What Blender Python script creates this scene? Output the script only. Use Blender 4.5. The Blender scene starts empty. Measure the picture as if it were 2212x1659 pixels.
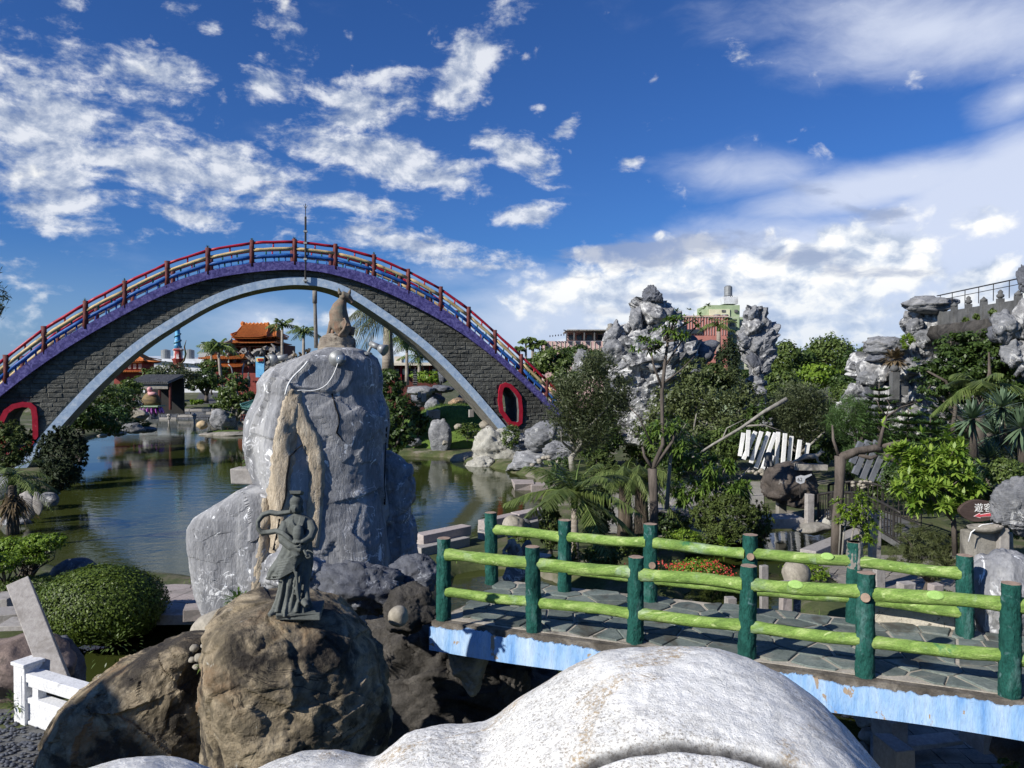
import bpy, bmesh, math, random
import numpy as np
from mathutils import Vector, Matrix
from mathutils.bvhtree import BVHTree
from mathutils import geometry as mgeo
R = math.radians
sc = bpy.context.scene
COL = sc.collection
RNG = np.random.default_rng(7)
random.seed(7)

# ------------------------------------------------------------------ camera
CAMZ = 6.2
PITCH = math.atan((829.5 - 800.0) / 1661.0)
cam = bpy.data.cameras.new('camera'); camo = bpy.data.objects.new('camera', cam); COL.objects.link(camo)
cam.sensor_width = 36.0; cam.lens = 36.0 * 1661.0 / 2212.0
cam.clip_start = 0.05; cam.clip_end = 9000
camo.location = (0, 0, CAMZ); camo.rotation_euler = (math.pi / 2 - PITCH, 0, 0)
sc.camera = camo

# ------------------------------------------------------------------ sun + world
SUNV = Vector((-1.37, -1.01, 1.04)).normalized()          # towards the sun
SUN_EL = math.asin(SUNV.z); SUN_AZ = math.atan2(SUNV.x, SUNV.y)
sun = bpy.data.lights.new('sun', 'SUN'); suno = bpy.data.objects.new('sun', sun); COL.objects.link(suno)
sun.energy = 5.0; sun.angle = R(0.5); sun.color = (1.0, 0.95, 0.87)
suno.rotation_euler = SUNV.to_track_quat('Z', 'Y').to_euler(); suno.location = (-30, -20, 40)
sc.view_settings.view_transform = 'Standard'; sc.view_settings.look = 'None'
sc.view_settings.exposure = 0.32; sc.view_settings.gamma = 1.0; sc.view_settings.use_curve_mapping = False
sc.cycles.use_denoising = True
sc.cycles.max_bounces = 6; sc.cycles.transparent_max_bounces = 8; sc.cycles.diffuse_bounces = 3; sc.cycles.glossy_bounces = 3
sc.cycles.caustics_reflective = False; sc.cycles.caustics_refractive = False

class NT:
    """small node-tree helper"""
    def __init__(s, nt): s.nt = nt; s.n = nt.nodes; s.l = nt.links
    def new(s, t, **kw):
        n = s.n.new(t)
        for k, v in kw.items():
            if k.startswith('i_'):
                key = k[2:]; key = int(key) if key.isdigit() else key.replace('_', ' ')
                s.put(n.inputs[key], v)
            else: setattr(n, k, v)
        return n
    def put(s, inp, v):
        if hasattr(v, 'is_output'): s.l.new(v, inp)
        elif isinstance(v, (tuple, list)) and inp.type == 'RGBA' and len(v) == 3: inp.default_value = (*v, 1)
        else: inp.default_value = v
    def math(s, op, a, b=None, c=None, clamp=False):
        n = s.n.new('ShaderNodeMath'); n.operation = op; n.use_clamp = clamp
        for i, v in enumerate((a, b, c)):
            if v is not None: s.put(n.inputs[i], v)
        return n.outputs[0]
    def vmath(s, op, a, b=None, out=0):
        n = s.n.new('ShaderNodeVectorMath'); n.operation = op
        s.put(n.inputs[0], a)
        if b is not None:
            s.put(n.inputs['Scale' if op == 'SCALE' else 1], b)
        return n.outputs[out]
    def noise(s, vec, scale, detail=4, rough=.55, dist=0, out='Fac'):
        n = s.n.new('ShaderNodeTexNoise'); s.put(n.inputs['Vector'], vec)
        n.inputs['Scale'].default_value = scale; n.inputs['Detail'].default_value = detail
        n.inputs['Roughness'].default_value = rough; n.inputs['Distortion'].default_value = dist
        return n.outputs[out]
    def ramp(s, f, stops, interp='LINEAR'):
        n = s.n.new('ShaderNodeValToRGB'); s.put(n.inputs[0], f); cr = n.color_ramp; cr.interpolation = interp
        while len(cr.elements) < len(stops): cr.elements.new(0.5)
        for e, (p, c) in zip(cr.elements, stops):
            e.position = p; e.color = (c, c, c, 1) if not isinstance(c, (tuple, list)) else (*c[:3], 1)
        return n.outputs[0]
    def smooth(s, v, lo, hi, a=0.0, b=1.0):
        n = s.n.new('ShaderNodeMapRange'); n.interpolation_type = 'SMOOTHSTEP'
        s.put(n.inputs[0], v); n.inputs[1].default_value = lo; n.inputs[2].default_value = hi
        n.inputs[3].default_value = a; n.inputs[4].default_value = b
        return n.outputs[0]
    def mix(s, f, a, b, typ='MIX'):
        n = s.n.new('ShaderNodeMixRGB'); n.blend_type = typ
        s.put(n.inputs[0], f); s.put(n.inputs[1], a); s.put(n.inputs[2], b)
        return n.outputs[0]

world = bpy.data.worlds.new('World'); sc.world = world; world.use_nodes = True
w = NT(world.node_tree); w.n.clear()
sky = w.new('ShaderNodeTexSky', sky_type='NISHITA', sun_disc=False)
sky.sun_elevation = SUN_EL; sky.sun_rotation = SUN_AZ
sky.altitude = 0; sky.air_density = 1.0; sky.dust_density = 0.6; sky.ozone_density = 2.5
SKY_STRENGTH = 0.078
tc = w.new('ShaderNodeTexCoord').outputs['Generated']
sep = w.new('ShaderNodeSeparateXYZ'); w.put(sep.inputs[0], tc)
az = w.math('ARCTAN2', sep.outputs[0], sep.outputs[1]); el = w.math('ARCSINE', sep.outputs[2])
cmb = w.new('ShaderNodeCombineXYZ'); w.put(cmb.inputs[0], az); w.put(cmb.inputs[1], el); AE = cmb.outputs[0]
def pxae(U, V):
    u = (U - 1106) / 1661.0; v = (800 - V) / 1661.0
    return math.atan(u), math.atan(v / math.sqrt(1 + u * u))
# direction flattened onto a cloud deck (clouds shrink towards the horizon)
zz = w.math('ADD', sep.outputs[2], 0.10)
dk = w.new('ShaderNodeCombineXYZ'); w.put(dk.inputs[0], w.math('DIVIDE', sep.outputs[0], zz)); w.put(dk.inputs[1], w.math('DIVIDE', sep.outputs[1], zz)); DECK = dk.outputs[0]
def blobs(lst):
    acc = None
    for (U, V, ru, rv, amp, rot) in lst:
        a0, e0 = pxae(U, V)
        m = w.new('ShaderNodeMapping', vector_type='TEXTURE'); w.put(m.inputs[0], AE)
        m.inputs['Location'].default_value = (a0, e0, 0); m.inputs['Rotation'].default_value = (0, 0, R(rot))
        m.inputs['Scale'].default_value = (ru / 1661.0, rv / 1661.0, 1)
        g = w.new('ShaderNodeTexGradient', gradient_type='SPHERICAL'); w.put(g.inputs[0], m.outputs[0])
        v = w.math('MULTIPLY', g.outputs[0], amp)
        acc = v if acc is None else w.math('MAXIMUM', acc, v)
    return acc
def warp(vec, sc_, amt):
    n = w.new('ShaderNodeTexNoise'); w.put(n.inputs['Vector'], vec); n.inputs['Scale'].default_value = sc_; n.inputs['Detail'].default_value = 3
    return w.vmath('ADD', vec, w.vmath('SCALE', w.vmath('SUBTRACT', n.outputs['Color'], (.5, .5, .5)), amt))
skyc = w.vmath('MULTIPLY', sky.outputs[0], (SKY_STRENGTH * .28, SKY_STRENGTH * .56, SKY_STRENGTH * 1.06))
# --- 1. thin high veils (right)
veil = blobs([(2000, 75, 520, 140, 1.0, -10), (2190, 215, 150, 70, .95, 10), (2190, 440, 520, 165, 2.3, 20), (1940, 400, 430, 80, 1.4, 6), (2060, 560, 420, 130, 1.6, 0), (1640, 385, 330, 80, .75, -6), (1450, 360, 260, 40, .35, 10),
              (560, 690, 210, 70, .8, 4), (960, 600, 330, 60, .6, -4), (1300, 720, 520, 190, 1.7, 0), (1750, 640, 620, 230, 1.9, 3)])
vn = w.noise(w.vmath('MULTIPLY', warp(AE, 4, .12), (1.0, 2.6, 1)), 5.0, 6, .6)
veilD = w.smooth(w.math('ADD', veil, w.math('MULTIPLY', w.math('SUBTRACT', vn, .5), 1.3)), .12, 1.15)
# --- 2. altocumulus / small cumulus field (left and centre)
field = blobs([(60, 300, 450, 320, 1.05, 0), (300, 150, 330, 80, .95, 0), (400, 370, 560, 110, 1.15, -6), (620, 50, 90, 130, .95, 0), (570, 180, 110, 90, 1.1, -20), (790, 220, 200, 100, 1.15, 15),
               (820, 345, 380, 95, 1.2, -10), (1010, 165, 175, 110, 1.2, 60), (1080, 50, 170, 60, .85, 28), (1120, 335, 190, 80, 1.0, -20), (1130, 470, 150, 46, 1.1, 12), (770, 440, 250, 46, 1.05, -6),
               (420, 470, 220, 50, .85, -8), (60, 450, 240, 60, .9, 0), (850, 520, 340, 60, 1.1, -10), (1030, 570, 220, 50, .95, 0), (1225, 275, 85, 42, .85, 35), (1365, 352, 75, 32, .85, 20), (1600, 130, 80, 55, .72, -25),
               (60, 20, 140, 60, .25, 0), (170, 12, 90, 40, .7, 0), (380, 20, 60, 70, .6, -40), (465, 65, 40, 30, .7, 0), (760, 90, 32, 45, .75, 0), (690, 120, 60, 60, .55, 0), (1170, 240, 40, 40, .7, 0), (100, 620, 120, 26, .55, 0)])
DW = warp(DECK, 2.2, .25)
fn = w.noise(DW, 2.4, 8, .58)
AEW = warp(AE, 9, .035)
fn2 = w.noise(w.vmath('MULTIPLY', AEW, (1, 1.5, 1)), 16, 9, .64)
fmix = w.math('ADD', w.math('ADD', w.math('MULTIPLY', fn, .25), w.math('MULTIPLY', fn2, .52)), w.math('MULTIPLY', w.noise(w.vmath('MULTIPLY', AEW, (1, 3.6, 1)), 20, 5, .6), .23))
fieldR = w.math('ADD', w.math('MULTIPLY', field, .70), w.math('MULTIPLY', w.math('SUBTRACT', fmix, .5), 2.5))
fieldD = w.smooth(fieldR, .27, .66)
fn2u = w.noise(w.vmath('ADD', w.vmath('MULTIPLY', AEW, (1, 1.5, 1)), (.009, -.016, 0)), 16, 6, .64)   # lit side minus shaded side
# --- 3. towering cumulus low over the horizon (right)
low = blobs([(1230, 640, 250, 90, 1.25, 0), (1480, 640, 420, 150, 1.6, 0), (1800, 590, 330, 150, 1.75, 10), (1900, 540, 170, 70, 1.2, 0), (2130, 610, 110, 75, 1.35, 10), (1960, 660, 240, 60, 1.1, 0),
             (1420, 512, 90, 30, .9, 0), (1700, 500, 90, 30, .8, 0), (1560, 700, 520, 90, 1.4, 0), (650, 690, 170, 36, .9, 6), (900, 735, 260, 50, 1.0, 0), (-900, 640, 700, 140, 1.2, 0), (3400, 600, 800, 200, 1.3, 0)])
ln = w.noise(w.vmath('MULTIPLY', warp(AE, 14, .03), (1, 1.35, 1)), 15, 8, .56)
lnu = w.noise(w.vmath('ADD', w.vmath('MULTIPLY', warp(AE, 14, .03), (1, 1.35, 1)), (.010, -.020, 0)), 15, 6, .56)
lowD = w.smooth(w.math('ADD', w.math('MULTIPLY', low, .75), w.math('MULTIPLY', w.math('SUBTRACT', ln, .5), 2.0)), .26, .62)
# grey flat undersides
grey = blobs([(1400, 545, 330, 55, 1.4, 3), (1700, 560, 260, 40, 1.0, -6), (1950, 590, 150, 26, .9, 0), (1500, 640, 320, 26, .9, 0), (1900, 468, 140, 40, .75, -12), (1780, 420, 160, 40, .6, -15), (1350, 675, 200, 22, .8, 0), (1250, 600, 120, 20, .7, 0)])
gn = w.noise(w.vmath('MULTIPLY', warp(AE, 10, .05), (1, 3.2, 1)), 9, 7, .6)
greyD = w.smooth(w.math('ADD', grey, w.math('MULTIPLY', w.math('SUBTRACT', gn, .5), 2.4)), .35, .95)
# --- composition
c1 = w.mix(w.math('MULTIPLY', veilD, .85), skyc, (.60, .65, .77))
fl = w.math('MULTIPLY_ADD', w.math('SUBTRACT', fn2, fn2u), 3.4, .60)
flc = w.ramp(fl, [(.10, (.22, .28, .42)), (.55, (.42, .47, .57)), (.98, (.72, .74, .78))])
c2 = w.mix(w.math('MULTIPLY', fieldD, .86), c1, flc)
ll = w.math('MULTIPLY_ADD', w.math('SUBTRACT', ln, lnu), 4.0, .62)
llc = w.ramp(ll, [(.1, (.38, .45, .58)), (.55, (.66, .70, .76)), (.9, (.90, .89, .85))])
c3 = w.mix(w.math('MULTIPLY', lowD, .93), c2, llc)
c4 = w.mix(w.math('MULTIPLY', greyD, .72), c3, (.25, .31, .46))
# pale band right at the horizon
hz = w.smooth(el, .0, .16, .45, 0)
c5 = w.mix(hz, c4, (.30, .42, .62))
bg = w.new('ShaderNodeBackground'); w.put(bg.inputs[0], c5); bg.inputs[1].default_value = 1.0
wo = w.new('ShaderNodeOutputWorld'); w.l.new(bg.outputs[0], wo.inputs[0])
world.cycles.sampling_method = 'MANUAL'; world.cycles.sample_map_resolution = 512

# ------------------------------------------------------------------ pixel <-> world (reference grid 2212 x 1659)
_F = Vector((0, math.cos(PITCH), -math.sin(PITCH))); _U = Vector((0, math.sin(PITCH), math.cos(PITCH)))
def ray(U, V): return Vector(((U - 1106) / 1661.0, 0, 0)) + _U * (-(V - 829.5) / 1661.0) + _F
def W(U, V, d):
    r = ray(U, V); return Vector((0, 0, CAMZ)) + r * (d / r.y)
def G(U, V, z=0.4):
    r = ray(U, V); return Vector((0, 0, CAMZ)) + r * ((z - CAMZ) / r.z)
def S(d): return d / 1661.0
GZ = 0.40      # garden ground level, water is z = 0

# ------------------------------------------------------------------ numpy noise
def _h(ix, iy, iz, s=0):
    n = (ix.astype(np.int64) * 374761393 + iy.astype(np.int64) * 668265263 + iz.astype(np.int64) * 2147483647 + s * 1013904223) & 0xffffffff
    n = ((n ^ (n >> 13)) * 1274126177) & 0xffffffff; n = n ^ (n >> 16)
    return (n & 0xffff) / 65535.0
def vnoise(P, s=0):
    i = np.floor(P); f = P - i; f = f * f * (3 - 2 * f); i = i.astype(np.int64); x, y, z = i[:, 0], i[:, 1], i[:, 2]; r = 0
    for a in (0, 1):
        for b in (0, 1):
            for c in (0, 1):
                wt = (f[:, 0] if a else 1 - f[:, 0]) * (f[:, 1] if b else 1 - f[:, 1]) * (f[:, 2] if c else 1 - f[:, 2])
                r = r + wt * _h(x + a, y + b, z + c, s)
    return r * 2 - 1
def fbm(P, sc_=1., o=4, s=0, g=.5):
    r = 0; a = 1.; t = 0
    for k in range(o):
        r = r + a * vnoise(P * sc_ + 17.3 * k, s + k); t += a; a *= g; sc_ *= 2.03
    return r / t
def ridged(P, sc_=1., o=4, s=0):
    r = 0; a = 1.; t = 0
    for k in range(o):
        r = r + a * (1 - 2 * np.abs(vnoise(P * sc_ + 9.1 * k, s + k))); t += a; a *= .5; sc_ *= 2.1
    return r / t
def facet(P, sc_=1., s=0):
    """cell noise with one random tilted plane per cell: broken, flat-sided rock"""
    Q = P * sc_; i = np.floor(Q).astype(np.int64); best = np.full(len(P), 9.); val = np.zeros(len(P))
    for a in (-1, 0, 1):
        for b in (-1, 0, 1):
            for c in (-1, 0, 1):
                jx, jy, jz = i[:, 0] + a, i[:, 1] + b, i[:, 2] + c
                ox = jx + _h(jx, jy, jz, s); oy = jy + _h(jx, jy, jz, s + 1); oz = jz + _h(jx, jy, jz, s + 2)
                dx, dy, dz = Q[:, 0] - ox, Q[:, 1] - oy, Q[:, 2] - oz; dd = dx * dx + dy * dy + dz * dz
                v = (_h(jx, jy, jz, s + 3) - .5) + (_h(jx, jy, jz, s + 4) - .5) * dx + (_h(jx, jy, jz, s + 5) - .5) * dy + (_h(jx, jy, jz, s + 6) - .5) * dz * 1.5
                m = dd < best; best = np.where(m, dd, best); val = np.where(m, v, val)
    return val

# ------------------------------------------------------------------ object helpers
def tag(o, label=None, cat=None, group=None, kind=None):
    if label: o['label'] = label
    if cat: o['category'] = cat
    if group: o['group'] = group
    if kind: o['kind'] = kind
    return o
def wm(o):
    m = o.matrix_parent_inverse @ o.matrix_basis if o.parent is not None else o.matrix_basis
    return wm(o.parent) @ m if o.parent is not None else m.copy()
def link(o, parent=None):
    COL.objects.link(o)
    if parent is not None:
        o.parent = parent; o.matrix_parent_inverse = wm(parent).inverted()
    return o
def empty(name, loc=(0, 0, 0), label=None, cat=None, group=None, kind=None, parent=None):
    o = bpy.data.objects.new(name, None); o.location = loc; o.empty_display_size = .2; COL.objects.link(o)
    if parent is not None: o.parent = parent; o.matrix_parent_inverse = wm(parent).inverted()
    return tag(o, label, cat, group, kind)
def npmesh(name, V, F, mat=None, smooth=False):
    me = bpy.data.meshes.new(name); V = np.asarray(V, dtype=np.float32); F = np.asarray(F, dtype=np.int32); k = F.shape[1]
    me.vertices.add(len(V)); me.vertices.foreach_set('co', V.ravel())
    me.loops.add(F.size); me.loops.foreach_set('vertex_index', F.ravel())
    me.polygons.add(len(F)); me.polygons.foreach_set('loop_start', np.arange(0, F.size, k, dtype=np.int32))
    me.update(calc_edges=True)
    if smooth: me.polygons.foreach_set('use_smooth', np.ones(len(F), dtype=bool))
    if mat: me.materials.append(mat)
    return me
def npobj(name, V, F, mat, parent=None, smooth=False):
    return link(bpy.data.objects.new(name, npmesh(name, V, F, mat, smooth)), parent)
class MB:
    def __init__(s): s.V = []; s.F = []
    def add(s, vs, fs):
        b = len(s.V); s.V += [tuple(v) for v in vs]; s.F += [tuple(b + i for i in f) for f in fs]; return s
    def box(s, c, size, rz=0, M=None, taper=1.0, jit=0):
        hx, hy, hz = size[0] / 2, size[1] / 2, size[2] / 2; vs = []
        for z in (-1, 1):
            t = taper if z > 0 else 1
            for x, y in ((-1, -1), (1, -1), (1, 1), (-1, 1)):
                v = Vector((x * hx * t, y * hy * t, z * hz))
                if jit: v += Vector([random.uniform(-jit, jit) for _ in range(3)])
                if M is not None: v = M @ v
                elif rz: v = Matrix.Rotation(rz, 3, 'Z') @ v
                vs.append(v + Vector(c))
        return s.add(vs, [(3, 2, 1, 0), (4, 5, 6, 7), (0, 1, 5, 4), (1, 2, 6, 5), (2, 3, 7, 6), (3, 0, 4, 7)])
    def tube(s, pts, rad, n=8, flat=1.0, rough=0, seed=0):
        pts = [Vector(p) for p in pts]; m = len(pts)
        if not hasattr(rad, '__len__'): rad = [rad] * m
        rs = random.Random(seed); up = Vector((0, 0, 1)); vs = []; X = None
        for i, p in enumerate(pts):
            t = (pts[min(i + 1, m - 1)] - pts[max(i - 1, 0)]).normalized()
            if X is None: X = t.cross(up if abs(t.z) < .9 else Vector((1, 0, 0))).normalized()
            else: X = (X - t * X.dot(t)).normalized()
            Y = t.cross(X)
            for k in range(n):
                a = 2 * math.pi * k / n; r = rad[i] * (1 + rough * rs.uniform(-1, 1))
                vs.append(p + X * math.cos(a) * r + Y * math.sin(a) * r * flat)
        fs = [(i * n + k, i * n + (k + 1) % n, (i + 1) * n + (k + 1) % n, (i + 1) * n + k) for i in range(m - 1) for k in range(n)]
        fs += [tuple(range(n - 1, -1, -1)), tuple((m - 1) * n + k for k in range(n))]
        return s.add(vs, fs)
    def lathe(s, prof, c=(0, 0, 0), n=16, sx=1, sy=1):
        vs = []; m = len(prof)
        for r, z in prof:
            for k in range(n):
                a = 2 * math.pi * k / n; vs.append((c[0] + r * sx * math.cos(a), c[1] + r * sy * math.sin(a), c[2] + z))
        fs = [(i * n + k, i * n + (k + 1) % n, (i + 1) * n + (k + 1) % n, (i + 1) * n + k) for i in range(m - 1) for k in range(n)]
        fs += [tuple(range(n - 1, -1, -1)), tuple((m - 1) * n + k for k in range(n))]
        return s.add(vs, fs)
    def prism(s, poly, z0, z1, M=None):
        n = len(poly); vs = [Vector((p[0], p[1], z0)) for p in poly] + [Vector((p[0], p[1], z1)) for p in poly]
        if M is not None: vs = [M @ v for v in vs]
        return s.add(vs, [tuple(range(n - 1, -1, -1)), tuple(range(n, 2 * n))] + [(i, (i + 1) % n, n + (i + 1) % n, n + i) for i in range(n)])
    def band(s, rings, close=False):
        """rings: list of equal-length point lists, skinned; end caps"""
        m = len(rings); n = len(rings[0]); vs = [v for r in rings for v in r]
        fs = [(i * n + k, i * n + (k + 1) % n, (i + 1) * n + (k + 1) % n, (i + 1) * n + k) for i in range(m - 1) for k in range(n)]
        fs += [tuple(range(n - 1, -1, -1)), tuple((m - 1) * n + k for k in range(n))]
        return s.add(vs, fs)
    def mesh(s, name, mat, smooth=False):
        me = bpy.data.meshes.new(name); me.from_pydata(s.V, [], s.F)
        if mat: me.materials.append(mat)
        bm = bmesh.new(); bm.from_mesh(me); bmesh.ops.recalc_face_normals(bm, faces=bm.faces); bm.to_mesh(me); bm.free()
        if smooth: me.polygons.foreach_set('use_smooth', [True] * len(me.polygons))
        me.update(); return me
    def build(s, name, mat, parent=None, smooth=False, bevel=0):
        o = link(bpy.data.objects.new(name, s.mesh(name, mat, smooth)), parent)
        if bevel:
            b = o.modifiers.new('bevel', 'BEVEL'); b.width = bevel; b.segments = 2; b.limit_method = 'ANGLE'; b.angle_limit = R(40)
        return o
def thing(name, mb, mat, label, cat, group=None, smooth=False, bevel=0):
    return tag(mb.build(name, mat, None, smooth, bevel), label, cat, group)
def add_noise(o, amp, scale, seed=0, kind='fbm'):
    me = o.data; n = len(me.vertices); P = np.empty(n * 3, dtype=np.float32); me.vertices.foreach_get('co', P); P = P.reshape(-1, 3).astype(float)
    N = np.empty(n * 3, dtype=np.float32); me.vertices.foreach_get('normal', N); N = N.reshape(-1, 3)
    f = {'fbm': fbm, 'ridged': ridged}[kind](P, scale, 4, seed)
    P = P + N * (f * amp)[:, None]; me.vertices.foreach_set('co', P.astype(np.float32).ravel()); me.update()
def copy_tree(o, parent=None):
    c = o.copy(); COL.objects.link(c)
    if parent is not None: c.parent = parent
    for ch in list(o.children): copy_tree(ch, c)
    return c

# ------------------------------------------------------------------ materials
MATS = {}
def mat(name, stops, scale=3., rough=.8, bump=.3, bscale=None, detail=6, spec=.3, stretch=(1, 1, 1), extra=None, dist=.3, rand=0., bdist=.02, metal=0., coat=0., grain=.3):
    m = bpy.data.materials.new(name); m.use_nodes = True; t = NT(m.node_tree); b = t.n['Principled BSDF']
    tcn = t.new('ShaderNodeTexCoord').outputs['Object']
    vec = t.vmath('MULTIPLY', tcn, stretch) if stretch != (1, 1, 1) else tcn
    if not isinstance(stops[0], tuple) or len(stops[0]) == 3: stops = [(0.3, stops[0]), (.7, stops[1] if len(stops) > 1 else stops[0])] if isinstance(stops, list) else [(0, stops), (1, stops)]
    f = t.noise(vec, scale, detail, .6, dist)
    col = t.ramp(f, stops)
    if grain: col = t.mix(1.0, col, t.ramp(t.noise(vec, scale * 11, 5, .7), [(.3, 1 - grain), (.5, 1.0), (.72, 1 + grain * .6)]), 'MULTIPLY')
    if rand:
        oi = t.new('ShaderNodeObjectInfo').outputs['Random']
        hv = t.new('ShaderNodeHueSaturation'); t.put(hv.inputs['Color'], col); t.put(hv.inputs['Value'], t.math('MULTIPLY_ADD', oi, 2 * rand, 1 - rand)); col = hv.outputs[0]
    if extra: col = extra(t, vec, tcn, col)
    t.put(b.inputs['Base Color'], col)
    b.inputs['Roughness'].default_value = rough; b.inputs['Specular IOR Level'].default_value = spec; b.inputs['Metallic'].default_value = metal
    if coat: b.inputs['Coat Weight'].default_value = coat
    if bump:
        bf = t.math('MULTIPLY_ADD', t.noise(vec, (bscale or scale * 4) * 4.5, 5, .7), .35, t.noise(vec, bscale or scale * 4, 7, .65, .2))
        bn = t.new('ShaderNodeBump'); bn.inputs['Strength'].default_value = bump; bn.inputs['Distance'].default_value = bdist; t.put(bn.inputs['Height'], bf)
        t.l.new(bn.outputs[0], b.inputs['Normal'])
    MATS[name] = m; return m
def patches(color, scale, lo, hi, stretch=(1, 1, 1), detail=5, amt=1.0, dist=.6, off=(0, 0, 0)):
    def f(t, vec, tcn, col):
        v = t.vmath('ADD', t.vmath('MULTIPLY', tcn, stretch), off); n = t.noise(v, scale, detail, .62, dist)
        return t.mix(t.smooth(n, lo, hi, 0, amt), col, color)
    return f
def chain(*fs):
    def f(t, vec, tcn, col):
        for g in fs: col = g(t, vec, tcn, col)
        return col
    return f
def veins(color, scale, width, stretch=(1, 1, 1), dist=1.2, amt=.9, off=(0, 0, 0), maskscale=None):
    """thin lines where a noise crosses its middle"""
    def f(t, vec, tcn, col):
        v = t.vmath('ADD', t.vmath('MULTIPLY', tcn, stretch), off); n = t.noise(v, scale, 5, .6, dist)
        a = t.math('ABSOLUTE', t.math('SUBTRACT', n, .5)); k = t.smooth(a, 0, width, amt, 0)
        if maskscale:
            k = t.math('MULTIPLY', k, t.smooth(t.noise(v, maskscale, 4, .7), .48, .62))
        return t.mix(k, col, color)
    return f
def leafmat(name, c1, c2, rough=.45, trans=.25, dark=.55):
    m = bpy.data.materials.new(name); m.use_nodes = True; t = NT(m.node_tree); b = t.n['Principled BSDF']
    g = t.new('ShaderNodeNewGeometry').outputs['Random Per Island']
    oc = t.new('ShaderNodeTexCoord').outputs['Object']
    f = t.math('ADD', t.math('MULTIPLY', g, .65), t.math('MULTIPLY', t.noise(oc, 1.3, 3), .5))
    col = t.ramp(f, [(.15, c1), (.85, c2)])
    t.put(b.inputs['Base Color'], col); b.inputs['Roughness'].default_value = rough; b.inputs['Specular IOR Level'].default_value = .35
    tr = t.new('ShaderNodeBsdfTranslucent'); t.put(tr.inputs[0], t.mix(.5, col, (c2[0] * 1.3, c2[1] * 1.5, c2[2] * .6)))
    mx = t.new('ShaderNodeMixShader'); mx.inputs[0].default_value = trans
    t.l.new(b.outputs[0], mx.inputs[1]); t.l.new(tr.outputs[0], mx.inputs[2])
    t.l.new(mx.outputs[0], t.n['Material Output'].inputs[0]); MATS[name] = m; return m

LEAF = {
 'mid': leafmat('leaf_mid_green', (.038, .064, .017), (.125, .175, .042)),
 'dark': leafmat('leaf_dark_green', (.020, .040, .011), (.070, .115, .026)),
 'bright': leafmat('leaf_bright_green', (.10, .19, .022), (.26, .36, .06), trans=.3),
 'lime': leafmat('leaf_lime', (.08, .15, .015), (.19, .28, .03)),
 'olive': leafmat('leaf_olive', (.044, .062, .022), (.135, .165, .060)),
 'grey': leafmat('leaf_grey_green', (.045, .062, .030), (.115, .135, .065)),
 'juniper': leafmat('leaf_juniper', (.028, .048, .010), (.085, .115, .022), rough=.7, trans=.1),
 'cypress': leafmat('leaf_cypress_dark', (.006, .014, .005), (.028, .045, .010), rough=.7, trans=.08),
 'pine': leafmat('leaf_pine', (.035, .050, .015), (.095, .11, .035), rough=.6, trans=.1),
 'arau': leafmat('leaf_araucaria', (.028, .062, .018), (.085, .15, .04), rough=.6, trans=.1),
 'palm': leafmat('leaf_palm', (.040, .070, .015), (.15, .19, .055), trans=.2),
 'palmgrey': leafmat('leaf_palm_grey', (.06, .075, .045), (.16, .17, .11), trans=.15),
 'yucca': leafmat('leaf_yucca', (.040, .075, .040), (.13, .19, .11), rough=.35, trans=.05),
 'dry': leafmat('leaf_dry', (.09, .065, .035), (.20, .15, .09), trans=.1),
 'plum': leafmat('leaf_plumeria', (.050, .095, .018), (.15, .23, .045), rough=.35, trans=.25),
 'grass': leafmat('grass_blades', (.055, .11, .016), (.16, .25, .04), rough=.6),
 'red': leafmat('flower_red', (.28, .02, .018), (.50, .07, .045), trans=.1),
 'box': leafmat('leaf_clipped', (.030, .055, .008), (.11, .16, .018), rough=.5, trans=.12),
}
bark = mat('bark', [(.3, (.055, .046, .038)), (.7, (.15, .125, .105))], 6, .9, .8, 14, stretch=(1, 1, .25))
barkgrey = mat('bark_grey', [(.3, (.16, .15, .13)), (.7, (.33, .31, .27))], 6, .9, .6, 14, stretch=(1, 1, .3))
palmbark = mat('bark_palm', [(.3, (.20, .17, .14)), (.7, (.36, .32, .27))], 4, .85, .5, 10, stretch=(.4, .4, 3))
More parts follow.
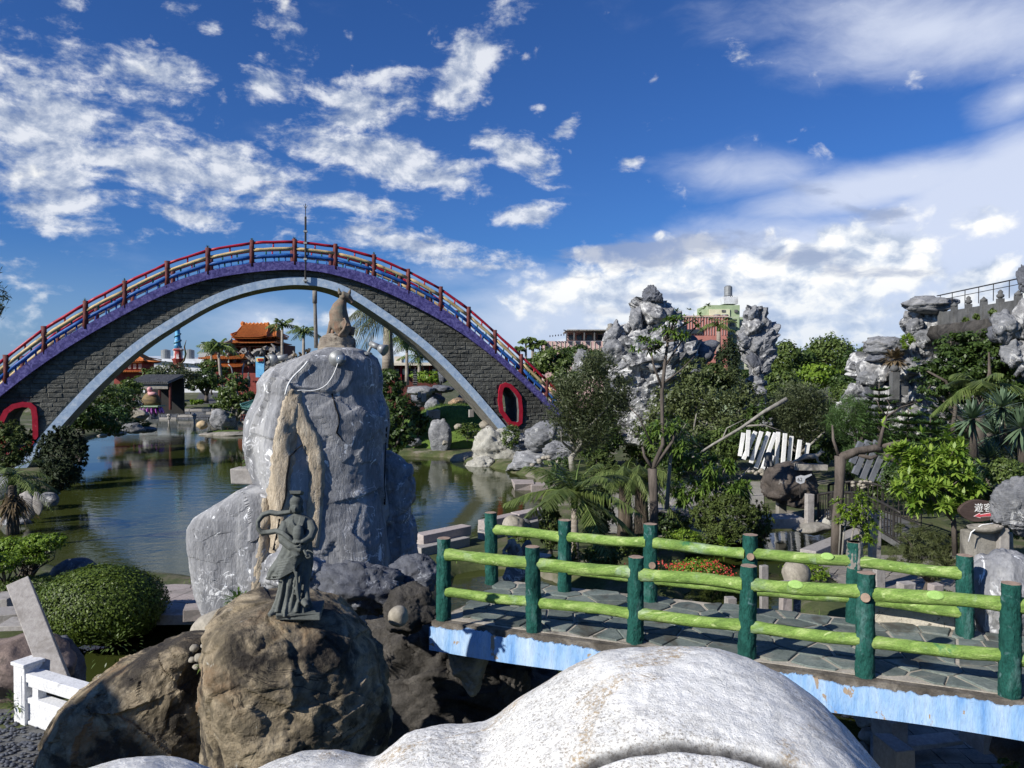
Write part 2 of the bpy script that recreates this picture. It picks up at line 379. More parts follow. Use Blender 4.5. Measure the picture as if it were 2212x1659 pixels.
# ------------------------------------------------------------------ rocks
_ICO = {}
def ico(sub):
    if sub not in _ICO:
        bm = bmesh.new(); bmesh.ops.create_icosphere(bm, subdivisions=sub, radius=1.0)
        bm.verts.ensure_lookup_table(); V = np.array([v.co[:] for v in bm.verts]); F = np.array([[v.index for v in f.verts] for f in bm.faces]); bm.free()
        _ICO[sub] = (V, F)
    return _ICO[sub]
def rockmesh(size, seed=0, planes=12, lo=.62, hi=None, namp=.10, nsc=1.6, sub=4, rot=0., tilt=0., fac=.0, flatbottom=None, strata=0.):
    rng = np.random.default_rng(seed); D, F = ico(sub)
    nr = rng.normal(size=(planes, 3)); nr /= np.linalg.norm(nr, axis=1)[:, None]; hi = hi or (1.0 if planes >= 20 else min(1., lo + .3)); dk = rng.uniform(lo, hi, planes)
    dots = np.maximum(D @ nr.T, 1e-3); r = np.minimum((dk / dots).min(axis=1), 1.0)
    off = rng.uniform(-50, 50, 3)
    P = D * r[:, None]
    P = P / np.abs(P).max(axis=0)
    n = fbm(P + off, nsc, 5, seed) * namp + ridged(P + off, nsc * 1.7, 4, seed + 9) * namp * .45
    if fac: n = n + facet(P + off, 2.2, seed) * fac + facet(P + off, 5., seed + 3) * fac * .4
    if strata:
        z = P[:, 2] * 7 + fbm(P + off, 1.2, 3, seed) * 2.2; n = n + (np.abs((z % 1) - .5) - .25) * strata
    P = P * (1 + n)[:, None]
    P = P * (np.array(size) / 2.0)
    if tilt:
        c, s_ = math.cos(tilt), math.sin(tilt); P = P @ np.array([[c, 0, -s_], [0, 1, 0], [s_, 0, c]]).T
    if rot:
        c, s_ = math.cos(rot), math.sin(rot); P = P @ np.array([[c, -s_, 0], [s_, c, 0], [0, 0, 1]]).T
    return P, F
def rock(name, c, size, m, seed=0, parent=None, label=None, cat=None, group=None, smooth=True, **kw):
    P, F = rockmesh(size, seed, **kw)
    o = npobj(name, P, F, m, None, smooth); o.location = c
    if parent is not None: o.parent = parent; o.matrix_parent_inverse = wm(parent).inverted()
    if smooth == 'sharp': pass
    return tag(o, label, cat, group)
def pxrock(name, U, V, wU, hV, d, m, seed=0, depth=.8, **kw):
    """rock whose centre is seen at pixel U,V with pixel size wU x hV, at real distance d"""
    c = W(U, V, d); return rock(name, c, (wU * S(d), wU * S(d) * depth, hV * S(d)), m, seed, **kw)
def slicerock(name, levels, d, m, thick=.8, p=2.6, nu=120, nv=130, amp=.1, nsc=1.0, seed=0, fac=.06, minb=.0, parent=None, label=None, cat=None, group=None, bottom=None, depths=None, fine=.02, lean=0., flat=False, wedge=0., t0=-.35):
    """a boulder built from horizontal sections (V, left U, right U) at distance d, with real thickness"""
    lv = sorted(levels); Vs = np.linspace(lv[0][0], lv[-1][0], nv)
    UL = np.interp(Vs, [a[0] for a in lv], [a[1] for a in lv]); UR = np.interp(Vs, [a[0] for a in lv], [a[2] for a in lv])
    rng = np.random.default_rng(seed); off = rng.uniform(-40, 40, 3); maxa = max(a[2] - a[1] for a in lv) / 2 * S(d)
    th = np.linspace(0, 2 * np.pi, nu, endpoint=False); ct, st = np.cos(th), np.sin(th)
    cx = np.sign(ct) * np.abs(ct) ** (2 / p); cy = np.sign(st) * np.abs(st) ** (2 / p)
    rows = []
    for k, V in enumerate(Vs):
        l = W(UL[k], V, d); r = W(UR[k], V, d); a = (r.x - l.x) / 2; b = thick * (a * .55 + maxa * .45 * min(1, a / (maxa * .35) + .0)); b = max(b, minb)
        y0 = d + lean * (l.z - W(0, lv[-1][0], d).z)
        if depths: b = np.interp(V, [q[0] for q in depths], [q[1] for q in depths])
        wd = wedge * np.where(cy < 0, np.where(cx > t0, 1 - (cx - t0) / (1 - t0), (cx + 1) / (1 + t0)), 0) * min(1, a / (maxa * .6))
        rows.append(np.stack([l.x + a + a * cx, y0 + b * cy - wd, np.full(nu, l.z)], 1))
    if bottom is not None:
        last = rows[-1]; z0 = last[0, 2]; c = last.mean(0)
        for q in (.25, .5, .75, 1.0):
            n = last.copy(); n[:, 2] = z0 + (bottom - z0) * q; rows.append(n)
    P = np.concatenate(rows); nr = len(rows)
    C = np.repeat(np.array([r.mean(0) for r in rows]), nu, axis=0); N = P - C; N[:, 2] *= 0; L = np.linalg.norm(N, axis=1)[:, None]; N = N / np.maximum(L, 1e-4)
    f = fbm(P + off, nsc, 5, seed) * amp + ridged(P + off, nsc * 2.2, 4, seed + 5) * amp * .35
    if fac: f = f + facet(P + off, nsc * 1.3, seed) * fac + facet(P + off, nsc * 3.7, seed + 7) * fac * .35
    f = f + fbm(P + off, nsc * 11, 3, seed + 2) * fine
    dd = N * f[:, None]; dd[:, 2] = f * .35
    P = P + dd * np.minimum(1, L / (maxa * .25) + .15)
    i = np.arange(nr - 1)[:, None] * nu; k = np.arange(nu)[None, :]; k2 = (k + 1) % nu
    F = np.stack([i + k2, i + k, i + nu + k, i + nu + k2], -1).reshape(-1, 4)
    top = len(P); P = np.concatenate([P, [rows[0].mean(0) + [0, 0, .02]], [rows[-1].mean(0)]]); kk = np.arange(nu); b0 = (nr - 1) * nu
    cap = np.stack([kk, (kk + 1) % nu, np.full(nu, top), np.full(nu, top)], 1)
    me = bpy.data.meshes.new(name)
    F3 = [tuple(q) for q in F.tolist()] + [(a, b, top) for a, b in zip(kk.tolist(), ((kk + 1) % nu).tolist())] + [(b0 + b, b0 + a, top + 1) for a, b in zip(kk.tolist(), ((kk + 1) % nu).tolist())]
    me.from_pydata(P.tolist(), [], F3); me.materials.append(m); me.polygons.foreach_set('use_smooth', [not flat] * len(me.polygons)); me.update()
    o = link(bpy.data.objects.new(name, me), parent); return tag(o, label, cat, group)
def bvh(o):
    M = wm(o); me = o.data
    return BVHTree.FromPolygons([M @ v.co for v in me.vertices], [tuple(p.vertices) for p in me.polygons])
def hit(bv, U, V):
    o = Vector((0, 0, CAMZ)); r = ray(U, V).normalized(); h = bv.ray_cast(o, r, 300)
    return (h[0], h[1]) if h[0] else (None, None)
def relief(name, bv, path, m, height=.06, nw=9, parent=None, seed=0, rough=.35, sub=6):
    """raised seam that lies on a rock face: path = [(U, V, halfwidth px)]"""
    rows = []; rs = np.random.default_rng(seed); pts = []
    for i in range(len(path) - 1):
        for k in range(sub):
            t = k / sub; pts.append([path[i][j] * (1 - t) + path[i + 1][j] * t for j in range(3)])
    pts.append(list(path[-1])); n = len(pts); wob = np.cumsum(rs.normal(size=n)) * .25; wob -= np.linspace(wob[0], wob[-1], n)
    for i, (U, V, hw) in enumerate(pts):
        a = pts[max(0, i - 1)]; b = pts[min(n - 1, i + 1)]; tx, ty = b[0] - a[0], b[1] - a[1]; L = math.hypot(tx, ty) or 1
        nx, ny = -ty / L, tx / L; row = []
        hw *= 1 + rs.uniform(-.12, .12)
        for k in range(nw):
            s_ = -1 + 2 * k / (nw - 1); u = U + nx * hw * s_ + wob[i]; v = V + ny * hw * s_
            p, nn = hit(bv, u, v)
            if p is None: p = rows[-1][k] - Vector((0, 0, .03)) if rows else W(u, v, 16); nn = Vector((0, -1, 0))
            hgt = height * (1 - abs(s_) ** 4) * (1 + rs.uniform(-rough, rough)) - (.04 if abs(s_) > .99 else 0)
            row.append(p + Vector((0, -1, 0)) * hgt + nn * .01)
        rows.append(row)
    V_ = [tuple(p) for r in rows for p in r]; F_ = [(i * nw + k, i * nw + k + 1, (i + 1) * nw + k + 1, (i + 1) * nw + k) for i in range(len(rows) - 1) for k in range(nw - 1)]
    return npobj(name, V_, F_, m, parent, True)

# ------------------------------------------------------------------ foliage
def unit(A): return A / np.maximum(np.linalg.norm(A, axis=1)[:, None], 1e-6)
def leafquads(P, N, ls, asp, rng, up=.3, tang=None):
    """one rhombus per leaf"""
    n = len(P); N = unit(N + rng.normal(size=(n, 3)) * .55 + np.array([0, 0, up]))
    T = tang if tang is not None else rng.normal(size=(n, 3)); T = unit(T - N * (T * N).sum(1)[:, None]); B = np.cross(N, T)
    s_ = ls * rng.uniform(.65, 1.3, (n, 1)); h = s_ * .5; wv = h * asp
    V = np.stack([P - T * h, P + B * wv + N * wv * .25, P + T * h, P - B * wv + N * wv * .25], 1).reshape(-1, 3)
    return V, np.arange(4 * n).reshape(-1, 4)
def cloud(ells, n, rng, clump=.23, per=26, shell=.55, squash=.8):
    """points in clumps through ellipsoids (c, r); returns points and outward directions"""
    w_ = np.array([(r[0] * r[1] * r[2]) ** (2 / 3) for c, r in ells]); w_ /= w_.sum(); Ps = []; Ns = []
    for (c, r), q in zip(ells, w_):
        m = max(30, int(n * q)); k = max(4, m // per)
        D = unit(rng.normal(size=(k, 3))); rad = rng.uniform(shell, 1.0, (k, 1)) ** .6; cc = D * rad * .88
        idx = rng.integers(0, k, m); loc = rng.normal(size=(m, 3)) * clump * .55 * rng.uniform(.5, 1.3, (k, 1))[idx]; loc[:, 2] *= squash
        Q = cc[idx] + loc; Ps.append(np.array(c) + Q * np.array(r)); Ns.append(unit(.75 * D[idx] + .6 * unit(loc + 1e-6)))
    return np.concatenate(Ps), np.concatenate(Ns)
def pxells(ells, d):
    out = []
    for e in ells:
        U, V, ru, rv = e[:4]; dd = d + (e[4] if len(e) > 4 else 0); out.append((tuple(W(U, V, dd)), (ru * S(dd), (ru * .6 + rv * .4) * S(dd), rv * S(dd))))
    return out
def limbs(mb, base, tips, r0, rng, fork=.35, wob=.08, n=7):
    base = Vector(base); H = (sum((Vector(t) for t in tips), Vector()) / len(tips) - base); fk = base + H * fork
    mb.tube([base, base.lerp(fk, .5) + Vector(rng.normal(size=3) * H.length * wob * .4), fk], [r0 * 1.15, r0 * .9, r0 * .75], n + 2, rough=.1, seed=int(rng.integers(1e6)))
    for t in tips:
        t = Vector(t); m1 = fk.lerp(t, .4) + Vector(rng.normal(size=3) * H.length * wob); m2 = fk.lerp(t, .75) + Vector(rng.normal(size=3) * H.length * wob)
        mb.tube([fk, m1, m2, t], [r0 * .6, r0 * .42, r0 * .28, r0 * .12], n, rough=.12, seed=int(rng.integers(1e6)))
def tree(name, U, Vb, d, ells, n, ls, lm, label, cat='tree', group=None, tr=.12, seed=0, asp=.5, clump=.23, bm=None, per=26, up=.3, shell=.5, fork=.3, base=None, trunk=True, ntips=9, cname='crown'):
    rng = np.random.default_rng(seed + 1000); b = Vector(base) if base is not None else W(U, Vb, d)
    e3 = pxells(ells, d); root = empty(name, b, label, cat, group)
    P, N = cloud(e3, n, rng, clump, per, shell); V, F = leafquads(P, N, ls, asp, rng, up)
    npobj(cname, V, F, LEAF[lm], root)
    if trunk:
        mb = MB(); tips = [P[int(i)] for i in rng.integers(0, len(P), ntips)]
        limbs(mb, b - Vector((0, 0, .15)), tips, tr, rng, fork); mb.build('trunk', bm or bark, root, True)
    return root
def bush(name, U, V, ru, rv, d, n, ls, lm, label, cat='shrub', seed=0, group=None, **kw):
    """low plant whose foliage reaches the ground"""
    c = W(U, V, d); return tree(name, U, V + rv * .9, d, [(U, V, ru, rv)], n, ls, lm, label, cat, group, seed=seed, tr=kw.pop('tr', .04), fork=kw.pop('fork', .2), ntips=kw.pop('ntips', 6), cname='foliage', **kw)
def blades(C, D, L, wd, rng, droop=.25, seg=3, fold=.0):
    """long leaves: from C along D (n,3), length L, width wd, drooping; seg quads each"""
    n = len(C); D = unit(D); L = np.broadcast_to(np.asarray(L, float).reshape(-1, 1), (n, 1)); up = np.tile([0, 0, 1.], (n, 1)); B = unit(np.cross(D, up) + 1e-4 * rng.normal(size=(n, 3)))
    rowsL = []; rowsR = []
    for k in range(seg + 1):
        t = k / seg; c = C + D * L * t + np.array([0, 0, -1.]) * L * droop * t * t
        wv = wd * (math.sin(math.pi * min(1, .12 + t * .88)) * .9 + .1 if t < 1 else .04) * .5
        rowsL.append(c - B * wv); rowsR.append(c + B * wv)
    V = np.stack([x for lr in zip(rowsL, rowsR) for x in lr], 1)      # n, 2(seg+1), 3
    F = []
    base = np.arange(n)[:, None] * (2 * (seg + 1))
    for k in range(seg): F.append(np.concatenate([base + 2 * k, base + 2 * k + 1, base + 2 * k + 3, base + 2 * k + 2], 1))
    return V.reshape(-1, 3), np.stack(F, 1).reshape(-1, 4)
def whorls(C, Ax, k, L, wd, rng, droop=.35, spread=1.1, seg=2):
    """rosettes of k long leaflets around axes Ax"""
    n = len(C); Ax = unit(Ax); T = unit(np.cross(Ax, rng.normal(size=(n, 3)))); B = np.cross(Ax, T); Cs = []; Ds = []; Ls = []
    for j in range(k):
        a = 2 * np.pi * j / k + rng.uniform(-.25, .25, n); s_ = spread * rng.uniform(.75, 1.1, n)
        D = Ax * np.cos(s_)[:, None] + (T * np.cos(a)[:, None] + B * np.sin(a)[:, None]) * np.sin(s_)[:, None]
        Cs.append(C); Ds.append(D); Ls.append(L * rng.uniform(.7, 1.15, n))
    return blades(np.concatenate(Cs), np.concatenate(Ds), np.concatenate(Ls), wd, rng, droop, seg)
def joinvf(parts):
    Vs = []; Fs = []; b = 0
    for V, F in parts: Vs.append(V); Fs.append(F + b); b += len(V)
    return np.concatenate(Vs), np.concatenate(Fs)
def frond(c, az_, elv, L, droop, lw, ll, n, rng, hang=.35):
    """pinnate palm leaf: curved rib with leaflets both sides"""
    t = np.linspace(0, 1, n)[:, None]; h = np.array([math.cos(az_), math.sin(az_), 0.]); d0 = h * math.cos(elv) + np.array([0, 0, math.sin(elv)])
    P = np.array(c) + d0 * L * t + np.array([0, 0, -1.]) * L * droop * t ** 2 - 0; Tn = unit(d0 + np.array([0, 0, -2.]) * droop * t); side = unit(np.cross(Tn, [0, 0, 1.]))
    out = []
    for s_ in (-1, 1):
        D = side * s_ * .8 + Tn * .62 + np.array([0, 0, -1.]) * hang + rng.normal(size=(n, 3)) * .07
        ln = ll * np.sin(np.pi * (.16 + .80 * t[:, 0])) ** .7 * rng.uniform(.85, 1.1, n)
        out.append(blades(P[1:], D[1:], ln[1:], lw, rng, .18, 2))
    return joinvf(out), P
def palm(name, base, H, nf, L, label, lm='palm', droop=.55, ll=.5, lw=.04, tr=.16, seed=0, group=None, bm=None, el=(.1, 1.2), lean=(0, 0), nl=26, hang=.35, green=True, cat='palm tree', az=None):
    rng = np.random.default_rng(seed); base = Vector(base); top = base + Vector((lean[0], lean[1], H)); root = empty(name, base, label, cat, group)
    mb = MB(); mb.tube([base - Vector((0, 0, .1)), base.lerp(top, .3), base.lerp(top, .7), top], [tr * 1.25, tr * 1.05, tr * .85, tr * .75], 10, rough=.05); mb.build('trunk', bm or palmbark, root, True)
    if green:
        mb = MB(); mb.tube([top - Vector((0, 0, .02)), top + Vector((0, 0, L * .13)), top + Vector((0, 0, L * .26))], [tr * .85, tr * .75, tr * .25], 9); mb.build('crownshaft', LEAFSHAFT, root, True); top = top + Vector((0, 0, L * .2))
    rib = MB(); parts = []
    for k in range(nf):
        a = (2 * math.pi * k * .382 if az is None else az[k % len(az)]) + rng.uniform(-.2, .2); e_ = el[0] + (el[1] - el[0]) * (k / max(1, nf - 1)) + rng.uniform(-.1, .1)
        Lk = L * rng.uniform(.85, 1.1); dr = droop * rng.uniform(.8, 1.2)
        (V, F), P = frond(top, a, e_, Lk, dr, lw, ll, nl, rng, hang); fo = npobj('frond', V, F, LEAF[lm], root)
        r_ = MB(); r_.tube([P[0], P[len(P) // 3], P[2 * len(P) // 3], P[-1]], [lw * .6, lw * .45, lw * .3, lw * .12], 4); r_.build('rib', LEAFSHAFT, fo, True)
    return root
LEAFSHAFT = mat('palm_crownshaft', [(.3, (.10, .16, .04)), (.7, (.20, .26, .08))], 3, .5, .1)
def scatter_on(n, box, rng): return rng.uniform(size=(n, 3)) * (np.array(box[1]) - np.array(box[0])) + np.array(box[0])
# ------------------------------------------------------------------ terrain and water
def inpoly(X, Y, poly):
    ins = np.zeros(X.shape, bool); n = len(poly)
    for i in range(n):
        x1, y1 = poly[i]; x2, y2 = poly[(i + 1) % n]
        c = ((y1 > Y) != (y2 > Y)) & (X < (x2 - x1) * (Y - y1) / (y2 - y1 + 1e-12) + x1); ins ^= c
    return ins
def gpoly(pts, z=0.0): return [tuple(G(u, v, z)[:2]) for u, v in pts]
LAKE = gpoly([(-500, 1235), (120, 1232), (210, 1248), (420, 1256), (560, 1270), (800, 1235), (900, 1197), (1040, 1165), (1170, 1132), (1188, 1090), (1180, 1062), (1150, 1034), (1060, 1010), (1010, 1001), (985, 993), (960, 988),
              (850, 985), (800, 962), (700, 945), (640, 915), (560, 905), (300, 905), (290, 925), (200, 945), (178, 965), (165, 1000), (150, 1040), (120, 1072), (60, 1100), (0, 1104), (-500, 1120)])
STREAM = gpoly([(1480, 1200), (1600, 1150), (1700, 1135), (1900, 1142), (1970, 1180), (1880, 1192), (1700, 1222), (1690, 1300), (1720, 1400), (1800, 1470), (1880, 1560), (1900, 1659), (1500, 1800), (1200, 1659), (1050, 1420), (960, 1330), (960, 1262), (1010, 1232), (1130, 1232), (1250, 1290), (1450, 1325), (1500, 1270)])
POND = gpoly([(170, 1372), (300, 1350), (440, 1345), (600, 1390), (560, 1520), (180, 1500)])
xs = np.concatenate([[-3000, -1200, -500, -250, -150, -110], np.arange(-85, 75, .5), [90, 120, 200, 400, 1000, 3000]])
ys = np.concatenate([[-600, -60, -20, -5], np.arange(0, 40, .4), np.arange(40, 125, .6), [135, 160, 220, 400, 900, 2500, 5000]])
X, Y = np.meshgrid(xs, ys)
wet = (inpoly(X, Y, LAKE) | inpoly(X, Y, STREAM) | inpoly(X, Y, POND)).astype(float)
for _ in range(2):
    wp = np.pad(wet, 1, mode='edge'); wet = (wp[1:-1, 1:-1] * 2 + wp[:-2, 1:-1] + wp[2:, 1:-1] + wp[1:-1, :-2] + wp[1:-1, 2:]) / 6
nz_ = fbm(np.stack([X.ravel(), Y.ravel(), X.ravel() * 0], 1), .5, 3, 3).reshape(X.shape) * .05
land = GZ + nz_ + np.clip((Y - 99) / 3, 0, 1) * (X < -8) * .9
Z = np.where(wet > .5, -(wet - .5) * 1.8, land * (1 - wet * 2) + 0 * X); Z = np.where(np.abs(X) > 100, land, Z)
ny, nx = X.shape; ii = np.arange(ny - 1)[:, None] * nx + np.arange(nx - 1)[None, :]
Fg = np.stack([ii, ii + 1, ii + nx + 1, ii + nx], -1).reshape(-1, 4)
soil = mat('soil_and_grass', [(.35, (.045, .06, .022)), (.5, (.07, .085, .03)), (.65, (.13, .115, .075))], 1.2, .95, .6, 9, detail=8, extra=patches((.20, .18, .145), .35, .56, .66))
tag(npobj('ground', np.stack([X.ravel(), Y.ravel(), Z.ravel()], 1), Fg, soil, None, True), 'earth and grass ground around the lake', kind='structure')
water = bpy.data.materials.new('lake_water'); water.use_nodes = True; t = NT(water.node_tree); b = t.n['Principled BSDF']
oc = t.new('ShaderNodeTexCoord').outputs['Object']
t.put(b.inputs['Base Color'], t.ramp(t.noise(oc, .08, 3), [(.35, (.024, .034, .007)), (.65, (.044, .052, .013))]))
b.inputs['Roughness'].default_value = .035; b.inputs['IOR'].default_value = 1.33; b.inputs['Specular IOR Level'].default_value = .38
h1 = t.noise(t.vmath('MULTIPLY', oc, (1, 1.0, 1)), 2.6, 4, .55, .3); h2 = t.noise(t.vmath('MULTIPLY', oc, (.35, 1.3, 1)), .9, 3, .5, .3)
gust = t.smooth(t.noise(oc, .09, 3), .38, .62, .25, 1.0)
bn = t.new('ShaderNodeBump'); bn.inputs['Distance'].default_value = .03; t.put(bn.inputs['Strength'], t.math('MULTIPLY', gust, .28)); t.put(bn.inputs['Height'], t.math('ADD', h1, t.math('MULTIPLY', h2, 1.2)))
t.l.new(bn.outputs[0], b.inputs['Normal'])
tag(npobj('lake_water', [(-100, 2, 0), (100, 2, 0), (100, 118, 0), (-100, 118, 0)], [(0, 1, 2, 3)], water), 'calm green lake water reflecting the blue sky', kind='structure')

# ------------------------------------------------------------------ shared stone / paint materials
granite = mat('granite', [(.3, (.26, .24, .225)), (.7, (.38, .36, .335))], 14, .85, .4, 30, extra=patches((.20, .18, .16), 2.2, .5, .7, amt=.7), rand=.12)
granitepink = mat('granite_pink', [(.3, (.30, .255, .235)), (.7, (.42, .37, .345))], 14, .85, .4, 30, extra=patches((.22, .20, .18), 1.6, .5, .7, amt=.7), rand=.12)
greyrock = mat('grey_rock', [(.25, (.10, .105, .115)), (.5, (.20, .205, .215)), (.75, (.33, .33, .335))], 2.2, .85, .9, 7, stretch=(1, 1, 1.8), bdist=.05, dist=1.2, extra=chain(veins((.62, .62, .60), 1.6, .022, dist=1.5, maskscale=1.2), patches((.055, .055, .055), .9, .56, .70, amt=.75)), rand=.16)
whiterock = mat('whitewashed_mortar_rock', [(.3, (.17, .17, .175)), (.47, (.30, .30, .30)), (.6, (.58, .58, .565)), (.75, (.70, .70, .68))], 2.4, .9, 1.0, 6, bdist=.08, dist=1.0, extra=patches((.12, .123, .13), 1.6, .50, .58))
greyveined = mat('grey_marble_veined', [(.25, (.165, .168, .178)), (.5, (.25, .254, .265)), (.75, (.37, .373, .38))], 1.0, .85, .8, 10, stretch=(2.4, 2.4, .8), bdist=.030, dist=1.2, detail=9, spec=.2,
    extra=chain(patches((.46, .46, .455), .55, .50, .66, stretch=(4.5, 4.5, .45), off=(0, 9, 0), amt=.65), veins((.80, .81, .82), 1.1, .017, dist=1.6, maskscale=.7), veins((.66, .68, .71), 2.6, .012, stretch=(1, 1, .4), off=(5, 3, 1), dist=1.4, maskscale=1.2), patches((.82, .83, .83), 3.2, .625, .66, off=(3, 0, 0), dist=1.2, detail=9), patches((.10, .11, .13), .7, .56, .70, off=(8, 1, 0), amt=.5)))
creamvein = mat('cream_vein_rock', [(.25, (.22, .18, .13)), (.5, (.50, .42, .31)), (.75, (.68, .60, .47))], 3.0, .9, 1.0, 12, stretch=(2.4, 2.4, .7), bdist=.04, dist=1.2, extra=veins((.06, .045, .035), 2.4, .012, stretch=(2.5, 2.5, .8), maskscale=1.5))
brownrock = mat('brown_boulder', [(.25, (.028, .023, .018)), (.42, (.14, .115, .076)), (.56, (.30, .245, .165)), (.75, (.46, .395, .285))], 2.1, .85, 1.0, 7, bdist=.05, dist=1.4, detail=9,
    extra=chain(patches((.22, .13, .065), 1.1, .53, .68, amt=.6), patches((.022, .019, .017), 1.25, .50, .60, off=(4, 4, 4), detail=9, amt=.9), patches((.42, .42, .38), 5, .66, .74, off=(1, 2, 3), amt=.75), veins((.016, .013, .012), 1.3, .012, dist=1.4, maskscale=1.0)))
boulderpale = mat('river_boulder', [(.3, (.20, .18, .145)), (.6, (.36, .33, .27)), (.8, (.46, .43, .37))], 1.7, .8, .5, 8, extra=patches((.13, .12, .10), 1.5, .55, .7), rand=.12, dist=.8)
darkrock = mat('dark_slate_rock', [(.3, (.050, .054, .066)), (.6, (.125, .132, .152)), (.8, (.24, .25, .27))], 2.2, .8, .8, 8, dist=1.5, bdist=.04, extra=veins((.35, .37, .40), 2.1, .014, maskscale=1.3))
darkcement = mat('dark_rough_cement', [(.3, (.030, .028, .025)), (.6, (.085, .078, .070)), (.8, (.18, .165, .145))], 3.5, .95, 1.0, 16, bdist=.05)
concrete = mat('weathered_concrete', [(.3, (.17, .16, .14)), (.7, (.33, .31, .27))], 3, .9, .4, 18, extra=patches((.085, .08, .07), 1.3, .52, .68, stretch=(1, 1, .4)))
darkconc = mat('dark_stained_concrete', [(.3, (.060, .061, .061)), (.7, (.15, .152, .15))], 2.2, .95, .5, 14)
asphalt = mat('asphalt', [(.3, (.05, .05, .055)), (.7, (.085, .085, .09))], 8, .9, .3, 30)
metal = mat('galvanised_metal', [(.3, (.20, .21, .21)), (.7, (.32, .33, .33))], 5, .5, .1, metal=.35)
darkmetal = mat('dark_metal', [(.3, (.03, .028, .026)), (.7, (.06, .055, .05))], 5, .5, .1, metal=.3)
whitepaint = mat('white_paint', [(.3, (.70, .70, .68)), (.7, (.82, .82, .80))], 3, .6, .2, 12)
glassm = mat('dark_glass', [(.3, (.02, .025, .03)), (.7, (.04, .045, .05))], 2, .12, 0, spec=.6)
moss = mat('mossy_grass', [(.3, (.035, .065, .012)), (.7, (.09, .13, .03))], 2, .95, .7, 20)

# ------------------------------------------------------------------ the great arch bridge
AX = Vector((G(40, 1010, .3).x, 0, 0)); DL, DR = 45.5, 55.0
PL = W(40, 1010, DL); PR = W(1090, 935, DR)
E = Vector((PR.x - PL.x, PR.y - PL.y, 0)).normalized(); NB = Vector((-E.y, E.x, 0)); O0 = Vector((PL.x, PL.y, 0)); BW = 3.0
def onplane(U, V, off=0.0):
    r = ray(U, V); c = Vector((0, 0, CAMZ)); q = O0 + NB * off; t_ = (q - c).dot(NB) / r.dot(NB); p = c + r * t_; return (p - O0).dot(E), p.z
def BP(s_, z, off): return O0 + E * s_ + NB * off + Vector((0, 0, z))
def smoothline(pts, n):
    s_ = np.array([p[0] for p in pts]); z = np.array([p[1] for p in pts]); q = np.linspace(s_[0], s_[-1], n)
    # light smoothing by local quadratic fit
    zi = np.interp(q, s_, z); k = np.ones(7) / 7; zp = np.pad(zi, 3, mode='reflect', reflect_type='odd'); return q, np.convolve(zp, k, 'valid')
deckT = [(-230, 1030), (-110, 925), (0, 829), (95, 755), (185, 701), (295, 645), (362, 612), (448, 584), (545, 567), (603, 563), (667, 566), (745, 577), (805, 594), (882, 626), (955, 664), (1013, 706), (1066, 754), (1121, 803), (1175, 853), (1240, 915)]
deckB = [(-230, 1052), (-110, 950), (0, 855), (95, 783), (173, 733), (295, 664), (362, 632), (430, 606), (520, 590), (603, 582), (667, 582), (743, 597), (826, 626), (896, 661), (965, 698), (1034, 745), (1104, 801), (1173, 868), (1240, 933)]
ringT = [(20, 1025), (28, 1014), (104, 921), (194, 824), (291, 737), (368, 688), (451, 640), (520, 615), (601, 599), (663, 597), (715, 605), (757, 622), (826, 667), (896, 716), (965, 775), (1034, 850), (1097, 925), (1112, 945)]
DTs, DTz = smoothline([onplane(*p, -.35) for p in deckT], 110); DBs, DBz = smoothline([onplane(*p, -.35) for p in deckB], 110); RTs, RTz = smoothline([onplane(*p, -.12) for p in ringT], 96)
fDT = lambda s_: float(np.interp(s_, DTs, DTz)); fDB = lambda s_: float(np.interp(s_, DBs, DBz))
def fRT(s_): return float(np.interp(s_, RTs, RTz)) if RTs[0] <= s_ <= RTs[-1] else -1.0
blocks_m = mat('rough_bridge_block', [(.3, (.075, .075, .066)), (.55, (.12, .12, .104)), (.75, (.19, .187, .162))], 2.6, .95, 1.0, 9, bdist=.06, rand=.15, extra=patches((.030, .030, .027), .35, .50, .64, amt=.7))
purple = mat('mottled_purple_paint', [(.38, (.048, .042, .155)), (.5, (.092, .080, .26)), (.62, (.165, .15, .37))], 5, .65, .15, 10, dist=.8)
paleblue = mat('pale_blue_paint', [(.35, (.34, .45, .60)), (.5, (.44, .56, .69)), (.65, (.60, .68, .76))], 3, .6, .35, 5, dist=.6)
redpaint = mat('red_gloss_paint', [(.3, (.30, .010, .026)), (.7, (.44, .020, .042))], 3, .4, .2, 8, extra=patches((.60, .34, .33), 6, .66, .74, amt=.7))
maroon = mat('maroon_bark_paint', [(.3, (.075, .020, .020)), (.7, (.18, .050, .045))], 7, .7, .9, 14, stretch=(1, 1, .3))
yellowp = mat('cream_yellow_paint', [(.3, (.42, .29, .12)), (.7, (.68, .52, .28))], 5, .6, .6, 12, extra=patches((.20, .12, .06), 4, .58, .70))
bluep = mat('cobalt_blue_paint', [(.3, (.012, .06, .26)), (.7, (.03, .14, .42))], 5, .5, .4, 12)
greenp = mat('dark_green_paint_small', [(.3, (.015, .09, .06)), (.7, (.03, .16, .10))], 5, .6, .4, 12)
bridge = empty('arch_bridge', tuple(O0), 'huge stone block arch bridge with purple edge and rainbow log railings spanning the lake', 'bridge')
